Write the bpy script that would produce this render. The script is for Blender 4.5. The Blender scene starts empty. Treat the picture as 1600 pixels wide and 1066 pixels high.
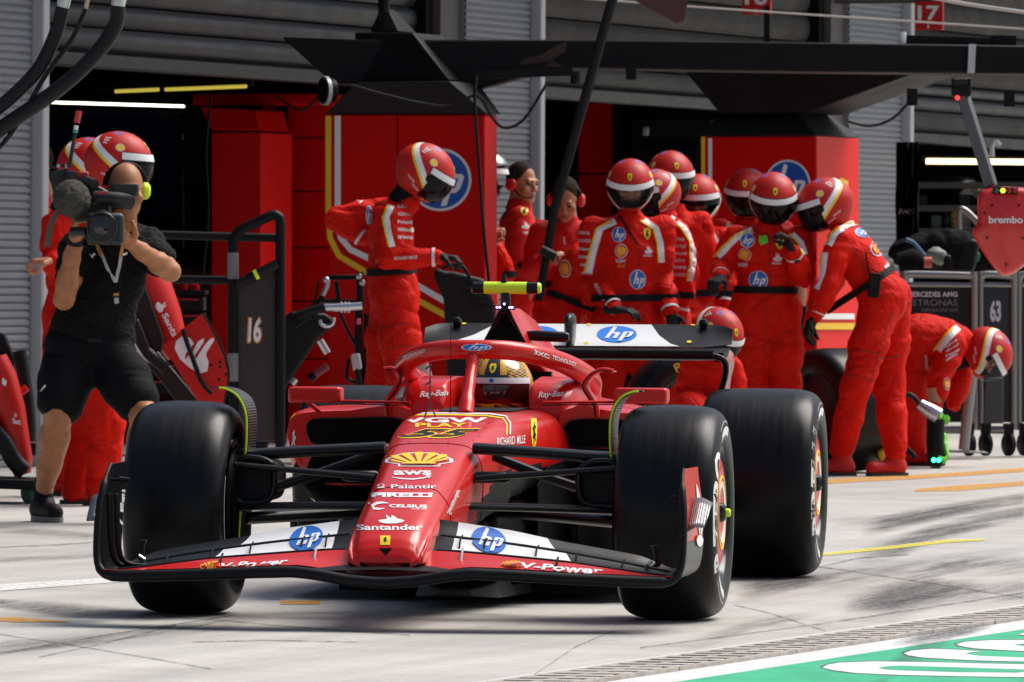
import bpy, bmesh, math, random
import numpy as np
from mathutils import Vector, Matrix, noise, geometry
from mathutils.bvhtree import BVHTree
rnd = random.Random(7)
SC = bpy.context.scene
COL = SC.collection
# ---------------------------------------------------------------- camera, world, sun, exposure
FPX, H, PITCH, ROLL = 11805.0, 1.18, math.atan((533-416.5)/11805.0), math.radians(0.36)
_f = Vector((0, math.cos(PITCH), -math.sin(PITCH)))
_d0 = Vector((0, -math.sin(PITCH), -math.cos(PITCH)))
_r0 = Vector((1, 0, 0))
_r = _r0*math.cos(ROLL) - _d0*math.sin(ROLL)
_d = _r0*math.sin(ROLL) + _d0*math.cos(ROLL)
CAM = Vector((0, 0, H))
cam_data = bpy.data.cameras.new('camera')
cam = bpy.data.objects.new('camera', cam_data)
COL.objects.link(cam)
M = Matrix.Identity(4)
for i in range(3):
    M[i][0] = _r[i]; M[i][1] = -_d[i]; M[i][2] = -_f[i]; M[i][3] = CAM[i]
cam.matrix_world = M
cam_data.sensor_width = 36
cam_data.lens = 36*FPX/1600
cam_data.clip_start = 1
cam_data.clip_end = 3000
cam_data.dof.use_dof = True
cam_data.dof.focus_distance = 25.6
cam_data.dof.aperture_fstop = 19
SC.camera = cam

SUN_AZ, SUN_EL = math.radians(58), math.radians(56)   # azimuth measured from +Y towards +X
SKY, SUNP, EXPO = 0.085, 3.0, 0.48
world = bpy.data.worlds.new('World'); SC.world = world; world.use_nodes = True
wn = world.node_tree
sky = wn.nodes.new('ShaderNodeTexSky'); sky.sky_type = 'NISHITA'; sky.sun_disc = False
sky.sun_elevation = SUN_EL; sky.sun_rotation = SUN_AZ
sky.air_density = 1.0; sky.dust_density = 4.0; sky.ozone_density = 1.2
wn.nodes['Background'].inputs[1].default_value = SKY
wn.links.new(sky.outputs[0], wn.nodes['Background'].inputs[0])
sl = bpy.data.lights.new('sun', 'SUN'); sl.energy = SUNP; sl.angle = math.radians(40); sl.color = (1, .96, .90)
so = bpy.data.objects.new('sun', sl); COL.objects.link(so)
sdir = Vector((math.sin(SUN_AZ)*math.cos(SUN_EL), math.cos(SUN_AZ)*math.cos(SUN_EL), math.sin(SUN_EL)))
so.rotation_euler = sdir.to_track_quat('Z', 'Y').to_euler(); so.location = (8, 20, 14)
SC.view_settings.view_transform = 'Standard'; SC.view_settings.look = 'None'
SC.view_settings.exposure = EXPO; SC.view_settings.gamma = 1; SC.view_settings.use_curve_mapping = False

# ---------------------------------------------------------------- pixel <-> space
def ray(px, py):
    u, v = (px-800)/FPX, (py-533)/FPX
    return _f + _r*u + _d*v
def at(px, py, Y):
    d = ray(px, py); return CAM + d*(Y/d.y)
def gp(px, py, z=0.0):
    d = ray(px, py); return CAM + d*((z-H)/d.z)
def hit(px, py, P0, n):
    d = ray(px, py); return CAM + d*((P0-CAM).dot(n)/d.dot(n))
PHI = math.radians(20.25)
LN = Vector((math.sin(PHI), math.cos(PHI), 0))      # along the pit lane
NF = Vector((math.cos(PHI), -math.sin(PHI), 0))     # out of the garages towards the lane
UP = Vector((0, 0, 1))

# ---------------------------------------------------------------- materials
MATS = {}
def mat(name, col, rough=.5, metal=0, coat=0, bump=0, bscale=60, var=0, vscale=4, emit=0, trans=0, alpha=1, spec=.5, wave=None, dirt=0, stretch=None, coatr=.08, crease=None):
    if name in MATS: return MATS[name]
    m = bpy.data.materials.new(name); m.use_nodes = True
    nt = m.node_tree; b = nt.nodes['Principled BSDF']
    b.inputs['Base Color'].default_value = (*col, 1)
    b.inputs['Roughness'].default_value = rough
    b.inputs['Metallic'].default_value = metal
    b.inputs['Coat Weight'].default_value = coat
    b.inputs['Coat Roughness'].default_value = coatr
    b.inputs['Specular IOR Level'].default_value = spec
    if emit:
        b.inputs['Emission Color'].default_value = (*col, 1); b.inputs['Emission Strength'].default_value = emit
    if trans:
        b.inputs['Transmission Weight'].default_value = trans
    if alpha < 1: b.inputs['Alpha'].default_value = alpha
    tc = nt.nodes.new('ShaderNodeTexCoord'); co = tc.outputs['Object']
    if stretch:
        mp = nt.nodes.new('ShaderNodeMapping'); mp.inputs['Scale'].default_value = stretch
        nt.links.new(co, mp.inputs['Vector']); co = mp.outputs['Vector']
    def ntex(scale, detail=4, rough_=.55):
        n = nt.nodes.new('ShaderNodeTexNoise'); n.inputs['Scale'].default_value = scale
        n.inputs['Detail'].default_value = detail; n.inputs['Roughness'].default_value = rough_
        nt.links.new(co, n.inputs['Vector']); return n
    if var:
        n = ntex(vscale, 6)
        mr = nt.nodes.new('ShaderNodeMapRange')
        mr.inputs[1].default_value = .3; mr.inputs[2].default_value = .7
        mr.inputs[3].default_value = 1-var; mr.inputs[4].default_value = 1+var
        nt.links.new(n.outputs[0], mr.inputs[0])
        mx = nt.nodes.new('ShaderNodeVectorMath'); mx.operation = 'SCALE'
        mx.inputs[0].default_value = col
        nt.links.new(mr.outputs[0], mx.inputs['Scale'])
        nt.links.new(mx.outputs[0], b.inputs['Base Color'])
        r2 = nt.nodes.new('ShaderNodeMapRange'); r2.inputs[1].default_value = .3; r2.inputs[2].default_value = .7
        r2.inputs[3].default_value = max(0, rough-.08); r2.inputs[4].default_value = min(1, rough+.08)
        nt.links.new(n.outputs[0], r2.inputs[0]); nt.links.new(r2.outputs[0], b.inputs['Roughness'])
    if crease:      # sharp cloth creases: ridged, distorted noise
        n = ntex(crease[0], 3, .5); n.inputs['Distortion'].default_value = 1.6
        sb = nt.nodes.new('ShaderNodeMath'); sb.operation = 'SUBTRACT'; sb.inputs[1].default_value = .5; nt.links.new(n.outputs[0], sb.inputs[0])
        ab = nt.nodes.new('ShaderNodeMath'); ab.operation = 'ABSOLUTE'; nt.links.new(sb.outputs[0], ab.inputs[0])
        pw = nt.nodes.new('ShaderNodeMath'); pw.operation = 'POWER'; pw.inputs[1].default_value = .55; nt.links.new(ab.outputs[0], pw.inputs[0])
        b1 = nt.nodes.new('ShaderNodeBump'); b1.inputs['Strength'].default_value = crease[1]; b1.inputs['Distance'].default_value = .035
        nt.links.new(pw.outputs[0], b1.inputs['Height']); nt.links.new(b1.outputs[0], b.inputs['Normal'])
    elif bump or wave:
        bp = nt.nodes.new('ShaderNodeBump'); bp.inputs['Strength'].default_value = bump or .5
        if wave:   # fine woven / ribbed relief: (scale, axis)
            w = nt.nodes.new('ShaderNodeTexWave'); w.inputs['Scale'].default_value = wave[0]
            w.bands_direction = wave[1]; nt.links.new(co, w.inputs['Vector'])
            nt.links.new(w.outputs['Fac'], bp.inputs['Height']); bp.inputs['Distance'].default_value = .002
        else:
            nt.links.new(ntex(bscale, 5).outputs[0], bp.inputs['Height']); bp.inputs['Distance'].default_value = .01
        nt.links.new(bp.outputs[0], b.inputs['Normal'])
    MATS[name] = m
    return m

# ---------------------------------------------------------------- objects
WM = {}
def tag(o, label=None, cat=None, group=None, kind=None):
    if label: o['label'] = label
    if cat: o['category'] = cat
    if group: o['group'] = group
    if kind: o['kind'] = kind
    return o
def thing(name, label, cat, loc, rotz=0, group=None):
    o = bpy.data.objects.new(name, None); COL.objects.link(o)
    o.empty_display_size = .2
    o.location = loc; o.rotation_euler = (0, 0, rotz)
    WM[o] = Matrix.Translation(Vector(loc)) @ Matrix.Rotation(rotz, 4, 'Z')
    return tag(o, label, cat, group)
class MB:
    def __init__(s): s.V = []; s.F = []; s.I = []
    def add(s, V, F, mi=0):
        k = len(s.V); s.V += [Vector(v) for v in V]
        for f in F: s.F.append(tuple(i+k for i in f)); s.I.append(mi)
        return s
    def box(s, c, size, R=None, mi=0):
        c = Vector(c); hx, hy, hz = size[0]/2, size[1]/2, size[2]/2
        V = [Vector((x, y, z)) for x in (-hx, hx) for y in (-hy, hy) for z in (-hz, hz)]
        if R is not None: V = [R @ v for v in V]
        return s.add([c+v for v in V], [(0, 1, 3, 2), (4, 6, 7, 5), (0, 4, 5, 1), (2, 3, 7, 6), (0, 2, 6, 4), (1, 5, 7, 3)], mi)
    def bar(s, a, b, w, h, up=UP, mi=0):
        a, b = Vector(a), Vector(b); t = (b-a).normalized(); sd = t.cross(up).normalized(); u = sd.cross(t)
        R = Matrix((sd, t, u)).transposed()
        return s.box((a+b)/2, (w, (b-a).length, h), R, mi)
    def tube(s, pts, r, n=8, mi=0, caps=True, flat=None):
        pts = [Vector(p) for p in pts]; m = len(pts)
        rr = list(r) if hasattr(r, '__len__') else [r]*m
        T = [(pts[min(i+1, m-1)]-pts[max(i-1, 0)]).normalized() for i in range(m)]
        ref = Vector((0, 0, 1)) if abs(T[0].z) < .9 else Vector((1, 0, 0))
        a = T[0].cross(ref).normalized(); V = []
        for i in range(m):
            a = (a - T[i]*a.dot(T[i])).normalized(); b = T[i].cross(a)
            fy = flat if flat else 1
            for k in range(n):
                q = 2*math.pi*k/n
                V.append(pts[i] + a*(rr[i]*math.cos(q)) + b*(rr[i]*fy*math.sin(q)))
        F = [(i*n+k, i*n+(k+1) % n, (i+1)*n+(k+1) % n, (i+1)*n+k) for i in range(m-1) for k in range(n)]
        if caps: F += [tuple(range(n))[::-1], tuple(range((m-1)*n, m*n))]
        return s.add(V, F, mi)
    def lathe(s, prof, Mx=None, n=32, mi=0, close=False):   # prof: (r, h) about local z
        V = []; m = len(prof)
        for r, h in prof:
            for k in range(n):
                q = 2*math.pi*k/n; V.append(Vector((r*math.cos(q), r*math.sin(q), h)))
        if Mx is not None: V = [Mx @ v for v in V]
        mm = m if close else m-1
        F = [(i*n+k, i*n+(k+1) % n, ((i+1) % m)*n+(k+1) % n, ((i+1) % m)*n+k) for i in range(mm) for k in range(n)]
        return s.add(V, F, mi)
    def loft(s, secs, mi=0, closed=True, caps=True):
        n = len(secs[0]); m = len(secs); V = [v for c in secs for v in c]
        kk = n if closed else n-1
        F = [(i*n+k, i*n+(k+1) % n, (i+1)*n+(k+1) % n, (i+1)*n+k) for i in range(m-1) for k in range(kk)]
        if caps and closed: F += [tuple(range(n))[::-1], tuple(range((m-1)*n, m*n))]
        return s.add(V, F, mi)
    def prism(s, poly, vec, mi=0):
        n = len(poly); vec = Vector(vec); P = [Vector(p) for p in poly]
        return s.add(P+[p+vec for p in P], [tuple(range(n)), tuple(range(n, 2*n))[::-1]] + [(k, (k+1) % n, n+(k+1) % n, n+k) for k in range(n)], mi)
    def xf(s, Mx): s.V = [Mx @ v for v in s.V]; return s
def mk(name, mb, mats, parent=None, smooth=35, sp='w', bevel=0, seg=2, subsurf=0, origin=True, recalc=True):
    if not isinstance(mats, (list, tuple)): mats = [mats]
    V = mb.V
    loc = None
    if parent is not None and sp == 'w':
        I = WM[parent].inverted(); V = [I @ v for v in V]
    elif parent is None and origin:
        xs = [v.x for v in V]; ys = [v.y for v in V]; zs = [v.z for v in V]
        loc = Vector(((min(xs)+max(xs))/2, (min(ys)+max(ys))/2, min(zs)))
        V = [v-loc for v in V]
    me = bpy.data.meshes.new(name)
    me.from_pydata([tuple(v) for v in V], [], mb.F)
    for m in mats: me.materials.append(m)
    if len(mats) > 1: me.polygons.foreach_set('material_index', mb.I)
    if recalc:
        bm = bmesh.new(); bm.from_mesh(me); bmesh.ops.recalc_face_normals(bm, faces=bm.faces); bm.to_mesh(me); bm.free()
    if smooth is not None:
        me.polygons.foreach_set('use_smooth', [True]*len(me.polygons))
        if smooth < 180: me.set_sharp_from_angle(angle=math.radians(smooth))
    o = bpy.data.objects.new(name, me); COL.objects.link(o)
    if parent is not None: o.parent = parent; WM[o] = WM[parent].copy()
    else:
        o.location = loc if loc is not None else (0, 0, 0); WM[o] = Matrix.Translation(o.location)
    if bevel:
        b = o.modifiers.new('bevel', 'BEVEL'); b.width = bevel; b.segments = seg; b.limit_method = 'ANGLE'; b.angle_limit = math.radians(40)
    if subsurf:
        b = o.modifiers.new('sub', 'SUBSURF'); b.levels = subsurf; b.render_levels = subsurf
    return o
def copyobj(o, parent=None, M4=None):
    c = o.copy(); COL.objects.link(c)
    if parent is not None: c.parent = parent
    WM[c] = WM[o].copy()
    if M4 is not None: c.matrix_basis = M4
    return c
def spline(P, n=6, closed=False):
    P = [Vector(p) for p in P]; out = []; m = len(P)
    for i in range(m if closed else m-1):
        if closed: p0, p1, p2, p3 = P[i-1], P[i], P[(i+1) % m], P[(i+2) % m]
        else:
            p1, p2 = P[i], P[i+1]; p0 = P[i-1] if i else p1*2-p2; p3 = P[i+2] if i+2 < m else p2*2-p1
        for k in range(n):
            t = k/n
            out.append(.5*((2*p1)+(p2-p0)*t+(2*p0-5*p1+4*p2-p3)*t*t+(3*p1-p0-3*p2+p3)*t**3))
    if not closed: out.append(P[-1])
    return out
def interp(xs, ys, x): return float(np.interp(x, xs, ys))

# ---------------------------------------------------------------- flat print: 2-D shapes laid on real surfaces
_TX = {}
def txt(body, bold=0.0, shear=0.0, space=1.0):
    k = (body, bold, shear, space)
    if k in _TX: return _TX[k]
    cu = bpy.data.curves.new('lettering', 'FONT'); cu.body = body; cu.offset = bold; cu.shear = shear; cu.space_character = space
    cu.resolution_u = 3; cu.fill_mode = 'FRONT'
    o = bpy.data.objects.new('lettering', cu); COL.objects.link(o)
    dg = bpy.context.evaluated_depsgraph_get(); dg.update()
    me = bpy.data.meshes.new_from_object(o.evaluated_get(dg))
    V = [(v.co.x, v.co.y) for v in me.vertices]; F = [tuple(p.vertices) for p in me.polygons]
    bpy.data.objects.remove(o); bpy.data.curves.remove(cu); bpy.data.meshes.remove(me)
    a = np.array(V); lo, hi = a.min(0), a.max(0); a = (a-lo)/(hi-lo)
    _TX[k] = ([tuple(x) for x in a], F)
    return _TX[k]
def poly2(P):
    F = geometry.tessellate_polygon([[Vector((x, y, 0)) for x, y in P]])
    return (list(P), [tuple(f) for f in F])
def ell(cx, cy, rx, ry, n=28, a0=0, a1=360):
    return poly2([(cx+rx*math.cos(math.radians(a0+(a1-a0)*k/n)), cy+ry*math.sin(math.radians(a0+(a1-a0)*k/n))) for k in range(n)])
def band2(P, w):      # a stroke of width w along a 2-D polyline
    V = []; n = len(P); ws = w if hasattr(w, '__len__') else [w]*n
    for i in range(n):
        a, b = P[max(i-1, 0)], P[min(i+1, n-1)]; dx, dy = b[0]-a[0], b[1]-a[1]; l = math.hypot(dx, dy) or 1
        V += [(P[i][0]-dy/l*ws[i]/2, P[i][1]+dx/l*ws[i]/2), (P[i][0]+dy/l*ws[i]/2, P[i][1]-dx/l*ws[i]/2)]
    return (V, [(2*i, 2*i+1, 2*i+3, 2*i+2) for i in range(n-1)])
def sub2(shape, fn): return ([fn(*v) for v in shape[0]], shape[1])
def place(shape, x0, y0, x1, y1): return sub2(shape, lambda u, v: (x0+(x1-x0)*u, y0+(y1-y0)*v))
def aff(ox, oy, ux, uy, vx, vy): return lambda u, v: (ox+ux*u+vx*v, oy+uy*u+vy*v)
def bvh(objs):
    V = []; F = []
    dg = bpy.context.evaluated_depsgraph_get(); dg.update()
    for o in objs:
        e = o.evaluated_get(dg); me = e.to_mesh(); Mx = WM[o]; k = len(V)
        V += [Mx @ v.co for v in me.vertices]; F += [tuple(i+k for i in p.vertices) for p in me.polygons]
        e.to_mesh_clear()
    return BVHTree.FromPolygons(V, F)
def flat(P0, n): return (Vector(P0), Vector(n))
def decal(name, layers, mp, target, parent, off=.003, maxlen=9):
    """layers: [(shape2d, material)] in logo space; mp: logo space -> photo pixel; laid on the target surface and lifted off it"""
    mb = MB(); mats = []
    for li, (sh, m) in enumerate(layers):
        if m not in mats: mats.append(m)
        P = [mp(*v) for v in sh[0]]
        bm = bmesh.new(); vs = [bm.verts.new((p[0], p[1], 0)) for p in P]
        for f in sh[1]:
            try: bm.faces.new([vs[i] for i in f])
            except ValueError: pass
        if not isinstance(target, tuple):
            for it in range(4):
                bmesh.ops.triangulate(bm, faces=[f for f in bm.faces if len(f.verts) > 3])
                es = [e for e in bm.edges if e.calc_length() > maxlen]
                if not es: break
                bmesh.ops.subdivide_edges(bm, edges=es, cuts=1)
        bm.verts.ensure_lookup_table(); bm.verts.index_update()
        W = []; o_ = off*(1+.5*li)
        for v in bm.verts:
            d = ray(v.co.x, v.co.y).normalized()
            if isinstance(target, tuple):
                p = hit(v.co.x, v.co.y, *target); n = target[1] if target[1].dot(d) < 0 else -target[1]
                W.append(p+n*o_)
            else:
                loc, n, _, _ = target.ray_cast(CAM, d)
                if loc is None: W.append(None)
                else:
                    if n.dot(d) > 0: n = -n
                    W.append(loc+n*o_)
        # a vertex that fell through or jumped to a surface far behind is dropped with its faces
        good = [f for f in bm.faces if all(W[v.index] is not None for v in f.verts)]
        if good:
            k = len(mb.V); mb.V += [w if w is not None else CAM for w in W]
            for f in good:
                c = [W[v.index] for v in f.verts]
                if max((c[i]-c[i-1]).length for i in range(len(c))) > .5 and not isinstance(target, tuple): continue
                mb.F.append(tuple(v.index+k for v in f.verts)); mb.I.append(mats.index(m))
        bm.free()
    if not mb.F: print('EMPTY DECAL', name, parent.name); return None
    used = sorted({i for f in mb.F for i in f}); re = {j: i for i, j in enumerate(used)}
    mb.V = [mb.V[i] for i in used]; mb.F = [tuple(re[i] for i in f) for f in mb.F]
    return mk(name, mb, mats, parent, smooth=None, recalc=False)

# ---------------------------------------------------------------- smooth bodies: blended round cones turned into one skin
class Body:
    def __init__(s, vox=.016): s.vox = vox; s.P = []
    def cone(s, a, b, ra, rb=None, k=.03, mi=0):
        s.P.append(('c', Vector(a), Vector(b), ra, ra if rb is None else rb, k, mi)); return s
    def chain(s, pts, rs, k=.03, mi=0):
        for i in range(len(pts)-1): s.cone(pts[i], pts[i+1], rs[i], rs[i+1], k, mi)
        return s
    def ell(s, c, r, R=None, k=.03, mi=0, neg=False):
        s.P.append(('n' if neg else 'e', Vector(c), Vector(r), R, 0, k, mi)); return s
    def build(s):
        lo = np.array([1e9]*3); hi = -lo
        for p in s.P:
            if p[0] == 'c':
                for q, r in ((p[1], p[3]), (p[2], p[4])):
                    lo = np.minimum(lo, np.array(q)-r); hi = np.maximum(hi, np.array(q)+r)
            elif p[0] == 'e':
                r = max(p[2]); lo = np.minimum(lo, np.array(p[1])-r); hi = np.maximum(hi, np.array(p[1])+r)
        v = s.vox; lo -= 3*v; hi += 3*v
        n = np.ceil((hi-lo)/v).astype(int)+1
        D = np.full(n, 1e3, np.float32); ID = np.zeros(n, np.int16); BD = np.full(n, 1e3, np.float32)
        ax = [lo[i]+v*np.arange(n[i]) for i in range(3)]
        for p in s.P:
            kind, k, mi = p[0], p[5], p[6]; m = k+3*v
            if kind == 'c':
                a, b = np.array(p[1]), np.array(p[2]); ra, rb = p[3], p[4]
                l = np.minimum(a-ra, b-rb)-m; h = np.maximum(a+ra, b+rb)+m
            else:
                c = np.array(p[1]); r = np.array(p[2]); l = c-max(r)-m; h = c+max(r)+m
            i0 = np.clip(np.floor((l-lo)/v).astype(int), 0, n); i1 = np.clip(np.ceil((h-lo)/v).astype(int)+1, 0, n)
            sl_ = tuple(slice(i0[i], i1[i]) for i in range(3))
            X, Y, Z = np.meshgrid(*[ax[i][sl_[i]].astype(np.float32) for i in range(3)], indexing='ij')
            if X.size == 0: continue
            if kind == 'c':
                ba = b-a; L2 = max(float(ba@ba), 1e-9)
                t = np.clip(((X-a[0])*ba[0]+(Y-a[1])*ba[1]+(Z-a[2])*ba[2])/L2, 0, 1)
                d = np.sqrt((X-a[0]-t*ba[0])**2+(Y-a[1]-t*ba[1])**2+(Z-a[2]-t*ba[2])**2)-(ra+(rb-ra)*t)
            else:
                x, y, z = X-c[0], Y-c[1], Z-c[2]
                if p[3] is not None:
                    R = np.array(p[3].to_3x3() if hasattr(p[3], 'to_3x3') else p[3])   # columns: local axes
                    x, y, z = (x*R[0, 0]+y*R[1, 0]+z*R[2, 0]), (x*R[0, 1]+y*R[1, 1]+z*R[2, 1]), (x*R[0, 2]+y*R[1, 2]+z*R[2, 2])
                k0 = np.sqrt((x/r[0])**2+(y/r[1])**2+(z/r[2])**2)+1e-6
                k1 = np.sqrt((x/r[0]**2)**2+(y/r[1]**2)**2+(z/r[2]**2)**2)+1e-6
                d = k0*(k0-1)/k1
            A = D[sl_]
            if kind == 'n':
                hh = np.maximum(k-np.abs(A+d), 0)/k; D[sl_] = np.maximum(A, -d)+hh*hh*k*.25; continue
            hh = np.maximum(k-np.abs(A-d), 0)/k
            D[sl_] = np.minimum(A, d)-hh*hh*k*.25
            q = d < BD[sl_]; BD[sl_][q] = d[q]; ID[sl_][q] = mi
        return nets(D, ID, lo, v)
def nets(D, ID, lo, v):
    S = D < 0; nx, ny, nz = D.shape
    c = np.zeros((nx-1, ny-1, nz-1), np.int8)
    offs = [(i, j, k) for i in (0, 1) for j in (0, 1) for k in (0, 1)]
    for i, j, k in offs: c += S[i:nx-1+i, j:ny-1+j, k:nz-1+k]
    act = np.argwhere((c > 0) & (c < 8))
    idx = np.full(c.shape, -1, np.int32); idx[tuple(act.T)] = np.arange(len(act))
    acc = np.zeros((len(act), 3)); cnt = np.zeros(len(act))
    for a in offs:
        for ax_ in range(3):
            if a[ax_]: continue
            b = list(a); b[ax_] = 1
            da = D[tuple((act+a).T)]; db = D[tuple((act+b).T)]
            q = (da < 0) != (db < 0); t = np.where(q, da/np.where(q, da-db, 1), 0)
            p = np.repeat(np.array(a, float)[None], len(act), 0); p[:, ax_] += t
            acc[q] += p[q]; cnt[q] += 1
    V = lo+v*(act+acc/cnt[:, None]); F = []; FI = []
    for ax_ in range(3):
        u, w = (ax_+1) % 3, (ax_+2) % 3
        sl0 = [slice(None)]*3; sl1 = [slice(None)]*3; sl0[ax_] = slice(0, -1); sl1[ax_] = slice(1, None)
        E = np.argwhere(S[tuple(sl0)] != S[tuple(sl1)])
        E = E[(E[:, u] > 0) & (E[:, w] > 0) & (E[:, u] < D.shape[u]-1) & (E[:, w] < D.shape[w]-1)]
        if not len(E): continue
        def cell(du, dw):
            q = E.copy(); q[:, u] -= du; q[:, w] -= dw; return idx[tuple(q.T)]
        Q = np.stack([cell(0, 0), cell(1, 0), cell(1, 1), cell(0, 1)], 1)
        e1 = E.copy(); e1[:, ax_] += 1
        inside0 = S[tuple(E.T)]
        Q[inside0] = Q[inside0][:, ::-1]
        Q = Q[:, ::-1]
        F.append(Q); FI.append(np.where(inside0, ID[tuple(E.T)], ID[tuple(e1.T)]))
    F = np.concatenate(F); FI = np.concatenate(FI)
    # relax once for a soft skin
    for _ in range(1):
        s_ = np.zeros_like(V); n_ = np.zeros(len(V))
        for a, b in ((0, 1), (1, 2), (2, 3), (3, 0)):
            np.add.at(s_, F[:, a], V[F[:, b]]); np.add.at(n_, F[:, a], 1); np.add.at(s_, F[:, b], V[F[:, a]]); np.add.at(n_, F[:, b], 1)
        V = .45*V+.55*s_/np.maximum(n_, 1)[:, None]
    return V, F, FI
def vnoise(P):     # smooth lattice noise in -1..1, for many points at once
    I = np.floor(P).astype(np.int64); f = P-I; f = f*f*(3-2*f); r = np.zeros(len(P))
    for a in (0, 1):
        for b in (0, 1):
            for c in (0, 1):
                h = (I[:, 0]+a)*73856093 ^ (I[:, 1]+b)*19349663 ^ (I[:, 2]+c)*83492791
                h = (h*2654435761) & 0xffffffff; h = ((h ^ (h >> 15))*2246822519) & 0xffffffff; h ^= h >> 13
                v = (h & 0xffff)/32767.5-1
                r += v*(f[:, 0] if a else 1-f[:, 0])*(f[:, 1] if b else 1-f[:, 1])*(f[:, 2] if c else 1-f[:, 2])
    return r
def mkbody(name, body, mats, parent, fold=0.0, fscale=9.0, seed=0, axis=None):
    V, F, FI = body.build()
    me = bpy.data.meshes.new(name)
    I = np.array(WM[parent].inverted())
    Vl = V@I[:3, :3].T+I[:3, 3]
    me.vertices.add(len(V)); me.vertices.foreach_set('co', Vl.ravel())
    me.loops.add(F.size); me.loops.foreach_set('vertex_index', F.ravel().astype(np.int32))
    me.polygons.add(len(F)); me.polygons.foreach_set('loop_start', np.arange(0, F.size, 4, dtype=np.int32)); 
    if not isinstance(mats, (list, tuple)): mats = [mats]
    for m in mats: me.materials.append(m)
    me.polygons.foreach_set('material_index', FI.astype(np.int32))
    me.polygons.foreach_set('use_smooth', [True]*len(F))
    me.update(); me.validate()
    if fold:
        N = np.zeros(len(me.vertices)*3); me.vertices.foreach_get('normal', N); N = N.reshape(-1, 3)
        co = np.zeros(len(me.vertices)*3); me.vertices.foreach_get('co', co); co = co.reshape(-1, 3)
        q = co*np.array([.75, .75, 1.25])*fscale*.8+np.array([seed*3.1, seed*1.7, 0])
        w = np.stack([vnoise(q*.5+7.3*i) for i in range(3)], 1); q = q+w*1.6
        a = vnoise(q); b = vnoise(q*2.1+5); c = vnoise(q*4.3+11)
        ds = -1.1*np.exp(-(a/.16)**2)+.9*a*a-.40*np.exp(-(b/.12)**2)+.3*b-.12*np.exp(-(c/.2)**2)+.15
        co += N*(ds*fold)[:, None]
        me.vertices.foreach_set('co', co.ravel()); me.update()
    o = bpy.data.objects.new(name, me); COL.objects.link(o); o.parent = parent; WM[o] = WM[parent].copy()
    return o
# ================================================================ the setting
RED = (.52, .009, .006)
M_black = mat('black_satin', (.005, .005, .006), .5, spec=.16)
M_dark = mat('dark_paint', (.010, .010, .011), .55, spec=.18, var=.2, vscale=3)
M_void = mat('garage_shade_black', (.004, .004, .004), .8, spec=.1)  # black colour stands in for the shade inside the garages
M_steel = mat('bare_steel', (.55, .55, .56), .28, 1)
M_grey = mat('grey_cladding', (.20, .212, .235), .5, 0, spec=.25, var=.08, vscale=5)
M_trim = mat('pale_trim', (.48, .49, .51), .4, .2)
M_white = mat('white_paint', (.78, .78, .79), .45)
M_yellow = mat('yellow_paint', (.80, .48, .01), .45)
M_redpanel = mat('red_panel', (.56, .0035, .003), .5, spec=.10, var=.06, vscale=2)
M_redbright = mat('red_panel_bright_lit', (.74, .012, .010), .45, spec=.15, var=.05, vscale=2)  # lit red: sunlight on the further pillar's side is put into the colour
M_blue = mat('blue_print', (.0, .085, .42), .4)
M_hpblue = mat('blue_print_light', (.006, .19, .70), .4)

def ground_mat():
    m = bpy.data.materials.new('worn_concrete'); m.use_nodes = True; nt = m.node_tree; b = nt.nodes['Principled BSDF']
    L = nt.links.new
    tc = nt.nodes.new('ShaderNodeTexCoord')
    rot = nt.nodes.new('ShaderNodeMapping'); rot.inputs['Rotation'].default_value = (0, 0, PHI); L(tc.outputs['Object'], rot.inputs[0])
    def N(scale, st=(1, 1, 1), det=6, ro=.6):
        mp = nt.nodes.new('ShaderNodeMapping'); mp.inputs['Scale'].default_value = st; L(rot.outputs[0], mp.inputs[0])
        n = nt.nodes.new('ShaderNodeTexNoise'); n.inputs['Scale'].default_value = scale; n.inputs['Detail'].default_value = det
        n.inputs['Roughness'].default_value = ro; L(mp.outputs[0], n.inputs[0]); return n.outputs[0]
    def MR(x, a, b_, c, d):
        n = nt.nodes.new('ShaderNodeMapRange'); L(x, n.inputs[0])
        for i, v in enumerate((a, b_, c, d)): n.inputs[i+1].default_value = v
        return n.outputs[0]
    def mul(x, y):
        n = nt.nodes.new('ShaderNodeMath'); n.operation = 'MULTIPLY'; L(x, n.inputs[0]); L(y, n.inputs[1]); return n.outputs[0]
    big = MR(N(.35), .3, .7, .86, 1.1); streak = MR(N(1.6, (2.2, .10, 1), 8), .35, .72, 1.08, .80)
    streak2 = MR(N(1.3, (.16, 2.0, 1), 8), .45, .75, 1.05, .84)
    fine = MR(N(30, det=6, ro=.7), .3, .7, .86, 1.10); spots = MR(N(7, (1, .35, 1), 3), .66, .74, 1.0, .84)
    t = mul(mul(mul(big, streak), mul(fine, spots)), streak2)
    mixc = nt.nodes.new('ShaderNodeMix'); mixc.data_type = 'RGBA'
    L(MR(N(.22), .35, .65, 0, 1), mixc.inputs[0])
    mixc.inputs[6].default_value = (.47, .448, .41, 1); mixc.inputs[7].default_value = (.455, .442, .42, 1)
    vm = nt.nodes.new('ShaderNodeVectorMath'); vm.operation = 'SCALE'; L(mixc.outputs[2], vm.inputs[0]); L(t, vm.inputs['Scale'])
    L(vm.outputs[0], b.inputs['Base Color'])
    L(MR(N(3), .3, .7, .5, .72), b.inputs['Roughness'])
    bp = nt.nodes.new('ShaderNodeBump'); bp.inputs['Strength'].default_value = .25; bp.inputs['Distance'].default_value = .004
    L(N(60, det=5), bp.inputs['Height']); L(bp.outputs[0], b.inputs['Normal'])
    return m
g = MB(); g.add([(-300, -60, 0), (300, -60, 0), (300, 600, 0), (-300, 600, 0)], [(0, 1, 2, 3)])
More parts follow.
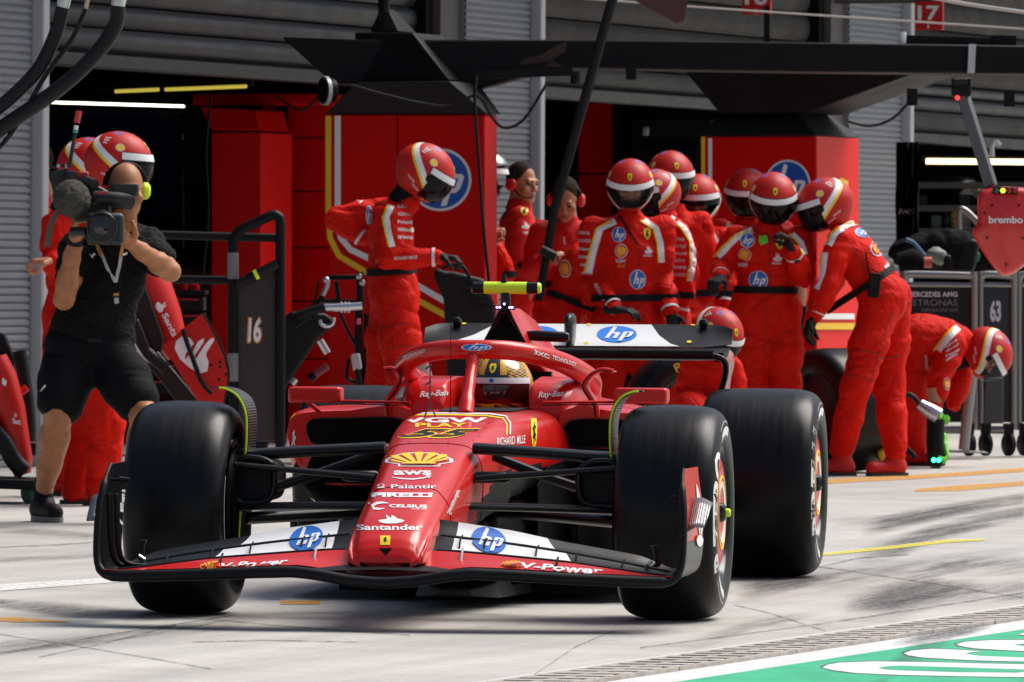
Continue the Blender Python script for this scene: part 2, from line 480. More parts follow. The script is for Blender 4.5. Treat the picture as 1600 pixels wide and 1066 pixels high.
ground = mk('ground', g, ground_mat(), smooth=None, origin=False); tag(ground, kind='structure')

def mark_mat(name, col, a0, a1, lo=.42, hi=.62, st=(1.6, .10, 1), scale=7):
    m = bpy.data.materials.new(name); m.use_nodes = True; nt = m.node_tree; b = nt.nodes['Principled BSDF']; L = nt.links.new
    b.inputs['Base Color'].default_value = (*col, 1); b.inputs['Roughness'].default_value = .7
    tc = nt.nodes.new('ShaderNodeTexCoord'); m0 = nt.nodes.new('ShaderNodeMapping'); m0.inputs['Rotation'].default_value = (0, 0, PHI-.1); L(tc.outputs['Object'], m0.inputs[0])
    mp = nt.nodes.new('ShaderNodeMapping'); mp.inputs['Scale'].default_value = st; L(m0.outputs[0], mp.inputs[0])
    n = nt.nodes.new('ShaderNodeTexNoise'); n.inputs['Scale'].default_value = scale; n.inputs['Detail'].default_value = 8; n.inputs['Roughness'].default_value = .7
    L(mp.outputs[0], n.inputs[0])
    r = nt.nodes.new('ShaderNodeMapRange'); L(n.outputs[0], r.inputs[0])
    for i, v in enumerate((lo, hi, a0, a1)): r.inputs[i+1].default_value = v
    at_ = nt.nodes.new('ShaderNodeAttribute'); at_.attribute_name = 'fade'
    n2 = nt.nodes.new('ShaderNodeTexNoise'); n2.inputs['Scale'].default_value = 34; n2.inputs['Detail'].default_value = 6; n2.inputs['Roughness'].default_value = .75; L(m0.outputs[0], n2.inputs[0])
    r2 = nt.nodes.new('ShaderNodeMapRange'); L(n2.outputs[0], r2.inputs[0])
    for i, v in enumerate((.36, .56, .30, 1.0)): r2.inputs[i+1].default_value = v
    m1 = nt.nodes.new('ShaderNodeMath'); m1.operation = 'MULTIPLY'; L(r.outputs[0], m1.inputs[0]); L(r2.outputs[0], m1.inputs[1])
    mu = nt.nodes.new('ShaderNodeMath'); mu.operation = 'MULTIPLY'; L(m1.outputs[0], mu.inputs[0]); L(at_.outputs['Fac'], mu.inputs[1])
    L(mu.outputs[0], b.inputs['Alpha']); return m
M_rub = mark_mat('rubber_smear', (.035, .034, .037), .16, .86, .34, .66)
M_rub2 = mark_mat('rubber_haze', (.06, .058, .06), .03, .55, .36, .70, (2.2, .14, 1), 6)
M_joint = mark_mat('dark_crack', (.06, .055, .05), .05, .7, .38, .62, (1, 1, 1), 14)
M_wline = mark_mat('worn_white_line', (.72, .72, .70), .25, .98, .30, .42, (1, 1, 1), 20)
M_oline = mark_mat('worn_orange_line', (.62, .30, .035), .3, .95, .32, .46, (1, 1, 1), 16)
M_yline = mark_mat('worn_yellow_line', (.72, .62, .06), .3, .95, .32, .46, (1, 1, 1), 16)
LAY = [0]
def ground_mark(name, st, m, soft=True, cols=6):
    """stations (x, y_near_top, y_bottom) in photo pixels, laid flat on the ground"""
    LAY[0] += 1; z = .0012+.00005*LAY[0]
    S = []
    for i in range(len(st)-1):
        for k in range(5):
            t = k/5; S.append([st[i][j]*(1-t)+st[i+1][j]*t for j in range(3)])
    S.append(list(st[-1])); V = []; F = []; A = []
    for i, (x, a, b) in enumerate(S):
        e = 1 if not soft else min(1, 3.5*i/len(S)+.05, 3.5*(len(S)-1-i)/len(S)+.05)
        if st[0][0] < 5 or st[0][0] > 1595: e = 1 if not soft else min(1, 3.5*(len(S)-1-i)/len(S)+.05)
        for k in range(cols+1):
            t = k/cols; V.append(gp(x, a+(b-a)*t, z)); A.append(e*(1 if not soft else min(1, 3.2*t, 3.2*(1-t))))
    for i in range(len(S)-1):
        for k in range(cols):
            q = i*(cols+1)+k; F.append((q, q+1, q+cols+2, q+cols+1))
    mb = MB().add(V, F); o = mk(name, mb, m, smooth=None, origin=False)
    at_ = o.data.attributes.new('fade', 'FLOAT', 'POINT'); at_.data.foreach_set('value', A)
    return tag(o, kind='structure')
for st in ([(1600, 768, 790), (1500, 783, 806), (1420, 795, 826), (1380, 804, 836), (1345, 816, 844)],
           [(1600, 788, 812), (1520, 804, 834), (1450, 820, 852), (1400, 834, 876), (1335, 852, 892)],
           [(1540, 905, 938), (1460, 902, 945), (1390, 910, 962), (1320, 925, 962)],
           [(1150, 902, 948), (1210, 898, 932), (1330, 888, 900)],
           [(0, 934, 952), (110, 940, 968), (230, 950, 972), (400, 945, 966)]):
    ground_mark('skid_mark', st, M_rub)
for st in ([(1600, 868, 900), (1480, 868, 905), (1400, 905, 952), (1300, 925, 962)],
           [(1600, 900, 945), (1480, 905, 948), (1400, 915, 975), (1310, 945, 980)],
           [(0, 1010, 1030), (150, 990, 1006), (300, 970, 984), (420, 958, 968)],
           [(0, 1000, 1022), (160, 985, 1012), (330, 965, 990), (420, 955, 975)], [(1150, 905, 950), (1330, 880, 925), (1500, 862, 895), (1600, 852, 880)], [(1290, 810, 826), (1420, 800, 820), (1600, 770, 800)], [(0, 820, 834), (90, 826, 840), (200, 838, 846)],
           [(0, 870, 880), (120, 866, 874), (200, 860, 866)],
           [(1290, 955, 962), (1180, 962, 985), (1060, 1000, 1030)]):
    ground_mark('rubber_haze', st, M_rub2)
for P in ([(0, 991), (120, 1009), (240, 1029), (330, 1045)], [(255, 962), (390, 973), (520, 984), (640, 992)],
          [(0, 1021), (180, 990), (365, 961)], [(60, 1027), (170, 1003), (275, 977)],
          [(1148, 945), (1200, 957), (1257, 975)], [(1268, 979), (1290, 985)],
          [(300, 1003), (420, 1000), (560, 1003)], [(820, 1064), (900, 1010), (960, 985)],
          [(1160, 905), (1250, 893), (1340, 872), (1420, 866)],
          [(1150, 868), (1330, 892), (1600, 934)], [(0, 855), (90, 851), (160, 846)], [(1000, 1012), (1150, 992), (1300, 972), (1600, 926)]):
    ground_mark('pavement_crack', [(x, y-.9, y+1.1) for x, y in P], M_joint, soft=False, cols=2)
ground_mark('white_lane_line', [(0, 913, 923), (165, 903, 911), (420, 886, 893)], M_wline, False)
ground_mark('orange_lane_line', [(1600, 731, 737), (1450, 741, 747), (1290, 749, 756), (1150, 760, 767)], M_oline, False)
ground_mark('orange_lane_line', [(1600, 752, 758), (1500, 758, 767), (1430, 764, 768)], M_oline, False)
ground_mark('yellow_lane_line', [(1540, 842, 844), (1480, 843, 848), (1400, 852, 857), (1300, 863, 867), (1240, 869, 873)], M_yline, False)
ground_mark('orange_dash', [(0, 964, 970), (20, 964, 972), (107, 970, 972)], M_oline, False)
ground_mark('orange_dash', [(438, 938, 944), (500, 938, 944)], M_oline, False)

# painted apron and drain on the pit wall side, all running along the lane
def lane_strip(name, ya, yb, z, m, d0=-9, d1=60, x=1350):
    a, b = gp(x, ya, z), gp(x, yb, z)
    mb = MB()
    n = 30
    V = []
    for i in range(n+1):
        t = d0+(d1-d0)*i/n; V += [a+LN*t, b+LN*t]
    mb.add(V, [(2*i, 2*i+1, 2*i+3, 2*i+2) for i in range(n)])
    return tag(mk(name, mb, m, smooth=None, origin=False), kind='structure')
M_wpaint = mat('painted_white_ground', (.62, .62, .615), .6, var=.1, vscale=9, bump=.2, bscale=40)
M_gpaint = mat('painted_green_ground', (.02, .40, .19), .55, var=.16, vscale=5, bump=.3, bscale=40)
def worn(m, lo, hi, col=(.30, .30, .28)):      # chips of bare ground showing through paint
    nt = m.node_tree; b = nt.nodes['Principled BSDF']; src = b.inputs['Base Color'].links[0].from_socket; L = nt.links.new
    tc = nt.nodes.new('ShaderNodeTexCoord'); n = nt.nodes.new('ShaderNodeTexNoise'); n.inputs['Scale'].default_value = 22; n.inputs['Detail'].default_value = 10; n.inputs['Roughness'].default_value = .75
    L(tc.outputs['Object'], n.inputs[0]); r = nt.nodes.new('ShaderNodeMapRange'); L(n.outputs[0], r.inputs[0]); r.inputs[1].default_value = lo; r.inputs[2].default_value = hi
    mx = nt.nodes.new('ShaderNodeMix'); mx.data_type = 'RGBA'; L(r.outputs[0], mx.inputs[0]); L(src, mx.inputs[6]); mx.inputs[7].default_value = (*col, 1); L(mx.outputs[2], b.inputs['Base Color'])
worn(M_gpaint, .58, .72, (.12, .22, .16)); worn(M_wpaint, .58, .70)
lane_strip('white_kerb_line', 980, 987, .0012, M_wpaint)
lane_strip('painted_white_band', 1006, 1021, .0014, M_wpaint)
a_, b_ = gp(1350, 1021, .0042), gp(1350, 1300, .0042)
lane_strip('painted_green_apron', 1021, 1420, .0016, M_gpaint)
# slotted drain: frame and each slat
dr = thing('drain', 'slotted grey drain strip between the pale pavement and the green painted apron', 'drain', gp(1350, 996))
pa, pb = gp(1350, 987), gp(1350, 1006)
M_slat = mat('drain_slat', (.40, .36, .32), .6, var=.25, vscale=14)
M_slot = mat('drain_slot', (.02, .018, .016), .9)
q = MB(); q.add([pa-LN*9+UP*.002, pb-LN*9+UP*.002, pb+LN*60+UP*.002, pa+LN*60+UP*.002], [(0, 1, 2, 3)]); mk('channel', q, M_slot, dr, smooth=None)
wv = (pb-pa); wv = wv-LN*wv.dot(LN); wd = wv.length; wn_ = wv.normalized()
q = MB()
for c in (pa+wn_*.012, pa+wn_*(wd*.5), pa+wn_*(wd-.012)): q.bar(c-LN*9+UP*.006, c+LN*40+UP*.006, .024, .012)
mk('frame', q, M_slat, dr)
s0 = None; sl_q = MB().box((0, 0, .007), (wd*.96, .085, .012)); 
for i in range(290):
    c = pa+wn_*(wd*.5)+LN*(-8+.14*i)
    Mx = WM[dr].inverted() @ Matrix.Translation(c) @ Matrix.Rotation(-PHI+.28+rnd.uniform(-.07, .07), 4, 'Z') @ Matrix.Diagonal((rnd.uniform(.9, 1), rnd.uniform(.8, 1.15), 1, 1))
    if s0 is None:
        s0 = mk('slat', sl_q, M_slat, dr, sp='l'); s0.matrix_basis = Mx
    else: copyobj(s0, dr, Mx)
# big painted letters on the green apron
def ground_poly(name, P, z, m, parent=None):
    sh = poly2([(x, y) for x, y in P]); mb = MB(); mb.add([gp(x, y, z) for x, y in sh[0]], sh[1]); return mk(name, mb, m, parent, smooth=None, recalc=False)
Z8 = lambda L_: [(1180+x/3.81, 940+y/3.81) for x, y in L_]
lt = thing('painted_lettering', 'big white rounded letters with dark edges painted across the green apron', 'ground lettering', gp(1500, 1040))
M_wlet = mat('letter_white', (.68, .68, .675), .6, var=.1, vscale=9); M_ledge = mat('letter_edge', (.06, .09, .085), .7)
L1 = [(400, 392), (430, 376), (500, 364), (700, 356), (1100, 362), (1750, 378), (1750, 452), (1300, 446), (900, 438), (600, 426), (460, 408)]
L1h = [(735, 394), (780, 385), (860, 381), (1200, 391), (1600, 404), (1640, 412), (1560, 422), (1200, 419), (860, 408), (770, 402)]
L2 = [(885, 308), (930, 291), (1050, 281), (1200, 287), (1360, 297), (1280, 303), (1250, 311), (1340, 324), (1750, 340), (1750, 362), (1300, 350), (1000, 334), (910, 320)]
L3 = [(1198, 254), (1250, 239), (1400, 230), (1750, 228), (1750, 246), (1600, 250), (1540, 258), (1600, 266), (1750, 272), (1750, 300), (1500, 291), (1300, 278), (1215, 264)]
L4 = [(1570, 196), (1600, 186), (1750, 180), (1750, 210), (1620, 205)]
for P in (L1, L2, L3, L4):
    c = (sum(p[0] for p in P)/len(P), sum(p[1] for p in P)/len(P))
    E_ = [(p[0]-(9 if p[0] < 1000+c[0]*.2 else -4)*(1 if p[0] < c[0] else -1), p[1]+(3.5 if p[1] > c[1] else -3.5)) for p in P]
    ground_poly('letter_edge', Z8([(x-6 if x < c[0] else x, y) for x, y in E_]), .0022, M_ledge, lt); ground_poly('letter', Z8(P), .0030, M_wlet, lt)
ground_poly('letter_hole', Z8(L1h), .0038, M_gpaint, lt)
ground_mark('skid_mark', [(1345, 1066, 1130), (1390, 1030, 1066), (1440, 985, 1040), (1490, 965, 1000), (1530, 950, 975)], M_rub2)
ground_mark('skid_mark', [(1395, 1000, 1012), (1440, 990, 1004), (1510, 976, 994), (1560, 966, 980)], M_rub)

# ---------------------------------------------------------------- the garage building
FK = 225544.0
def fac(px, py, out=0.0):      # on the garage front; 'out' metres towards the lane
    P0 = at(px, 416, FK/(5154-px)); P0 = fac0
    return hit(px, py, fac0+NF*out, NF)
fac0 = at(28, 416, FK/(5154-28))
def fx(px): p = fac(px, 416); return (p-fac0).dot(LN)          # metres along the front
def fp(t, z, out=0.0): return Vector((fac0.x, fac0.y, 0))+LN*t+UP*z+NF*out
RFN = Matrix((NF, LN, UP)).transposed()
garage = thing('garage_building', 'grey pit garage building with ribbed pillars and half raised roller shutters', 'building', fp(fx(700), 0))
TOP = 5.2; T0, T1 = -3.2, fx(1740)
def cladding(t0, t1, out=.12, back=.35):
    q = MB(); nn = int(TOP/.045); S = []
    for i in range(nn+1):
        z = TOP*i/nn
        for dz, o_ in ((0, 0), (.012, .012), (.033, .012), (.040, 0)):
            S.append((z+dz, out+o_-.012))
    V = []
    for z, o_ in S: V += [fp(t0, z, o_), fp(t1, z, o_)]
    q.add(V, [(2*i, 2*i+1, 2*i+3, 2*i+2) for i in range(len(S)-1)])
    for a in (t0, t1):
        q.add([fp(a, 0, out-.01), fp(a, TOP, out-.01), fp(a, TOP, -back), fp(a, 0, -back)], [(0, 1, 2, 3)])
    return q
pil = [(-3.0, fx(20)), (fx(700), fx(803)), (fx(1302), fx(1386))]
for a, b in pil:
    mk('ribbed_pillar', cladding(a, b), M_grey, garage, smooth=None)
    q = MB().bar(fp(b+.045, 0, .08), fp(b+.045, TOP, .08), .22, .09, up=LN); mk('corner_trim', q, M_trim, garage, bevel=.012)
M_brown = mat('brown_grey_metal', (.085, .077, .075), .5, spec=.2)
for a, b in ((fx(668), fx(700)), (fx(1280), fx(1302))):
    mk('side_column', MB().bar(fp((a+b)/2-.0, 0, -.02), fp((a+b)/2, TOP, -.02), .2, b-a-.01, up=LN), M_brown, garage)
    mk('guide_channel', MB().bar(fp(a-.07, 0, -.03), fp(a-.07, TOP, -.03), .12, .13, up=LN), M_void, garage)
M_sh1 = mat('shutter_brown', (.026, .023, .022), .5, spec=.12, var=.1); M_sh2 = mat('shutter_blue_grey', (.016, .019, .023), .42, spec=.3, var=.12)
M_sh3 = mat('shutter_olive', (.022, .024, .023), .5, spec=.15, var=.1)
def shutter(t0, t1, zs, ms):
    sh = bpy.data.objects.new('roller_shutter', None); COL.objects.link(sh); WM[sh] = Matrix.Translation(fp((t0+t1)/2, zs[0]))
    sh.parent = garage; sh.matrix_basis = WM[garage].inverted() @ Matrix.Translation(fp((t0+t1)/2, zs[0]))
    for i in range(len(zs)-1):
        a, b = zs[i], zs[i+1]-.012; n = 7; V = []; F = []
        for k in range(n+1):
            u = k/n; z = a+(b-a)*u; o_ = -.06+.036*math.sin(math.pi*u)**.7
            V += [fp(t0, z, o_), fp(t1, z, o_)]
        V += [fp(t0, b, -.12), fp(t1, b, -.12), fp(t0, a, -.12), fp(t1, a, -.12)]
        F = [(2*k, 2*k+1, 2*k+3, 2*k+2) for k in range(n+2)]+[(2*n+4, 2*n+5, 1, 0)]
        mk('shutter_slat', MB().add(V, F), ms[min(i, len(ms)-1)], sh)
    mk('bottom_bar', MB().bar(fp(t0, zs[0]-.05, -.05), fp(t1, zs[0]-.05, -.05), .10, .09), M_sh2, sh, bevel=.015)
    return sh
shutter(fx(29), fx(655), [2.44, 2.60, 2.74, 2.90, 3.12, 3.36, 3.6, 3.9, 4.2, 4.6, 5.1], [M_sh2, M_sh2, M_sh2, M_sh2, M_sh1])
shutter(fx(815), fx(1268), [2.44, 2.60, 2.70, 2.92, 3.14, 3.36, 3.6, 3.9, 4.2, 4.6, 5.1], [M_sh3, M_sh2, M_sh1])
shutter(fx(1394), fx(1740), [2.28, 2.46, 2.58, 2.68, 2.9, 3.12, 3.36, 3.6, 3.9, 4.2, 4.6, 5.1], [M_sh3, M_sh2, M_sh2, M_sh1])
# interior shell
DEP = 7.0
q = MB()
q.bar(fp(T0, 2.2, -DEP), fp(T1, 2.2, -DEP), .1, 6); mk('back_wall', q, M_void, garage)
q = MB(); q.add([fp(T0, 2.95, -.35), fp(T1, 2.95, -.35), fp(T1, 2.95, -DEP), fp(T0, 2.95, -DEP)], [(0, 1, 2, 3)])
mk('ceiling', q, M_void, garage, smooth=None)
q = MB(); q.prism([fp(T0-12, TOP, 2.1), fp(T1+30, TOP, 2.1), fp(T1+30, TOP, -DEP), fp(T0-12, TOP, -DEP)], UP*.4)
mk('shade_canopy', q, M_sh1, garage, smooth=None)  # unseen overhang, added and sized to shade the garage fronts
for t in (T0, fx(690), fx(1290), T1):
    mk('partition_wall', MB().bar(fp(t, 2.2, -.36), fp(t, 2.2, -DEP), .1, 5.8), M_void, garage)

# panels inside the garages stand square to the lane
def px_rect(x0, y0, x1, y1, P0):
    return [hit(x, y, P0, LN) for x, y in ((x0, y1), (x1, y1), (x1, y0), (x0, y0))]
def slab(name, x0, y0, x1, y1, P0, depth, m, parent=None, bevel=.012, floor=False):
    c = px_rect(x0, y0, x1, y1, P0)
    if floor: c[0].z = 0; c[1].z = 0
    return mk(name, MB().prism(c, LN*depth), m, parent, bevel=bevel, smooth=35)
W1 = fp(fx(655), 0, 0)-LN*.25        # plane just before the first partition wall
glow = mat('warm_tube_glow', (1, .9, .72), emit=3.5); glow2 = mat('yellow_tube_glow', (1, .82, .12), emit=.32); glow3 = mat('amber_tube_glow', (1, .74, .42), emit=2.2)
lamp = thing('tube_light', 'long lit white tube light over the dark screen in the left garage', 'light', at(160, 160, W1.y-.5))
q = MB(); q.tube([hit(x, y, W1-LN*.5, LN) for x, y in ((20, 158), (288, 166))], .009, 8); mk('tube', q, glow, lamp)
q = MB(); q.bar(hit(20, 154, W1-LN*.48, LN), hit(290, 162, W1-LN*.48, LN), .05, .03); mk('housing', q, M_black, lamp)
lamp = thing('tube_light', 'dim yellow tube light under the garage ceiling left of the round lamp', 'light', at(260, 140, W1.y-1.2))
q = MB(); q.tube([hit(x, y, W1-LN*1.2, LN) for x, y in ((180, 143), (248, 140))], .012, 8); q.tube([hit(x, y, W1-LN*1.2, LN) for x, y in ((258, 140), (385, 135))], .012, 8); mk('tube', q, glow2, lamp)
mk('housing', MB().bar(hit(150, 136, W1-LN*1.15, LN), hit(395, 129, W1-LN*1.15, LN), .06, .05), M_black, lamp)
M_glass = mat('tinted_screen', (.006, .009, .022), .10, spec=.5)
scr = thing('glass_screen', 'big dark glossy screen mounted low under the lit white tube', 'screen', at(160, 410, W1.y))
slab('screen_glass', 30, 172, 288, 402, W1, .03, M_glass, scr); slab('screen_frame', 22, 166, 296, 408, W1+LN*.04, .05, M_black, scr)
lk = thing('red_cabinet', 'tall bright red cabinet with a sloping top inside the left garage', 'cabinet', hit(368, 416, W1-LN*.7, LN)*1)
c = [hit(x, y, W1-LN*.7, LN) for x, y in ((330, 600), (408, 600), (408, 207), (330, 207))]
q = MB().prism(c, LN*.55)
mk('cabinet_body', q, M_redbright, lk, bevel=.01)
c = [hit(x, y, W1-LN*.72, LN) for x, y in ((330, 204), (408, 204), (398, 172), (312, 166))]
mk('cabinet_top', MB().prism(c, LN*.5), M_redpanel, lk, bevel=.01)
rw = thing('red_wall_panel', 'dark red panel wall with a black upright behind the red cabinet', 'panel wall', hit(470, 416, W1, LN)*1)
for (x0, y0, x1, y1, m) in ((290, 165, 330, 300, M_void), (408, 158, 430, 900, M_redpanel), (446, 216, 520, 298, M_redpanel), (446, 300, 520, 386, M_redpanel), (446, 388, 520, 470, M_redpanel), (446, 472, 520, 560, M_redpanel), (446, 562, 520, 690, M_redpanel), (446, 158, 520, 214, M_redpanel), (288, 402, 330, 700, M_void)):
    slab('panel', x0, y0, x1, y1, W1, .08, m, rw, bevel=.006)
slab('upright', 430, 165, 446, 700, W1-LN*.05, .1, M_black, rw)
slab('header', 300, 146, 520, 164, W1-LN*.3, .2, M_redpanel, rw)
rl = thing('red_low_wall', 'low dark red counter inside the left garage below the screen', 'counter', hit(200, 560, W1-LN*.3, LN)*1)
slab('counter_front', 30, 418, 330, 700, W1-LN*.1, .06, mat('dark_red_panel', (.13, .004, .005), .5), rl)
slab('counter_edge', 30, 408, 330, 420, W1-LN*.2, .2, M_black, rl)
# second garage interior
W2 = fp(fx(1268), 0, 0)-LN*.4
rp = thing('red_door_panel', 'red door panel standing in the dark garage behind the headset man', 'panel', hit(930, 500, W2, LN)*1)
slab('panel', 902, 160, 957, 270, W2, .06, M_redpanel, rp); slab('panel', 902, 272, 957, 700, W2, .06, M_redpanel, rp); slab('upright', 957, 150, 964, 700, W2-LN*.04, .08, M_dark, rp)
slab('upright', 896, 150, 902, 700, W2-LN*.04, .08, M_dark, rp)
tc_ = thing('black_tool_cabinet', 'black cabinet with a pale handle in the garage behind the helmets', 'cabinet', hit(1050, 600, W2, LN)*1)
slab('cabinet_body', 985, 185, 1110, 640, W2-LN*.3, .3, M_dark, tc_); slab('handle', 1003, 198, 1013, 212, W2-LN*.34, .03, M_trim, tc_); slab('door', 1000, 225, 1090, 330, W2-LN*.33, .03, M_black, tc_)
# ---------------------------------------------------------------- gantries between the garages and the lane
def hp_layers(white=M_white, blue=M_blue, ring=True, tilt=.28):
    Ls = []
    if ring: Ls.append((ell(0, 0, 1.09, 1.09, 36), white))
    Ls.append((ell(0, 0, 1, 1, 36), blue))
    h = [(-.62, -.52), (-.42, -.52), (-.24, .02), (-.06, .02), (-.22, -.52), (-.02, -.52), (.18, .10), (.10, .20), (-.16, .20), (.02, .84), (-.16, .92)]
    Ls.append((poly2(h), white))
    p = [(.04, -.93), (.24, -.90), (.38, -.46), (.56, -.46), (.72, -.30), (.86, .10), (.78, .20), (.36, .20), (.30, .0)]
    Ls.append((poly2(p), white)); Ls.append((poly2([(.42, -.30), (.53, -.30), (.66, .05), (.52, .05)]), blue))
    return Ls
def mirror_ok(f): return f
GP1 = at(635, 416, 45.0); GP2 = at(1190, 416, 50.5)
def at_plane(px, py, P0): return hit(px, py, P0, LN)
def box_on_lane(name, x0, y0, x1, y1, P0, depth, m, parent, floor=True, bevel=.01):
    return slab(name, x0, y0, x1, y1, P0, depth, m, parent, bevel=bevel, floor=floor)
M_gant = mat('gantry_black', (.006, .006, .007), .5, spec=.14, var=.25, vscale=3)
M_cowl = mat('cowl_black', (.012, .012, .0125), .55, spec=.2)
def taper(name, lo, hi, P0, d0, d1, m, parent):
    A = [hit(x, y, P0, LN) for x, y in lo]; B = [hit(x, y, P0+LN*(d0-d1)/2, LN) for x, y in hi]
    V = [A[0], A[1], A[1]+LN*d0, A[0]+LN*d0, B[0], B[1], B[1]+LN*d1, B[0]+LN*d1]
    q = MB().add(V, [(0, 1, 2, 3), (4, 5, 6, 7), (0, 1, 5, 4), (1, 2, 6, 5), (2, 3, 7, 6), (3, 0, 4, 7)])
    return mk(name, q, m, parent, bevel=.01)
ga = thing('gantry_pillar', 'red gantry pillar with blue disc, yellow and white stripes behind the standing mechanic', 'gantry pillar', Vector((GP1.x, GP1.y, 0)))
b1 = box_on_lane('pillar_panel', 512, 179, 620, 720, GP1, .22, M_redpanel, ga)
b1b = box_on_lane('pillar_panel', 620.6, 179, 757, 720, GP1, .22, M_redpanel, ga)
taper('cowl', [(508, 178), (760, 178)], [(556, 127), (702, 127)], GP1-LN*.01, .26, .5, M_cowl, ga)
taper('cowl_top', [(554, 126), (703, 126)], [(554, 51), (645, 51)], GP1, .6, .5, M_gant, ga)
fl1 = flat(GP1, LN)
decal('stripe', [(band2([(513.5, 181), (513.5, 330), (516, 372), (530, 400), (560, 418), (640, 462), (700, 495), (757, 528)], 9), M_yellow)], lambda u, v: (u, v), fl1, ga, .004)
decal('stripe', [(band2([(528, 181), (528, 345), (533, 372), (548, 390), (600, 415), (680, 462), (757, 505)], 9.5), M_white)], lambda u, v: (u, v), fl1, ga, .004)
decal('logo', hp_layers(), aff(688, 281, 45, 0, 0, -45), fl1, ga, .005)
q = MB(); q.tube([at(x, y, 45.2) for x, y in ((600, -80), (600, 20))], .035, 8)
mk('mast', q, M_gant, ga)
taper('mast_foot', [(577, 50), (624, 50)], [(593, 14), (607, 14)], GP1+LN*.1, .3, .1, M_gant, ga)
# beam with a swept bracket
q = MB(); q.prism([at(x, y, 45.1) for x, y in ((440, 58), (560, 62), (900, 62), (1240, 66), (1640, 72), (1640, 116), (1240, 112), (880, 106), (800, 125), (735, 142), (690, 130), (520, 130))], Vector((0, .5, 0)))
bm_ = mk('beam', q, M_gant, ga, bevel=.012)
decal('orange_smear', [(poly2([(815, 92), (845, 86), (868, 72), (886, 64), (884, 80), (862, 94), (880, 104), (850, 105), (862, 96), (835, 99), (812, 102)]), mat('faint_orange', (.030, .008, .003), .6, var=.6, vscale=6))], lambda u, v: (u, v), flat(at(800, 90, 45.1), Vector((0, 1, 0))), ga, .004)  # faint orange smear on the beam
q = MB(); q.bar(at(745, 117, 44.8), at(895, 112, 44.8), .05, .05); q.tube([at(899, 112, 44.8), at(899, 131, 44.8)], .03, 10); mk('air_line_rail', q, M_black, ga)
for x, y in ((986, 108), (1425, 148), (1577, 150)):
    mk('hanging_bracket', MB().box(at(x, y+4, 45.0), (.06, .08, .10)), M_gant, ga)
hn = thing('round_lamp', 'round black lamp with a pale rim beside the gantry cowl', 'lamp', at(508, 166, 44.8))
Rl = Matrix.Translation(at(508, 142, 44.8)) @ Matrix.Rotation(math.radians(90), 4, 'X') @ Matrix.Rotation(math.radians(-64), 4, 'Y')
q = MB().lathe([(.0, .02), (.075, .02), (.08, .0), (.075, -.05), (.04, -.07), (0, -.07)], Rl, 24); mk('lamp_body', q, M_black, hn)
q = MB().lathe([(.078, .012), (.087, .012), (.087, -.01), (.078, -.01)], Rl, 24, close=True); mk('rim', q, M_trim, hn)
gb = thing('gantry_pillar', 'further red gantry pillar with black flared cowl behind the group of helmets', 'gantry pillar', Vector((GP2.x, GP2.y, 0)))
sideL = hit(1272, 416, GP2, LN)
q = MB()
c = px_rect(1097, 213, 1271, 720, GP2); c[0].z = c[1].z = 0
dpt = .92
mk('pillar_panel', MB().prism(c, LN*dpt), M_redpanel, gb, bevel=.01)
n_ = NF
c2 = [c[1]+NF*.004, c[1]+NF*.004+LN*dpt, c[2]+NF*.004+LN*dpt, c[2]+NF*.004]
mk('lit_side_panel', MB().prism(c2, NF*.02), M_redbright, gb)  # brighter skin paints sunlight onto the pillar's lane side
taper('cowl', [(1092, 212), (1276, 212)], [(1128, 176), (1240, 172)], GP2-LN*.01, 1.0, .7, M_cowl, gb)
taper('cowl_flare', [(1125, 178), (1262, 176)], [(1070, 112), (1430, 114)], GP2, .8, .9, M_gant, gb)
fl2 = flat(GP2, LN)
decal('stripe', [(band2([(1099, 214), (1099, 460)], 6), M_yellow)], lambda u, v: (u, v), fl2, gb, .004)
decal('stripe', [(band2([(1110, 216), (1110, 460)], 6), M_white)], lambda u, v: (u, v), fl2, gb, .004)
decal('logo', hp_layers(), aff(1231, 289, 33, 0, 0, -36), fl2, gb, .005)
sp_ = flat(c2[0]+NF*.02, NF)
decal('stripe', [(place(poly2([(0, 0), (1, 0), (1, 1), (0, 1)]), 1262, 490, 1334, 499), M_white), (place(poly2([(0, 0), (1, 0), (1, 1), (0, 1)]), 1262, 505, 1334, 515), M_yellow)], lambda u, v: (u, v), sp_, gb, .005)
decal('logo', [(poly2([(1308, 283), (1313, 278), (1319, 281), (1324, 283), (1324, 296), (1319, 303), (1312, 297)]), mat('shield_yellow', (.85, .62, .01), .4))], lambda u, v: (u, v), sp_, gb, .006)
mk('equipment_box', MB().prism([at(x, y, 45.2) for x, y in ((1418, 55), (1548, 60), (1548, 70), (1418, 68))], Vector((0, .4, 0))), M_black, ga)
mk('equipment_box', MB().prism([at(x, y, 45.2) for x, y in ((1552, 55), (1588, 56), (1588, 70), (1552, 70))], Vector((0, .3, 0))), M_black, ga)
mk('antenna', MB().tube([at(1410, 68, 45.2), at(1410, 50, 45.2)], .022, 8), M_white, ga)
mk('bolt_plate', MB().prism([at(x, y, 45.05) for x, y in ((1514, 69), (1525, 69), (1523, 114), (1512, 114))], Vector((0, .04, 0))), M_trim, ga)
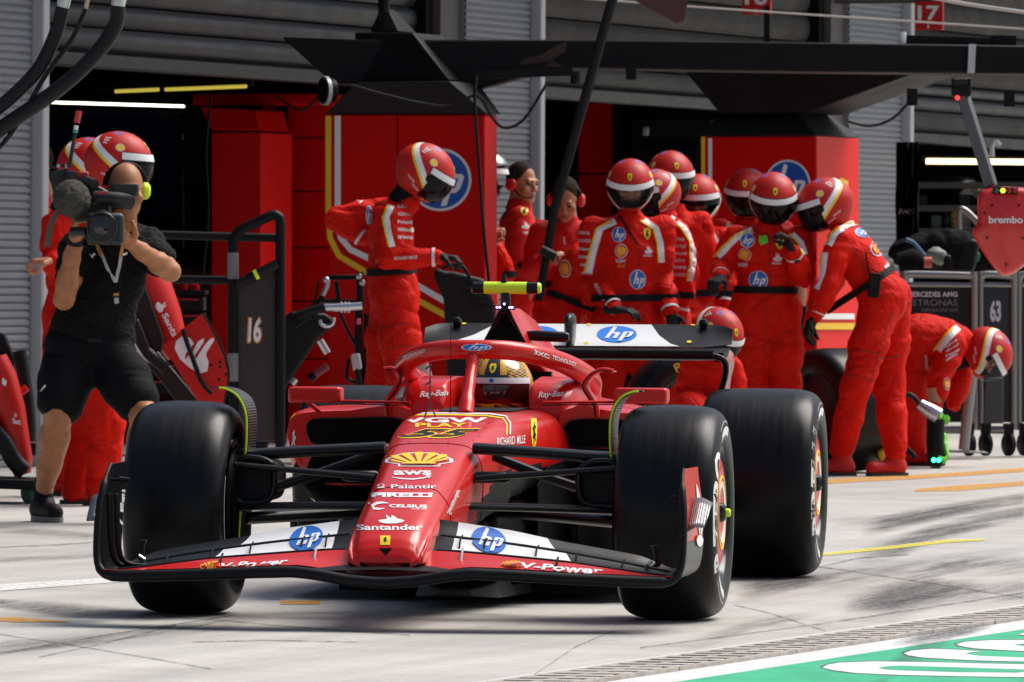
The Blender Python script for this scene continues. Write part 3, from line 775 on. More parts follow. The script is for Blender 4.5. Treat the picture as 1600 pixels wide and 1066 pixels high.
# numbered garage signs hang out over the lane, square to it
M_sred = mat('sign_red', (.50, .012, .014), .45)
for num, x0, y0, x1, y1, Yd, lab in (('16', 1159, -26, 1204, 23, 54.5, 'red garage number sign reading 16 cut by the top of the view'), ('17', 1429, 2, 1473, 47, 58, 'red garage number sign reading 17 above the right hand beam')):
    P0 = at((x0+x1)/2, 30, Yd)
    sg = thing('number_sign', lab, 'sign', at((x0+x1)/2, y1, Yd), 0, 'red number signs over the garages')
    slab('plate', x0, y0, x1, y1, P0, .03, M_sred, sg, bevel=.004)
    decal('numeral', [(place(txt(num, .03), x0+5, y1-15, x1-5, y0+7), M_white), (place(txt('i'), (x0+x1)/2-1.5, y1-3, (x0+x1)/2+1.5, y1-9), M_white)], lambda u, v: (u, v), flat(P0, LN), sg, .006)
    mk('arm', MB().bar(hit((x0+x1)/2, y0, P0+LN*.03, LN)-NF*1.5, hit((x0+x1)/2, y0, P0+LN*.03, LN)+NF*.1, .03, .03), M_brown, sg)
def cable(name, P, r, m, label, cat, n=8, group=None):
    q = MB().tube(spline(P, n), r, 8); o = mk(name, q, m); tag(o, label, cat, group); return o
M_rubber = mat('rubber_hose', (.008, .008, .009), .5, spec=.25)
M_wire = mat('bright_wire', (.45, .42, .38), .5)
cable('overhead_wire', [at(x, y, 44) for x, y in ((860, -6), (1100, 12), (1400, 32), (1700, 52))], .006, M_wire, 'thin pale wire sagging across in front of the red number signs', 'wire')
cable('overhead_wire', [at(x, y, 44) for x, y in ((1440, -6), (1520, 8), (1620, 22))], .011, M_wire, 'thicker pale cable crossing the upper right corner', 'wire')
cable('loose_cable', [at(x, y, 44.7) for x, y in ((548, 133), (600, 148), (650, 160), (700, 166), (745, 150), (770, 185), (790, 200), (820, 185), (855, 130))], .009, M_rubber, 'black cable drooping from the cowl to the air line rail', 'cable')
cable('loose_cable', [at(x, y, 44.6) for x, y in ((744, 118), (742, 160), (748, 250), (756, 360), (764, 440))], .010, M_rubber, 'black hose hanging straight down beside the blue disc', 'cable')
cable('loose_cable', [at(x, y, 48) for x, y in ((1325, 190), (1360, 197), (1395, 185), (1425, 155))], .009, M_rubber, 'short black cable looping below the right hand beam', 'cable')
# three thick hoses at the top left corner with metal couplings
for nm, P, r, lab in ((0, ((98, 12), (88, 50), (62, 105), (20, 150), (-30, 190)), .029, 'left thick black hose curving out of the top left corner'),
                     (1, ((134, 14), (112, 62), (70, 120), (20, 205), (-20, 250)), .010, 'thin black hose between the two thick hoses in the top left corner'),
                     (2, ((184, 10), (180, 40), (150, 84), (90, 140), (-30, 222)), .032, 'right thick black hose curving out of the top left corner')):
    h_ = thing('air_hose', lab, 'hose', at(P[-1][0], P[-1][1], 31), 0, 'hoses hanging at the top left')
    mk('hose', MB().tube(spline([at(x, y, 31) for x, y in P], 8), r, 12), M_rubber, h_)
    a, b = at(P[0][0], P[0][1], 31), at(P[0][0]+5, P[0][1]-30, 31)
    mk('coupling', MB().tube([a, a*.5+b*.5, b], [r*.9, r*1.02, r*.95], 12), mat('brass_coupling', (.5, .42, .28), .3, 1) if nm == 1 else M_steel, h_)
# boom poles
bp_ = thing('wheel_gun_boom', 'thin black boom pole slanting down in front of the headset man', 'boom', at(842, 470, 43.0))
mk('pole', MB().tube([at(x, y, 43.0) for x, y in ((965, -30), (893, 230), (866, 330), (842, 470))], [.03, .03, .028, .024], 10), M_dark, bp_)
mk('clamp', MB().tube([at(845, 390, 42.95), at(868, 402, 42.95)], .03, 10), M_dark, bp_)
mk('bracket', MB().prism([at(x, y, 43.1) for x, y in ((955, -20), (1080, -20), (1068, 34), (1058, 36))], Vector((0, .12, 0))), mat('dark_red_bracket', (.06, .012, .012), .5), bp_)
for x, y, Yq in ((1199, 45, 46), ):
    tag(mk('signal_post', MB().bar(at(1198, 10, 46), at(1198, 66, 46), .035, .035), M_black), 'short black post standing on the beam under the number 16 sign', 'post')
# hanging stop light in a red shell with coloured lamps
pl = thing('pit_stop_light', 'red shield shaped hanging stop light with four small lamps on top', 'stop light', at(1566, 430, 40.0))
YB = 40.0
out = spline([Vector((x, y, 0)) for x, y in ((1529, 305), (1540, 295), (1566, 292), (1592, 293), (1620, 296), (1634, 306), (1637, 340), (1644, 358), (1638, 375), (1612, 405), (1586, 426), (1572, 431), (1560, 426), (1540, 400), (1524, 372), (1521, 358), (1528, 346))], 3, closed=True)
secs = []
for sc_, dy in ((.86, -.075), (.95, -.06), (1.0, -.02), (1.0, .05), (.9, .09)):
    secs.append([at(1582+(p.x-1582)*sc_, 360+(p.y-360)*sc_, YB)+Vector((0, dy, 0)) for p in out])
M_lred = mat('glossy_red_shell', (.60, .014, .010), .35, coat=.4)
shell = mk('shell', MB().loft(secs), M_lred, pl, smooth=50)
mk('lamp_bar', MB().prism([at(x, y, YB-.09) for x, y in ((1552, 292), (1591, 293), (1591, 304), (1552, 303))], Vector((0, .06, 0))), M_black, pl, bevel=.004)
for x, m in ((1557, mat('lamp_green', (.0, .10, .07), .3)), (1567, mat('lamp_yellow_lit', (1, .62, .02), emit=1.2)), (1577, mat('lamp_red', (.35, .01, .015), .3)), (1586, mat('lamp_red', (.35, .01, .015), .3))):
    mk('lamp', MB().lathe([(0, .012), (.012, .008), (.014, 0)], Matrix.Translation(at(x, 298, YB-.09)) @ Matrix.Rotation(math.radians(90), 4, 'X'), 14), m, pl)
decal('lettering', [(place(txt('brembo', .02), 1545, 349, 1598, 338), M_white)], lambda u, v: (u, v), bvh([shell]), pl, .004)
for x, y in ((1550, 321), (1592, 321), (1538, 333), (1542, 372), (1598, 372), (1572, 413)):
    mk('rivet', MB().lathe([(0, .006), (.006, .003), (.007, 0)], Matrix.Translation(at(x, y, YB-.078)) @ Matrix.Rotation(math.radians(90), 4, 'X'), 8), M_dark, pl)
mk('boom_arm', MB().bar(at(1504, 145, YB+.1), at(1549, 292, YB+.02), .06, .06), mat('boom_grey', (.10, .10, .11), .4, .3), pl, bevel=.01)
mk('pivot', MB().box(at(1502, 136, YB+.1), (.10, .12, .10)), M_black, pl, bevel=.01)
mk('pivot_clamp', MB().tube([at(1490, 128, YB+.05), at(1512, 128, YB+.05)], .022, 10), M_dark, pl)
mk('small_red_lamp', MB().lathe([(0, .01), (.01, .006), (.012, 0)], Matrix.Translation(at(1496, 153, YB-.02)) @ Matrix.Rotation(math.radians(90), 4, 'X'), 12), mat('red_led', (1, .02, .02), emit=3), pl)
# ================================================================ the racing car
TH = .129888
CARM = Matrix.Translation((-.2726, 25.4232, 0)) @ Matrix.Rotation(-TH, 4, 'Z'); CINV = CARM.inverted()
car = thing('race_car', 'red open wheel racing car number 55 on wide black slick tyres', 'racing car', (-.2726, 25.4232, 0), -TH)
def cl(px, py, y):      # photo pixel -> car coordinates on the cross plane y
    P0 = CARM @ Vector((0, y, 0)); n = CARM.to_3x3() @ Vector((0, 1, 0))
    return CINV @ hit(px, py, P0, n)
def cx(px, py, x):
    P0 = CARM @ Vector((x, 0, 0)); n = CARM.to_3x3() @ Vector((1, 0, 0))
    return CINV @ hit(px, py, P0, n)
V3 = lambda x, y, z: Vector((x, y, z))
M_car = mat('racing_red', (.56, .007, .004), .34, coat=.35, coatr=.12, spec=.25)
M_carb = mat('carbon_fibre', (.007, .007, .008), .36, spec=.3, wave=(70, 'DIAGONAL'), bump=.12)
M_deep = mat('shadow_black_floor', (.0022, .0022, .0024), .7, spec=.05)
M_carbg = mat('carbon_gloss', (.007, .007, .008), .30, spec=.28)
M_cblk = mat('car_black', (.005, .005, .006), .5, spec=.18)
M_tread = mat('slick_rubber', (.0045, .0045, .0052), .34, spec=.20, var=.22, vscale=5, stretch=(8, .6, .6))
M_side = mat('sidewall_rubber', (.0045, .0045, .005), .34, spec=.22)
M_cwhite = mat('white_vinyl', (.76, .76, .75), .4)
M_cyel = mat('yellow_vinyl', (.86, .56, .012), .4)
M_neon = mat('neon_yellow', (.62, .85, .02), .45)
M_rim = mat('dark_rim', (.03, .03, .034), .22, .75)
C = dict(parent=car, sp='l')
def cmk(name, q, m, parent=car, **k): return mk(name, q, m, parent, sp='l', **k)

# ---- wheels
def wheel(x, y, w, side, name='wheel'):
    root = bpy.data.objects.new(name, None); COL.objects.link(root); root.parent = car; WM[root] = WM[car].copy()
    Mx = Matrix.Translation((x, y, .36)) @ Matrix.Rotation(math.radians(90*side), 4, 'Y')   # local +h points outwards
    hw = w/2
    half = [(.232, hw-.022), (.240, hw-.012), (.262, hw-.003), (.290, hw), (.318, hw-.008), (.337, hw-.024), (.3485, hw-.046), (.3545, hw-.070), (.3580, hw-.100), (.3597, hw*.25)]
    prof = half+[(.36, 0)]+[(r, -h) for r, h in half[::-1]]
    pr = spline([V3(r, h, 0) for r, h in prof], 2)
    q = MB().lathe([(p.x, p.y) for p in pr], Mx, 96)
    ntp = len(pr); q.I = [1 if (i//96 < 9 or i//96 > ntp-11) else 0 for i in range(len(q.F))]
    ty = cmk('tyre', q, [M_tread, M_side], root, smooth=60)
    q = MB()
    for s in (1, -1): q.lathe([(.233, s*(hw-.021)), (.226, s*(hw-.016)), (.217, s*(hw-.03)), (.212, s*(hw-.07)), (.210, s*.02)], Mx, 64)
    cmk('rim', q, M_rim, root, smooth=60)
    xo = lambda r: float(np.interp(r, [p[0] for p in half], [p[1] for p in half]))
    def ringpos(r, a, lift=.0015):     # a: angle, 0 = forwards, 90 = up
        p = V3(0, -r*math.cos(a), r*math.sin(a)); return V3(x+side*(xo(r)+lift), y, .36)+p
    if True:
        q = MB(); q.lathe([(0, hw-.020), (.06, hw-.020), (.10, hw-.012), (.165, hw-.016), (.195, hw-.026), (.205, hw-.05)], Mx, 64)
        cmk('wheel_cover', q, M_car if side > 0 or True else M_cblk, root, smooth=50)
        q = MB(); q.lathe([(.1175, hw-.0135), (.118, hw-.0105), (.125, hw-.0105), (.1255, hw-.0145)], Mx, 64); cmk('yellow_ring', q, M_cyel, root)
        q = MB(); q.lathe([(.086, hw-.0165), (.087, hw-.013), (.103, hw-.0105), (.1035, hw-.0145)], Mx, 64); cmk('white_ring', q, M_cwhite, root)
        q = MB(); q.lathe([(.034, hw-.022), (.031, hw-.006), (.022, hw+.002), (.020, hw-.006), (0, hw-.006)], Mx, 24); nut = cmk('wheel_nut', q, M_rim, root)
        if y < 1:
            q = MB(); q.lathe([(.015, hw-.006), (.014, hw+.012), (.010, hw+.017), (0, hw+.018)], Mx, 20); cmk('sensor_cap', q, M_neon, nut)
        for k in range(10):
            a = 2*math.pi*k/10; q = MB().lathe([(0, .004), (.006, .003), (.007, 0)], Mx @ Matrix.Translation((.196*math.cos(a), .196*math.sin(a), hw-.027)), 8); cmk('bolt', q, M_rim, root)
        # sidewall print
        def arc_text(body, a0, a1, r0, r1):
            sh = txt(body, .05, .12); bm = bmesh.new(); vs = [bm.verts.new((u, v*.2, 0)) for u, v in sh[0]]
            for f in sh[1]:
                try: bm.faces.new([vs[i] for i in f])
                except ValueError: pass
            for _ in range(2):
                es = [e for e in bm.edges if e.calc_length() > .05]
                if es: bmesh.ops.subdivide_edges(bm, edges=es, cuts=1)
            bm.verts.index_update()
            q = MB(); q.add([ringpos(r0+(r1-r0)*v.co.y*5, math.radians(a0+(a1-a0)*v.co.x)) for v in bm.verts], [tuple(v.index for v in f.verts) for f in bm.faces]); bm.free()
            cmk('sidewall_lettering', q, M_cwhite, root, smooth=None, recalc=False)
        if side > 0:
            arc_text('P ZERO' if y < 1 else 'PIRELLI', -40, 44, .256, .322)
        for a0, a1 in ((-82, -46), (64, 104)):
            q = MB(); n = 14; V = []
            for k in range(n+1):
                a = math.radians(a0+(a1-a0)*k/n); V += [ringpos(.260, a), ringpos(.284, a), ringpos(.308, a)]
            q.add(V, [f for k in range(n) for f in ((3*k, 3*k+1, 3*k+4, 3*k+3), (3*k+1, 3*k+2, 3*k+5, 3*k+4))]); cmk('sidewall_band', q, M_cwhite, root, smooth=None)
    if side < 0:
        q = MB(); n = 14; V = []
        for k in range(n+1):
            a = math.radians(-38+62*k/n)
            for r in (.268, .290): p = ringpos(r, a); V.append(V3(2*x-p.x, p.y, p.z))
        q.add(V, [(2*k, 2*k+1, 2*k+3, 2*k+2) for k in range(n)]); cmk('sidewall_band', q, mat('grey_band', (.30, .30, .30), .5), root, smooth=None)
    return root
wheel(.8275, 0, .345, 1); wheel(-.8275, 0, .345, -1)
wheel(.775, 3.6, .45, 1); wheel(-.775, 3.6, .45, -1)

# ---- nose and survival cell
def section(y, zt, a, b, zm, zb, dome=.010, n=4):
    P = [(0, zt+dome), (a*.55, zt+dome*.7), (a*.88, zt-.004), (a+(b-a)*.35, zt-.030), (a+(b-a)*.78, zt-(zt-zm)*.55), (b, zm), (b*.985, zm-(zm-zb)*.5), (b*.90, zb+.012), (b*.55, zb), (0, zb)]
    L = [V3(x, y, z) for x, z in P]+[V3(-x, y, z) for x, z in P[-2:0:-1]]
    return spline(L, n, closed=True)
ns = [(-1.037, .222, .060, .085, .216, .209, .002), (-1.033, .240, .088, .112, .225, .206, .004), (-1.018, .262, .098, .122, .235, .204, .006), (-.99, .287, .103, .128, .245, .203, .008), (-.94, .316, .107, .133, .262, .204, .008), (-.85, .355, .109, .137, .280, .208, .008),
      (-.70, .402, .111, .142, .315, .216, .008), (-.5, .457, .114, .148, .355, .235, .008), (-.25, .518, .124, .160, .41, .262, .008), (0, .571, .142, .175, .46, .30, .008), (.25, .612, .162, .193, .49, .33, .008), (.5, .641, .182, .213, .51, .345, .008)]
def two_tone(q):      # lower flank of the cell is bare carbon
    for i, f in enumerate(q.F):
        c_ = sum((q.V[k] for k in f), Vector())/len(f)
        if c_.z < interp([-.15, 0, .3, .6, 2.3], [.2, .40, .468, .488, .488], c_.y): q.I[i] = 1
    return q
def dense(L, m=4):
    return [tuple(a+(b-a)*k/m for a, b in zip(L[i], L[i+1])) for i in range(len(L)-1) for k in range(m)]+[L[-1]]
nose = cmk('nose_cone', two_tone(MB().loft([section(*s) for s in dense(ns)])), [M_car, M_cblk], smooth=60)
cs = [(.5, .641, .182, .213, .51, .37, .008), (.7, .657, .195, .229, .52, .38, .006), (.86, .664, .203, .242, .53, .385, .004), (1.1, .668, .212, .268, .54, .39, .0), (1.5, .672, .23, .31, .54, .39, .0), (2.0, .69, .24, .33, .54, .39, 0), (2.3, .70, .24, .33, .54, .39, 0)]
tub = cmk('survival_cell', two_tone(MB().loft([section(*s) for s in dense(cs)])), [M_car, M_cblk], smooth=60)
ls = [(.0, .30, .09, .12, .25, .19, 0), (.3, .345, .13, .17, .25, .15, 0), (.6, .385, .17, .21, .25, .12, 0), (1.0, .40, .20, .25, .25, .10, 0), (2.3, .40, .24, .30, .25, .08, 0)]
cmk('keel', MB().loft([section(*s) for s in ls]), M_deep, smooth=60)
q = MB(); 
for yy in (-.55, .02):
    z0 = [s for s in ns]
    sec = [interp([s[0] for s in ns], [s[i] for s in ns], yy) for i in range(7)]
    L = section(yy, sec[1]+.001, sec[2]+.001, sec[3]+.001, sec[4], sec[5]-.001, sec[6]); q = MB(); q.tube(L+[L[0]], .0011, 5, caps=False); cmk('panel_seam', q, M_cblk)
# ---- cockpit shoulders, headrest
for s in (1, -1):
    S_ = []
    for y, xi, xo_, zt, zb in ((1.42, .155, .285, .70, .64), (1.46, .145, .30, .752, .64), (1.52, .14, .315, .772, .62), (1.75, .135, .33, .785, .60), (2.05, .14, .33, .78, .60), (2.35, .10, .30, .76, .60)):
        S_.append([V3(s*x, y, z) for x, z in ((xi, zb), (xi, zt-.02), (xi+.015, zt), (xo_-.05, zt), (xo_-.012, zt-.02), (xo_, zt-.05), (xo_+.02, zb))])
    cmk('cockpit_shoulder', MB().loft(S_), M_car, smooth=50, bevel=.006)
cmk('cockpit_lining', MB().prism([V3(-.16, 1.98, .55), V3(.16, 1.98, .55), V3(.16, 1.98, .80), V3(-.16, 1.98, .80)], V3(0, .03, 0)), M_cblk)
cmk('cockpit_opening', MB().prism([V3(-.13, 1.12, .6685), V3(.13, 1.12, .6685), V3(.15, 1.5, .674), V3(-.15, 1.5, .674)], V3(0, 0, .004)), M_cblk)
# ---- halo
half_ = [(0, 1.075, .888), (-.06, 1.085, .888), (-.125, 1.125, .884), (-.20, 1.215, .870), (-.265, 1.345, .846), (-.305, 1.50, .818), (-.322, 1.68, .79), (-.318, 1.86, .765), (-.295, 2.03, .735), (-.27, 2.16, .70)]
pts = [V3(*p) for p in half_[::-1]]+[V3(-p[0], p[1], p[2]) for p in half_[1:]]
q = MB(); P = spline(pts, 5); m_ = len(P)
rr = [.034+.012*(abs(i/(m_-1)-.5)*2)**2 for i in range(m_)]
q.tube(P, rr, 16)
halo = cmk('halo', q, M_car, smooth=60)
q = MB(); pp = [cl(x, y, yy) for x, y, yy in ((729.5, 648, .86), (730.5, 620, .92), (733, 590, .99), (738, 565, 1.045), (744, 548, 1.075))]
for p in pp: p.x *= .25
q.tube(spline(pp, 4), [.027]*4+[.022]*4+[.020]*4+[.024]*4+[.040], 14); halop = cmk('halo_pylon', q, M_car, smooth=60)
# ---- airbox, engine cover
def tri(y, zt, zb, ht, hb, r=.3):
    L = [V3(0, y, zt), V3(ht*.7, y, zt-.004), V3(ht, y, zt-.02), V3(ht+(hb-ht)*.5, y, zt-(zt-zb)*.5), V3(hb, y, zb+.02), V3(hb*.9, y, zb), V3(0, y, zb)]
    return spline(L+[V3(-p.x, p.y, p.z) for p in L[-2:0:-1]], 3, closed=True)
S_ = [tri(1.90, 1.022, .86, .026, .086), tri(1.93, 1.030, .84, .032, .096), tri(2.1, 1.03, .78, .04, .14), tri(2.5, .985, .66, .045, .22), tri(3.0, .90, .58, .04, .26), tri(3.6, .78, .5, .035, .20), tri(4.0, .66, .48, .03, .10)]
cover = cmk('engine_cover', MB().loft(S_), M_car, smooth=60)
c = tri(1.897, 1.012, .872, .018, .074); cmk('air_intake', MB().loft([c, tri(1.899, 1.012, .872, .018, .074)]), mat('intake_black', (.003, .003, .003), .9, spec=.1))
q = MB(); L = tri(1.895, 1.020, .864, .024, .083); q.tube(L+[L[0]], .006, 8, caps=False); cmk('intake_lip', q, M_cblk)
# T camera
cc = cl(790, 450, 1.87)
tcam = cmk('roll_hoop_camera', MB().tube([cc+V3(-.125, 0, 0), cc+V3(-.118, 0, 0), cc+V3(.118, 0, 0), cc+V3(.125, 0, 0)], [.014, .021, .021, .014], 16), M_carbg, smooth=40)
cmk('camera_sleeve', MB().tube([cc+V3(-.078, 0, 0), cc+V3(.078, 0, 0)], .0222, 16), M_neon, tcam)
cmk('camera_cap', MB().tube([cc+V3(.118, 0, 0), cc+V3(.129, 0, 0)], [.0215, .016], 16), M_neon, tcam)
cmk('camera_top_sensor', MB().tube([cc+V3(-.005, 0, .018), cc+V3(-.005, 0, .036), cc+V3(-.005, 0, .05)], [.014, .009, .005], 10), M_carbg, tcam)
cmk('camera_stalk', MB().tube([cc+V3(0, 0, -.015), cc+V3(0, .01, -.075)], [.018, .020], 12), M_carbg)
M_led = mat('violet_led', (.75, .35, 1), emit=5)
for dx, dz, m in ((-.026, -.070, M_led), (-.016, -.070, M_led), (0, -.058, M_led), (.020, -.070, M_led), (.029, -.070, M_led)):
    cmk('status_lamp', MB().lathe([(0, .004), (.003, .003), (.004, 0)], Matrix.Translation(cc+V3(dx, -.035, dz)) @ Matrix.Rotation(math.radians(90), 4, 'X'), 8), m)
cmk('lamp_collar', MB().tube([cc+V3(0, .0, -.064), cc+V3(0, .0, -.080)], [.034, .036], 14), M_cblk)
a, b = cl(818, 524, 2.02), cl(884, 527, 2.0)
pod = cmk('side_camera_pod', MB().tube([a, a*.9+b*.1, a*.7+b*.3, b, b+V3(.012, 0, 0)], [.010, .017, .020, .020, .014], 14), M_carbg, smooth=50)
# ---- mirrors
for s in (1, -1):
    h = [cl(1001, 619, 1.2)] if s > 0 else [cl(491, 617, 1.2)]
    c = h[0]; root = bpy.data.objects.new('mirror', None); COL.objects.link(root); root.parent = car; WM[root] = WM[car].copy()
    cmk('mirror_housing', MB().box(c+V3(0, .04, 0), (.188, .10, .056)), M_car, root, bevel=.012, seg=3)
    cmk('mirror_glass', MB().box(c+V3(0, .0915, 0), (.165, .004, .044)), M_steel, root)
    inn = V3(s*.235, 1.15, c.z-.024)
    cmk('mirror_arm', MB().tube([c+V3(-s*.09, .03, -.022), inn], [.005, .005], 8, flat=1.0), M_car, root)
    cmk('arm_edge', MB().bar(c+V3(-s*.09, .02, -.031), inn+V3(0, -.01, -.009), .012, .004), M_cblk, root)
    cmk('mirror_prop', MB().bar(c+V3(s*.03, .04, -.026), V3(c.x+s*.015, 1.45, .655), .02, .006), M_car, root)
    w = [(600, 577), (612, 576), (621, 581), (624, 592), (617, 607), (607, 622), (603, 635), (604, 650)] if s < 0 else [(958, 580), (940, 578), (924, 586), (915, 598), (915, 608), (924, 622), (932, 636), (934, 650)]
    P = spline([cl(x, y, 1.35) for x, y in w], 4); V = []
    for i, p in enumerate(P): V += [p, p+V3(0, .09+.05*i/len(P), 0), p+V3(.004, .09+.05*i/len(P), -.004), p+V3(.004, 0, -.004)]
    nP = len(P)
    cmk('cockpit_winglet', MB().loft([V[4*i:4*i+4] for i in range(nP)]), M_car, smooth=40)
    cmk('winglet_edge', MB().tube([p+V3(0, -.002, 0) for p in P], .0085, 8), M_car); cmk('winglet_trim', MB().tube([p+V3(-s*.007, -.007, -.003) for p in P], .0035, 6), M_cblk)
# ---- sidepods
for s in (1, -1):
    def pod_sec(y, xi, xo_, zt, zb, rt=.05, und=0):
        L = [(xi, zt+.012), (xi+(xo_-xi)*.5, zt+.008), (xo_-rt*1.3, zt), (xo_-rt*.35, zt-rt*.35), (xo_, zt-rt*1.3), (xo_+.002, (zt+zb)/2+.02), (xo_-.02-und*.3, zb+.05), (xo_-.06-und, zb), (xi+(xo_-xi)*.3, zb), (xi, zb)]
        return [V3(s*p.x, y, p.z) for p in spline([V3(x, 0, z) for x, z in L], 3, closed=True)]
    S_ = [pod_sec(1.40, .27, .705, .656, .40, .05, .08), pod_sec(1.44, .27, .718, .664, .37, .05, .06), pod_sec(1.7, .27, .735, .672, .32, .06, .06), pod_sec(2.2, .25, .74, .66, .22, .08, .08), pod_sec(2.8, .2, .66, .56, .15, .09, .1), pod_sec(3.4, .1, .42, .42, .12, .08, .08)]
    q = MB().loft(S_)
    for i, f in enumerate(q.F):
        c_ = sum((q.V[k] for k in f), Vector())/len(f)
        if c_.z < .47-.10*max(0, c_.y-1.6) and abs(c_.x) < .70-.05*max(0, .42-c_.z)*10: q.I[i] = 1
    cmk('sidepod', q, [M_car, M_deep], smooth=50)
    L = spline([V3(s*x, 1.392, z) for x, z in ((.30, .632), (.50, .636), (.615, .630), (.640, .605), (.632, .565), (.60, .545), (.45, .545), (.30, .545))], 4, closed=True)
    M_hole = MATS['intake_black']
    cmk('radiator_inlet', MB().loft([L, [p+V3(0, .02, 0) for p in L]]), M_hole)
    q = MB(); q.tube(L+[L[0]], .004, 6, caps=False); cmk('inlet_lip', q, M_cblk)
    L = [V3(s*x, 1.393, z) for x, z in ((.28, .535), (.585, .535), (.63, .49), (.65, .43), (.62, .405), (.28, .405))]
    cmk('undercut_shade', MB().loft([L, [p+V3(0, .02, 0) for p in L]]), M_deep)  # flat black plate painting the shade of the recess below the inlet
    # floor with fences
    fl_ = [V3(s*x, y, z) for x, y, z in ((.10, .95, .065), (.45, 1.15, .09), (.68, 1.30, .10), (.72, 1.6, .09), (.72, 2.9, .09), (.55, 3.3, .1), (.1, 3.3, .1))]
    cmk('floor', MB().prism(fl_, V3(0, 0, .02)), M_deep, bevel=.004)
    for x0, x1, zt in ((.22, .24, .30), (.36, .42, .30), (.50, .58, .29), (.64, .73, .27)):
        P = spline([V3(s*x0, 1.12, .10), V3(s*(x0+x1)/2, 1.3, .10), V3(s*x1, 1.7, .10)], 4); V = []
        for p in P: V += [p, p+V3(0, 0, zt-.1), p+V3(.006, 0, zt-.1), p+V3(.006, 0, 0)]
        cmk('floor_fence', MB().loft([V[4*i:4*i+4] for i in range(len(P))]), M_deep)
    # carbon cell side below the red
    cmk('side_board', MB().prism([V3(s*.262, .78, .16), V3(s*.30, 1.42, .16), V3(s*.30, 1.42, .50), V3(s*.275, 1.0, .485), V3(s*.262, .78, .42)], V3(s*.006, 0, 0)), M_deep)
q = MB().loft([[V3(-w_, y, z0), V3(w_, y, z0), V3(w_*.85, y, z1), V3(-w_*.85, y, z1)] for y, w_, z0, z1 in ((.62, .06, .045, .065), (.70, .15, .035, .085), (.95, .16, .03, .11), (1.3, .2, .03, .12))])
cmk('bib', q, mat('plank_grey', (.05, .05, .048), .6, var=.25, vscale=10), bevel=.006)
cmk('underfloor', MB().box((0, 2.2, .05), (1.0, 1.9, .04)), M_cblk)
# ---- front suspension
def arm(P, w, t, name, m=None):
    q = MB(); P = [V3(*p) for p in P]; d = (P[-1]-P[0]).normalized(); f = V3(0, 1, 0); f = (f-d*f.dot(d)).normalized(); u = d.cross(f); S_ = []
    for p in P:
        S_.append([p+f*(w*math.cos(a))+u*(t*math.sin(a)) for a in [2*math.pi*k/12 for k in range(12)]])
    q.loft(S_); return cmk(name, q, m or M_carbg, smooth=60)
for s in (1, -1):
    xw = s*.645
    arm([(s*.15, -.02, .568), (s*.4, -.04, .554), (xw, -.03, .538)], .038, .020, 'upper_wishbone')
    arm([(s*.20, .38, .558), (s*.45, .16, .548), (xw, .0, .545)], .030, .015, 'upper_wishbone')
    arm([(s*.21, .05, .54), (s*.4, .02, .47), (xw, -.02, .395)], .022, .017, 'push_rod')
    arm([(s*.17, -.12, .470), (s*.4, -.13, .488), (xw, -.12, .508)], .020, .011, 'track_rod')
    arm([(s*.13, -.18, .378), (s*.4, -.16, .374), (xw, -.08, .365)], .036, .014, 'lower_wishbone')
    arm([(s*.15, .42, .345), (s*.4, .24, .335), (xw, .06, .322)], .044, .022, 'lower_wishbone')
    # brake duct scoop
    L = spline([V3(s*(.60+dx), -.10, .455+dz) for dx, dz in ((-.075, .055), (-.02, .075), (.04, .06), (.045, -.06), (-.01, -.075), (-.07, -.06), (-.085, .0))], 4, closed=True)
    bd = cmk('brake_duct', MB().tube(L+[L[0]], .011, 8, caps=False), M_carbg, smooth=60)
    cmk('duct_core', MB().loft([[p+V3(0, .02, 0) for p in L], [p+V3(0, .25, 0) for p in L]]), M_cblk, bd)
    q = MB()
    for k in range(4): q.bar(V3(s*.525, -.085, .41+.03*k), V3(s*.645, -.085, .41+.03*k), .003, .003)
    for k in range(3): q.bar(V3(s*(.55+.03*k), -.085, .385), V3(s*(.55+.03*k), -.085, .525), .003, .003)
    cmk('duct_grille', q, M_cblk, bd)
    cmk('upright', MB().tube([V3(s*.64, 0, .36), V3(s*.72, 0, .36)], .2, 28), M_deep)
    cmk('brake_drum', MB().tube([V3(s*.648, -.0, .36), V3(s*.66, 0, .36)], .215, 36), M_carbg, smooth=50)
    # wheel deflector: curved blade over the inner shoulder of the tyre
    pxs = [(336, 606), (352, 607), (368, 615), (379, 630), (385, 652), (385, 690), (381, 740), (376, 800), (373, 842)]
    P = [cl(x, y, -.06) for x, y in pxs]
    if s > 0:
        P = [V3(-p.x, p.y, p.z) for p in P]
    P = spline(P, 5); S_ = []; n = len(P)
    for i, p in enumerate(P):
        t = i/(n-1); wd_ = interp([0, .15, .35, .6, 1], [.03, .10, .20, .17, .13], t); th = interp([0, .2, 1], [.003, .006, .007], t)
        tg = (P[min(i+1, n-1)]-P[max(i-1, 0)]).normalized(); nn_ = tg.cross(V3(0, 1, 0)).normalized()
        S_.append([p+nn_*th, p+V3(0, wd_, 0)+nn_*th*1.0, p+V3(0, wd_, 0)-nn_*th, p-nn_*th])
    dfl = cmk('wheel_deflector', MB().loft(S_), mat('ribbed_carbon', (.02, .02, .022), .3, spec=.6, wave=(34, 'Z'), bump=.5), smooth=40)
    cmk('deflector_edge', MB().tube([p+V3(0, -.004, 0) for p in P[2:]], .0042, 6), M_neon, dfl)
    a, b = (730, 747), (789, 747)
    zc = cl(760, 746, -.10).z
    cp = cmk('nose_camera_pod', MB().tube([V3(s*.135, -.10, zc), V3(s*.165, -.10, zc), V3(s*.17, -.10, zc), V3(s*.268, -.10, zc), V3(s*.285, -.10, zc)], [.016, .016, .020, .020, .012], 14), M_carbg, smooth=40)
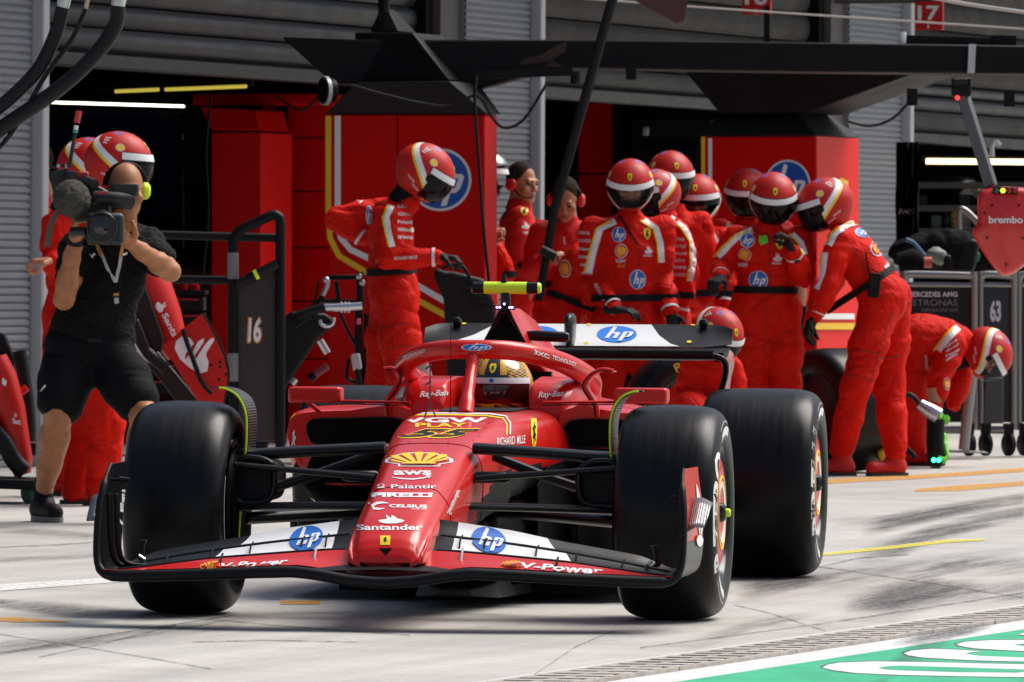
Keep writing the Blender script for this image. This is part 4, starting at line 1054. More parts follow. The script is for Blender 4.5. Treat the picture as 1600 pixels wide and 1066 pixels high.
# ---- rear wing
yR = 4.05
def span(p0, p1, x): return p0+(p1-p0)*x
zt = .957; zl = .870
def air(x, le, te, t, camb=.0, n=7):
    le, te = Vector(le), Vector(te); U = []; Lw = []
    nn_ = V3(0, -(te-le).z, (te-le).y).normalized()
    for k in range(n):
        u = k/(n-1); p = le+(te-le)*u; th = t*(1.48*math.sqrt(max(u, 0))*(1-u)+.06*(1-u)+.02); cb = camb*4*u*(1-u)
        U.append(p+nn_*(th*.5-cb)); Lw.append(p-nn_*(th*.5+cb))
    return [V3(x, 0, 0)+v for v in U]+[V3(x, 0, 0)+v for v in Lw[::-1]]
rw_ = bpy.data.objects.new('rear_wing', None); COL.objects.link(rw_); rw_.parent = car; WM[rw_] = WM[car].copy()
S_ = []
for x in np.linspace(-.605, .605, 33):
    k = max(0, (abs(x)-.50)/.105); S_.append(air(x, (0, yR-.02+.03*k, zl-.0+.012*k), (0, yR+.13-.06*k*k, zt-.018*k*k*k), .020, .008))
flap = cmk('flap', MB().loft(S_), M_carb, rw_, smooth=60)
S_ = []
for x in np.linspace(-.60, .60, 25):
    k = max(0, (abs(x)-.5)/.10); S_.append(air(x, (0, yR-.24, .845+.006*k), (0, yR+.0, .868), .046, .02))
cmk('main_plane', MB().loft(S_), M_cblk, rw_, smooth=60)
cmk('leading_edge', MB().tube([V3(x, yR-.235, .846) for x in np.linspace(-.56, .56, 9)], .021, 14), M_cblk, rw_, smooth=70)
for s in (1, -1):
    P = spline([V3(s*.52, yR-.24, .838), V3(s*.565, yR-.24, .838), V3(s*.598, yR-.235, .825), V3(s*.607, yR-.22, .79), V3(s*.597, yR-.20, .74), V3(s*.565, yR-.17, .64), V3(s*.52, yR-.15, .50), V3(s*.46, yR-.15, .40)], 5)
    cmk('endplate_edge', MB().tube(P, .013, 10), M_carbg, rw_, smooth=60)
    S_ = [[p, p+V3(0, .33, .03 if i < 14 else 0), p+V3(-s*.006, .33, .03 if i < 14 else 0), p+V3(-s*.006, 0, 0)] for i, p in enumerate(P[8:])]
    cmk('endplate', MB().loft(S_), mat('endplate_red_grey', (.30, .10, .09), .4, var=.6, vscale=12), rw_, smooth=60)
    cmk('flap_pivot', MB().lathe([(0, .02), (.014, .014), (.02, 0), (.014, -.014), (0, -.02)], Matrix.Translation((s*.485, yR+.11, .962)), 12), M_carbg, rw_)
c = cl(891, 525, yR-.05)
cmk('drs_pod', MB().loft([[c+V3(w_*math.cos(q_), d_*math.sin(q_)*2, z) for q_ in [2*math.pi*k/12 for k in range(12)]] for z, w_, d_ in ((-.12, .012, .03), (-.05, .014, .03), (.0, .02, .04), (.05, .022, .045), (.075, .021, .04), (.088, .012, .02))]), M_carbg, rw_, smooth=60)
cmk('wing_pylon', MB().prism([V3(-.03, yR-.2, .45), V3(-.005, yR-.2, .45), V3(-.005, yR-.15, .85), V3(-.03, yR-.15, .85)], V3(0, .12, 0)), M_carb, rw_)
S_ = []
for x in np.linspace(-.48, .48, 9): S_.append(air(x, (0, yR-.2, .43), (0, yR, .48), .03, .01))
cmk('beam_wing', MB().loft(S_), M_carb, rw_, smooth=60)
# rear bodywork and suspension, low between the rear wheels
cmk('gearbox', MB().loft([[V3(w_*math.cos(a), y, .33+h_*math.sin(a)) for a in [2*math.pi*k/14 for k in range(14)]] for y, w_, h_ in ((2.9, .2, .2), (3.5, .14, .16), (4.1, .08, .10))]), M_cblk, smooth=60)
for s in (1, -1):
    for z, y0 in ((.48, 3.45), (.27, 3.5), (.30, 3.9), (.5, 3.8)): arm([(s*.10, y0, z), (s*.56, 3.6, z-.01)], .03, .014, 'rear_wishbone')
    cmk('rear_duct', MB().tube([V3(s*.535, 3.6, .36), V3(s*.57, 3.6, .36)], .2, 28), M_cblk)
# ---- antennas and pitot
q = MB(); q.tube([cl(704, 648, .86), cl(704.5, 500, .86)], [.0022, .0014], 6); ant = cmk('whip_antenna', q, M_cblk)
q = MB(); q.tube([cl(704, 650, .86), cl(704, 643, .86)], [.007, .004], 8); cmk('antenna_base', q, M_cblk)
fk = [cl(x, y, .62) for x, y in ((661, 690), (662, 660), (666, 645), (672, 638), (678, 645), (682, 660), (683, 690))]
q = MB(); q.tube(spline(fk, 4), .0028, 6); q.tube([cl(672, 638, .62), cl(672, 570, .62)], [.003, .0022], 6)
for yy in (598, 573): q.tube([cl(665, yy+4, .62), cl(674, yy-3, .62)], [.004, .0035], 6)
cmk('pitot_fork', q, mat('titanium', (.09, .085, .08), .35, .6))
# ---- front wing
fw = bpy.data.objects.new('front_wing', None); COL.objects.link(fw); fw.parent = car; WM[fw] = WM[car].copy()
def wl(pts, y, side):    # photo polyline -> sorted (x, z) in car space on plane y
    L = [cl(px, py, y) for px, py in pts]; return sorted((p.x, p.z) for p in L)
# leading edge tube across the full width, ending in the endplates
zLE = {0: .158, .1: .163, .2: .180, .28: .190, .4: .186, .6: .176, .8: .168, .9: .166}
def zl_(x): x = abs(x); return interp(list(zLE), list(zLE.values()), x)
LE = [V3(x, -1.10+.10*(abs(x)/.9)**2, zl_(x)) for x in np.linspace(-.88, .88, 31)]
def ep(s): return [V3(s*x, y, z) for x, y, z in ((.918, -.99, .170), (.946, -.98, .190), (.958, -.965, .235), (.960, -.945, .32), (.957, -.92, .40), (.950, -.895, .455), (.945, -.85, .50), (.943, -.80, .525))]
eL, eR = ep(-1), ep(1)
P = spline(eL[::-1]+LE+eR, 4); n = len(P)
rr = [.0125 if abs(p.x) > .93 else .019 for p in P]
rr = [rr[max(0, i-3)]*.34+rr[i]*.33+rr[min(n-1, i+3)]*.33 for i in range(n)]
rr = [r_*(1 if 6 < i < n-7 else .45) for i, r_ in enumerate(rr)]
cmk('leading_edge', MB().tube(P, rr, 12), M_cblk, fw, smooth=70)
S_ = []
for p in LE: S_.append(air(p.x, (0, p.y, p.z+.004), (0, p.y+.26, p.z+.028), .022, .006))
cmk('main_plane', MB().loft(S_), M_carb, fw, smooth=60)
q = MB(); S_ = []
for x in np.linspace(-.30, .30, 13):
    k = abs(x)/.30; S_.append(air(x, (0, -1.075, .196-.01*k+ .004), (0, -.90, .222-.022*k*k), .020, .0))
cmk('centre_plane', MB().loft(S_), M_cblk, fw, smooth=60)
# elements, right hand lines traced from the photograph and mirrored
D_ = [(690, 812), (722, 817), (800, 829), (873, 845), (940, 857), (1000, 868), (1052, 889)]
C_ = [(690, 838), (718, 842), (800, 852), (880, 864), (960, 878), (1048, 896)]
B_ = [(690, 861), (760, 867), (830, 874), (900, 881), (1000, 896), (1048, 902)]
yB, yC, yD = -.92, -.82, -.72
lD, lC, lB = wl(D_, yD, 1), wl(C_, yC, 1), wl(B_, yB, 1)
def lz(l, x): return interp([a for a, b in l], [b for a, b in l], x)
els = {}
for s in (1, -1):
    S1 = [air(s*x, (0, -1.05+.05*x, zl_(x)+.020), (0, yB, lz(lB, x)), .016, .006) for x in np.linspace(.125, .925, 31)]
    def flap_mesh(y0, l0, y1, l1, camb, xi, xt, xl):      # spans: dark root, white inboard, dark outboard, split on a slant
        S_ = []
        for T in range(31):
            pts = []
            for k in range(14):
                u = (k if k < 7 else 13-k)/6; xm = xl+(xt-xl)*u
                x = .125+(xi-.125)*T/4 if T <= 4 else (xi+(xm-xi)*(T-4)/12 if T <= 16 else xm+(.925-xm)*(T-16)/14)
                pts.append(air(s*x, (0, y0, lz(l0, x)-.004), (0, y1, lz(l1, x)), .016, camb)[k])
            S_.append(pts)
        q = MB().loft(S_)
        for i in range(30*14):
            if 4 <= i//14 < 16: q.I[i] = 1
        return q
    els[s] = [cmk('wing_element', MB().loft(S1), M_car, fw, smooth=60), cmk('wing_flap', flap_mesh(yB+.02, lB, yC, lC, .008, .197, .565, .60), [M_carb, M_cwhite], fw, smooth=60), cmk('wing_flap', flap_mesh(yC+.02, lC, yD, lD, .010, .197, .49, .54), [M_carb, M_cwhite], fw, smooth=60)]
    # endplate
    E_ = ep(s); P = spline(E_, 3)
    yb = lambda z: interp([.15, .2, .3, .45, .53], [-.56, -.50, -.46, -.45, -.47], z)
    SS = []
    for p in P: SS.append([p+V3(0, .008, 0), V3(p.x+s*.012, yb(p.z), p.z), V3(p.x+s*.012-s*.006, yb(p.z), p.z), p+V3(-s*.006, .008, 0)])
    cmk('endplate', MB().loft(SS), [M_car if s > 0 else M_carbg], fw, smooth=60)
    if s > 0:
        SS2 = [[p+V3(.0025, .012, 0), V3(p.x+.0145, yb(p.z)+.002, p.z)] for p in P if p.z < .30]
        V = [v for c in SS2 for v in c]; cmk('endplate_foot', MB().add(V, [(2*i, 2*i+1, 2*i+3, 2*i+2) for i in range(len(SS2)-1)]), mat('carbon_pale', (.06, .06, .062), .35), fw, smooth=180)
    # dive plane, small wheel-side vane and camera stalk
    a = V3(s*.962, -.86, .330); dv = [a, a+V3(s*.055, .02, .012), a+V3(s*.066, .17, .085), a+V3(0, .19, .10)]
    q = MB(); V = []
    for k in range(6):
        t = k/5; p0 = dv[0].lerp(dv[3], t)+V3(0, 0, .02*math.sin(math.pi*t)*0); p1 = dv[1].lerp(dv[2], t)+V3(0, 0, .0); V += [p0, (p0+p1)/2+V3(0, 0, .008), p1]
    q.add(V, [f for k in range(5) for f in ((3*k, 3*k+1, 3*k+4, 3*k+3), (3*k+1, 3*k+2, 3*k+5, 3*k+4))]); o = cmk('dive_plane', q, mat('ribbed_carbon_pale', (.20, .20, .21), .3, .5, wave=(45, 'X'), bump=.6), fw, smooth=180)
    sm = o.modifiers.new('thick', 'SOLIDIFY'); sm.thickness = .006
    a = cl(1062, 780, -.80) if s > 0 else cl(240, 753, -.8)
    base = V3(s*.955, -.80, a.z+.006)
    tip = base+V3(-s*.055, 0, -.004) if s > 0 else base+V3(.075, 0, 0)
    cmk('camera_bulb', MB().tube([base, tip*.75+base*.25, tip*.55+base*.45, tip], [.005, .006, .012, .006], 10), M_cblk, fw, smooth=60)
    # outboard vertical stubs and adjusters
    bz = lz(lB, .86)
    cmk('tie_pin', MB().tube([V3(s*.86, -.72, bz-.005), V3(s*.845, -.74, bz+.075), V3(s*.845, -.74, bz+.088)], [.010, .007, .014], 8), mat('titanium', (.09, .085, .08), .35, .6), fw)
    cmk('foot_clamp', MB().tube([V3(s*.83, -.80, bz-.03), V3(s*.828, -.82, bz+.03), V3(s*.845, -.82, bz+.04)], .006, 8), M_steel, fw)
    for k in ((.0, .025) if s < 0 else ()):
        PP = spline([V3(s*(.93-k), -.90, .43 if s < 0 else .3), V3(s*(.925-k), -.88, .25), V3(s*(.90-k), -.86, .195+k*.3), V3(s*(.84-k), -.84, .185+k*.3)], 4); 
        cmk('endplate_vane', MB().tube(PP, .009, 8), M_cblk, fw, smooth=60)
    # slot gap separators across the flaps
    for x in (.22, .30, .47, .60, .75):
        a = V3(s*x, yC-.03, lz(lC, x)-.018); cmk('slot_bracket', MB().tube([a+V3(0, -.02, -.012), a+V3(0, 0, .016), a+V3(.004, .03, .030)], .003, 6), M_cblk, fw)
    for x in (.24, .55):
        a = V3(s*x, yB-.03, lz(lB, x)-.02); cmk('slot_bracket', MB().tube([a+V3(0, -.03, -.014), a+V3(0, 0, .022), a+V3(.0, .03, .034)], .004, 6), M_trim if x < .3 else M_cblk, fw)
    q = MB()
    for e, zz in ((lC, yC), (lB, yB)):
        q.tube([V3(s*x, zz+.012, lz(e, x)+.000) for x in np.linspace(.15, .9, 12)], .0085 if e is lC else .007, 8)
    cmk('flap_edge', q, M_cblk, fw, smooth=60)
bw = bvh(els[1][1:]); bwl = bvh(els[-1][1:])
R1 = lambda *p: poly2(list(p))
ID2 = lambda u, v: (u, v)
hpf = hp_layers(M_cwhite, M_hpblue, ring=False)
hpd = hp_layers(M_cwhite, mat('blue_print_deep', (.004, .13, .52), .4), ring=False)
decal('logo', hpd, aff(764, 845, 27, 4.5, 0, -20), bw, fw, .004, 6)
decal('logo', hpd, aff(479, 842, 26, -4, 0, -19), bwl, fw, .004, 6)
b1 = bvh([els[1][0]]); b1l = bvh([els[-1][0]])
M_shell = mat('amber_print', (.85, .36, .01), .4)
def pecten(w=M_cwhite, r=None, y=M_cyel):
    r = r or M_car; Ls = []
    o = [(-.62, -.78), (-.62, -.52), (-1, -.30), (-.98, .10), (-.72, .52), (-.36, .80), (0, .88), (.36, .80), (.72, .52), (.98, .10), (1, -.30), (.62, -.52), (.62, -.78)]
    Ls.append((poly2(o), w)); Ls.append((poly2([(x*.90, y_*.88+.0) for x, y_ in o]), r))
    ang = [155, 138, 118, 99, 81, 62, 42, 25]; c = (0, -.62)
    for i in range(7):
        a0, a1 = math.radians(ang[i]-3.0), math.radians(ang[i+1]+3.0); R0 = .30
        rad = lambda a: min(.80/max(abs(math.cos(a)), 1e-3), 1.36*(.75+.25*math.sin(a)))
        P = [(c[0]+R0*math.cos(a0)*.9, c[1]+R0*math.sin(a0)*.4), (c[0]+rad(a0)*math.cos(a0), c[1]+rad(a0)*math.sin(a0)), (c[0]+rad((a0+a1)/2)*1.04*math.cos((a0+a1)/2), c[1]+rad((a0+a1)/2)*1.04*math.sin((a0+a1)/2)), (c[0]+rad(a1)*math.cos(a1), c[1]+rad(a1)*math.sin(a1)), (c[0]+R0*math.cos(a1)*.9, c[1]+R0*math.sin(a1)*.4)]
        Ls.append((poly2(P), y))
    Ls.append((poly2([(-.48, -.66), (-.48, -.50), (-.3, -.42), (.3, -.42), (.48, -.50), (.48, -.66)]), y))
    return Ls
decal('logo', pecten(M_shell, M_car, M_shell), aff(799, 884, 17, 1, 0, -3.8), b1, fw, .003, 6)
decal('lettering', [(place(txt('V-Power', .03, .25), 0, 0, 1, 1), M_cwhite)], aff(816, 889, 128, 9, -3, -9.5), b1, fw, .003, 8)
decal('logo', pecten(M_shell, M_car, M_shell), aff(327, 885.5, 17, -2, 0, -3.6), b1l, fw, .003, 6)
decal('lettering', [(place(txt('V-Power', .03, .25), 0, 0, 1, 1), M_cwhite)], aff(343, 890, 106, -8, 3, -8.5), b1l, fw, .003, 8)
# ---- print on the bodywork
bn = bvh([nose, tub])
mat('dark_red_line', (.12, .004, .003), .5)
def T(body, x0, y0, x1, y1, h, tgt=None, bold=.015, shear=0, m=None, name='lettering', dx=0):
    decal(name, [(txt(body, bold, shear), m or M_cwhite)], aff(x0, y0, x1-x0, y1-y0, dx, -h), tgt or bn, car, .0018, 7)
T('VGW', 627, 661, 762, 661, 8, bold=.04); T('PLAY', 649, 668, 730, 668, 6.5, m=M_cyel, bold=.03)
decal('race_number', [(place(txt('55', .07, .45), -.012, -.12, 1.012, 1.12), M_cyel), (txt('55', .03, .45), M_cblk)], aff(622, 684, 120, 0, 8, -12.5), bn, car, .0018, 7)
decal('logo', pecten(), aff(655, 719, 53, 0, 0, -13.5), bn, car, .0015, 6)
T('aws', 615, 743, 674, 743, 7, bold=.03)
decal('logo', [(band2([(612, 746), (625, 748.5), (645, 749.5), (662, 747.5), (671, 745)], [.6, 1.6, 2, 1.8, 1]), M_cwhite), (poly2([(664, 744.2), (674, 744), (670, 748.5)]), M_cwhite)], ID2, bn, car, .0018, 7)
T('Palantir', 611, 764, 682, 764, 6.3); decal('logo', [(ell(595.5, 759.5, 5.5, 3, 20), M_cwhite), (ell(595.5, 759.5, 3.6, 1.9, 20), M_car), (poly2([(588, 764), (603, 764), (596, 762)]), M_cwhite)], ID2, bn, car, .0018, 7)
T('PIRELLI', 581, 777.5, 675, 777.5, 6.2, bold=.05)
decal('logo', [(band2([(583, 771), (676, 771.6)], 1.6), M_cwhite)], ID2, bn, car, .0018, 7)
decal('logo', [(band2([(607, 787), (598, 786), (589, 787), (582, 790.5), (584, 795), (592, 796), (601, 795)], [1, 3, 4, 4.5, 4, 3, 1]), M_cwhite), (ell(577.5, 787, 1.8, 1.3, 10), M_cwhite)], ID2, bn, car, .0018, 7)
T('CELSIUS', 608, 793.5, 667, 794.5, 5, bold=.04); T('LIVE FIT', 643, 797, 667, 797.6, 2.6)
def flame(m=None, cut=None):
    m = m or M_cwhite; cut = cut or M_car
    return [(poly2([(-1, -.35), (-.85, -.75), (-.4, -1), (.3, -1), (.8, -.75), (1, -.35), (.8, .0), (.45, .12), (.38, .4), (.05, .95), (-.02, .6), (.08, .2), (-.22, .6), (-.36, 1.0), (-.42, .65), (-.3, .1), (-.55, -.02), (-.85, -.1)]), m)]
decal('logo', flame(), aff(611.5, 812, 20.5, 0, 0, -6.8), bn, car, .0018, 6)
T('Santander', 558, 829, 660, 829, 9, bold=.025)
M_shy = mat('shield_yellow', (.85, .62, .01), .4)
def horse(m=None):
    m = m or M_cblk
    return (poly2([(-.1, -.8), (.02, -.78), (-.02, -.45), (.12, -.25), (.3, -.5), (.38, -.45), (.25, -.1), (.45, -.15), (.5, -.05), (.2, .12), (.2, .35), (.5, .4), (.5, .5), (.2, .55), (.1, .78), (-.02, .8), (-.05, .6), (-.3, .4), (-.5, .45), (-.52, .35), (-.25, .2), (-.28, -.05), (-.5, -.2), (-.42, -.3), (-.15, -.25), (-.2, -.5)]), m)
decal('nose_vent', [(poly2([(592, 857), (613, 857), (603, 868.5)]), MATS['intake_black'])], ID2, bn, car, .0012, 6)
decal('lettering', [(txt('Santander', .02), M_cwhite)], aff(697.5, 802, 17, -38, 6, 3), bn, car, .002, 6)
for x, y in ((618, 688), (640, 690.5), (700, 691.5), (740, 688), (748, 682), (590, 769), (630, 770.5), (680, 770.5), (700, 766), (560, 872), (660, 872), (750, 676), (757, 668), (764, 661), (645, 855), (603, 879)):
    decal('fastener', [(ell(x, y, 1.1, .8, 8), MATS['dark_red_line'])], ID2, bn, car, .0016, 6)
decal('access_panel', [(band2([(646, 866), (645, 850), (651, 849), (652, 866)], .8), MATS['dark_red_line'])], ID2, bn, car, .0014, 6)
decal('crest', [(poly2([(594, 837.5), (610, 837.5), (609.5, 852), (594, 852)]), M_shy), (sub2(horse()[0], aff(602, 844.5, 6, 0, 0, -6)), M_cblk)], ID2, bn, car, .0018, 5)
def shield(m=None): return [(poly2([(-.75, 1), (.75, 1), (.9, .6), (.85, 0), (.55, -.6), (0, -1), (-.55, -.6), (-.85, 0), (-.9, .6)]), M_shy), horse(), ]
decal('crest', shield(), aff(833.5, 678.5, 5.5, 0, 0, -24), bn, car, .0025, 6)
T('RICHARD', 776, 697, 804, 694, 12.5, bold=.01); T('MILLE', 807, 694, 820, 692.5, 12.5, bold=.01)
decal('pinstripe', [(band2([(622, 651), (640, 649), (700, 648.6), (760, 650), (786, 654), (792, 664), (791, 680)], 2.2), M_cyel), (band2([(640, 646.8), (700, 646.4), (765, 647.5), (790, 651), (797, 662), (796, 679)], 2), M_cwhite)], ID2, bn, car, .0018, 7)
bh = bvh([halo, halop])
decal('logo', [(ell(0, 0, 1.12, 1.15), M_cwhite)]+hp_layers(M_cwhite, M_hpblue, ring=False), aff(744.5, 543, 21, 0, 0, -4.6), bh, car, .0015, 4)
for L_, x0, y0, x1, y1 in (('TECHNOLOGY', 629, 562, 665, 550.5), ):
    T(L_, x0, y0, x1, y1, 5, bh, .01, .1)
T('3XC', 834, 553, 858, 561, 6.5, bh, .03); T('TECHNOLOGY', 863, 561, 900, 573, 6, bh, .02)
bs = bvh([o for o in car.children if o.name.startswith('cockpit_shoulder')])
def script(x0, y0, w_, h, sl_, tgt): T('Ray-Ban', x0, y0, x0+w_, y0+sl_, h, tgt, .02, .3)
script(656, 624, 44, 12, -3, bs); script(841, 625, 40, 12, -3, bs)
br = bvh([flap])
decal('white_panel', [(R1((690, 540), (720, 541), (800, 540), (900, 541), (1062, 542), (1048, 538), (1030, 525), (1018, 508), (900, 507), (780, 506), (768, 510), (740, 524)), M_cwhite)], ID2, br, rw_, .002, 14)
decal('logo', hpf, aff(964, 523.5, 31, 0, 0, -12.8), br, rw_, .004, 6)
decal('logo', hpf, aff(842, 523.5, 31, 0, 0, -12.8), br, rw_, .004, 6)
for x, y in ((725, 506), (1083, 508), (1077, 535), (717, 534), (916, 537), (920, 508)):
    decal('marker_dot', [(ell(x, y, 4, 1.8, 12), M_shy)], ID2, br, rw_, .003, 6)
be = bvh([o for o in fw.children if o.name.startswith('endplate') and 'vane' not in o.name])
decal('logo', [(band2([(1092, 835), (1090, 800), (1090, 775), (1087, 757)], [1, 6, 5, 1]), M_cwhite), (band2([(1093, 838), (1097, 810), (1098, 790)], [1, 6, 1]), M_cwhite), (ell(1091, 845, 5, 9), M_cwhite)], ID2, be, fw, .003, 8)
decal('lettering', [(txt('ah', .04), M_cwhite)], aff(189, 785, 0, -20, 10, 0), be, fw, .003, 6)
decal('lettering', [(txt('ah', .04), M_cwhite)], aff(186.5, 800, 7, 1, 0, -22), be, fw, .003, 6)
decal('logo', [(band2([(183, 806), (187, 815), (192, 820), (194, 826)], [1, 3, 5, 2]), M_cwhite)], ID2, be, fw, .003, 6)
bb = bvh([o for o in car.children if o.name.startswith('side_board') or o.name.startswith('keel')])
decal('lettering', [(ell(808, 765, 5.5, 14), M_cwhite), (ell(808, 765, 3.5, 11), M_carbg), (place(txt('IR', .03), 806, 778, 821, 750), M_cwhite)], ID2, bb, car, .003, 8)
bp = bvh([o for o in car.children if o.name.startswith('sidepod')])
decal('pinstripe', [(band2([(462, 647), (452, 656), (447, 672), (446.5, 715), (449, 745)], 1.8), M_cyel)], ID2, bp, car, .002, 6)
decal('logo', [(poly2([(455, 700), (458, 684), (457, 676), (461, 672), (460, 680), (463, 684), (460, 690), (462, 700), (459, 693)]), M_cwhite)], ID2, bp, car, .002, 6)
# ================================================================ people
M_suit = mat('red_overalls', (.60, .009, .003), .65, spec=.10, var=.08, vscale=6, crease=(3.6, .55), stretch=(1, 1, 1.35))
M_helm = mat('matt_red_helmet', (.47, .010, .007), .50, spec=.32, var=.07, vscale=12)
M_visor = mat('dark_visor', (.004, .004, .005), .14, spec=.16)
M_visclear = mat('smoked_visor', (.05, .05, .045), .08, alpha=.16, spec=.5)
M_glove = mat('black_glove', (.012, .011, .011), .6, spec=.2, bump=.4, bscale=90)
M_boot = mat('red_boot', (.50, .010, .008), .5, spec=.3)
M_sole = mat('boot_sole', (.016, .015, .015), .6)
M_skin = mat('skin', (.46, .21, .12), .5, spec=.35, var=.10, vscale=24, bump=.15, bscale=160)
M_skin2 = mat('tanned_skin', (.37, .15, .066), .5, spec=.35, var=.14, vscale=18, bump=.15, bscale=160)
M_lip = mat('lip', (.33, .11, .085), .45)
M_eye = mat('eye', (.04, .03, .026), .25)
M_hair = mat('dark_hair', (.026, .015, .009), .75, spec=.1, bump=.6, bscale=120)
M_cloth = mat('black_cloth', (.006, .006, .007), .8, spec=.14, crease=(7, .6), stretch=(1, 1, 1.4))
M_belt = mat('belt_black', (.006, .006, .007), .6, spec=.15)
M_sponsor = mat('sponsor_print', (.66, .60, .62), .6)
M_hpb2 = mat('badge_blue', (.03, .13, .46), .5)

def pj(p, Y):
    return at(p[0], p[1], Y+(p[2] if len(p) > 2 else 0))
def frame(f, up=UP):
    f = Vector(f).normalized(); r = up.cross(f).normalized(); u = f.cross(r)
    return Matrix((r, -f, u)).transposed()      # local x right-of-viewer.., -y forward, z up
# ---- helmet meshes, built once
def HP(az, el, k=1.0):
    a, e = math.radians(az), math.radians(el); ce = math.cos(e)
    x = .127*math.sin(a)*ce; y = -.150*math.cos(a)*ce; z = .140*math.sin(e)
    if el < 0:
        w = min(1, -el/40); fr = max(0, math.cos(a))
        y *= 1+.06*w*fr; x *= 1-.05*w; 
        if math.cos(a) < 0: y *= 1-.10*w
    m = max(abs(x)/.127, abs(y)/.16, abs(z)/.14)
    return Vector((x, y+.004, z))*k
def hpatch(az0, az1, el0, el1, k, na=24, ne=6):
    V = [HP(az0+(az1-az0)*i/na, el0+(el1-el0)*j/ne, k) for i in range(na+1) for j in range(ne+1)]
    return V, [(i*(ne+1)+j, (i+1)*(ne+1)+j, (i+1)*(ne+1)+j+1, i*(ne+1)+j+1) for i in range(na) for j in range(ne)]
def hshape(sh, az0, el0, sa, se, k):
    return [HP(az0+u*sa, el0+v*se, k) for u, v in sh[0]], sh[1]
q = MB(); NA, EL = 72, [-58+5.0*i for i in range(30)]+[90]
V = [HP(360*i/NA, e) for e in EL for i in range(NA)]; F = []
for j in range(len(EL)-1):
    for i in range(NA):
        az = (360*(i+.5)/NA+180) % 360-180; e = (EL[j]+EL[j+1])/2
        if abs(az) < 74 and -40+16*(abs(az)/74)**2 < e < 19: continue
        F.append((j*NA+i, j*NA+(i+1) % NA, (j+1)*NA+(i+1) % NA, (j+1)*NA+i))
q.add(V, F)
VR = [HP(360*i/NA, e, .9) for e in (-58, 10) for i in range(NA)]
q.add([HP(360*i/NA, -58) for i in range(NA)]+[HP(360*i/NA, -58, .88) for i in range(NA)]+[HP(360*i/NA, -20, .90) for i in range(NA)], [(r*NA+i, r*NA+(i+1) % NA, (r+1)*NA+(i+1) % NA, (r+1)*NA+i) for r in (0, 1) for i in range(NA)], 1)
proto = thing('prototype', 'p', 'p', (0, 0, 0))
H_shell = mk('helmet', q, [M_helm, M_cloth], proto, smooth=60, sp='l')
q = MB(); q.add(*hpatch(-70, 70, -47, 21, 1.035, 36, 14)); H_vis = mk('visor', q, M_visor, proto, smooth=180, sp='l')
q = MB(); q.add(*hpatch(-74, 74, 8, 20, 1.045, 36, 3)); H_strip = mk('visor_strip', q, M_white, proto, smooth=180, sp='l')
q = MB()
for s in (1, -1):
    path = spline([Vector(p) for p in ((168, 52, 0), (140, 34, 0), (112, 15, 0), (88, -4, 0), (66, -24, 0), (52, -40, 0), (44, -50, 0))], 5)
    for w0, w1, mi in ((0, 10.5, 0), (-5, 0, 1)):
        V = []
        for i, p in enumerate(path):
            a, b = path[max(0, i-1)], path[min(len(path)-1, i+1)]; t = (b-a).normalized(); nn_ = Vector((-t.y, t.x, 0))
            if nn_.y < 0: nn_ = -nn_
            for w_ in (w0, (w0+w1)/2, w1): c = p+nn_*w_; V.append(HP(s*c.x, c.y, 1.006))
        q.add(V, [f for i in range(len(path)-1) for f in ((3*i, 3*i+1, 3*i+4, 3*i+3), (3*i+1, 3*i+2, 3*i+5, 3*i+4))], mi)
H_stripe = mk('side_stripe', q, [M_white, M_cyel], proto, smooth=180, sp='l')
q = MB(); q.add(*hshape(poly2([(-.75, 1), (.75, 1), (.9, .6), (.85, 0), (.55, -.6), (0, -1), (-.55, -.6), (-.85, 0), (-.9, .6)]), 0, 37, 7.5, 8.5, 1.008), 0); q.add(*hshape(horse()[0], 0, 37, 7, 7, 1.012), 1)
H_crest = mk('crest', q, [M_shy, M_cblk], proto, smooth=None, sp='l')
q = MB()
for s in (1, -1):
    q.add(*hshape(ell(0, 0, 1, 1, 14), s*78, 30, 9, 8, 1.006), 2); q.add(*hshape(ell(0, 0, .8, .75, 14), s*78, 30, 9, 8, 1.010), 0)
    q.add(*hshape(ell(0, 0, 1, 1, 14), s*90, 70, 22, 8, 1.006), 1)
    q.add(*hshape(ell(0, 0, 1, 1, 14), s*71, -2, 6, 8, 1.022), 3)
    for r_, (a0, e0, w_) in enumerate(((100, -22, 22), (84, -34, 18))):
        for k in range(5): q.add(*hshape(poly2([(-.4, -1), (.4, -1), (.4, 1), (-.4, 1)]), s*(a0+4.2*(k-2)), e0+1.4*(k-2), 3.2, 2.4 if k % 2 else 1.8, 1.006), 2)
    for k in range(3): q.add(*hshape(poly2([(-1, -.5), (1, -.5), (1, .5), (-1, .5)]), s*112, 50-6*k, 9-2*k, 3, 1.006), 2)
for az in (-35, 35, -18, 18): q.add(*hshape(ell(0, 0, 1, 1, 8), az, 58, 2.5, 1.6, 1.004), 3)
H_badge = mk('helmet_print', q, [M_cyel, M_hpb2, M_sponsor, M_cblk], proto, smooth=None, sp='l'); H_badge['kind'] = 'stuff'
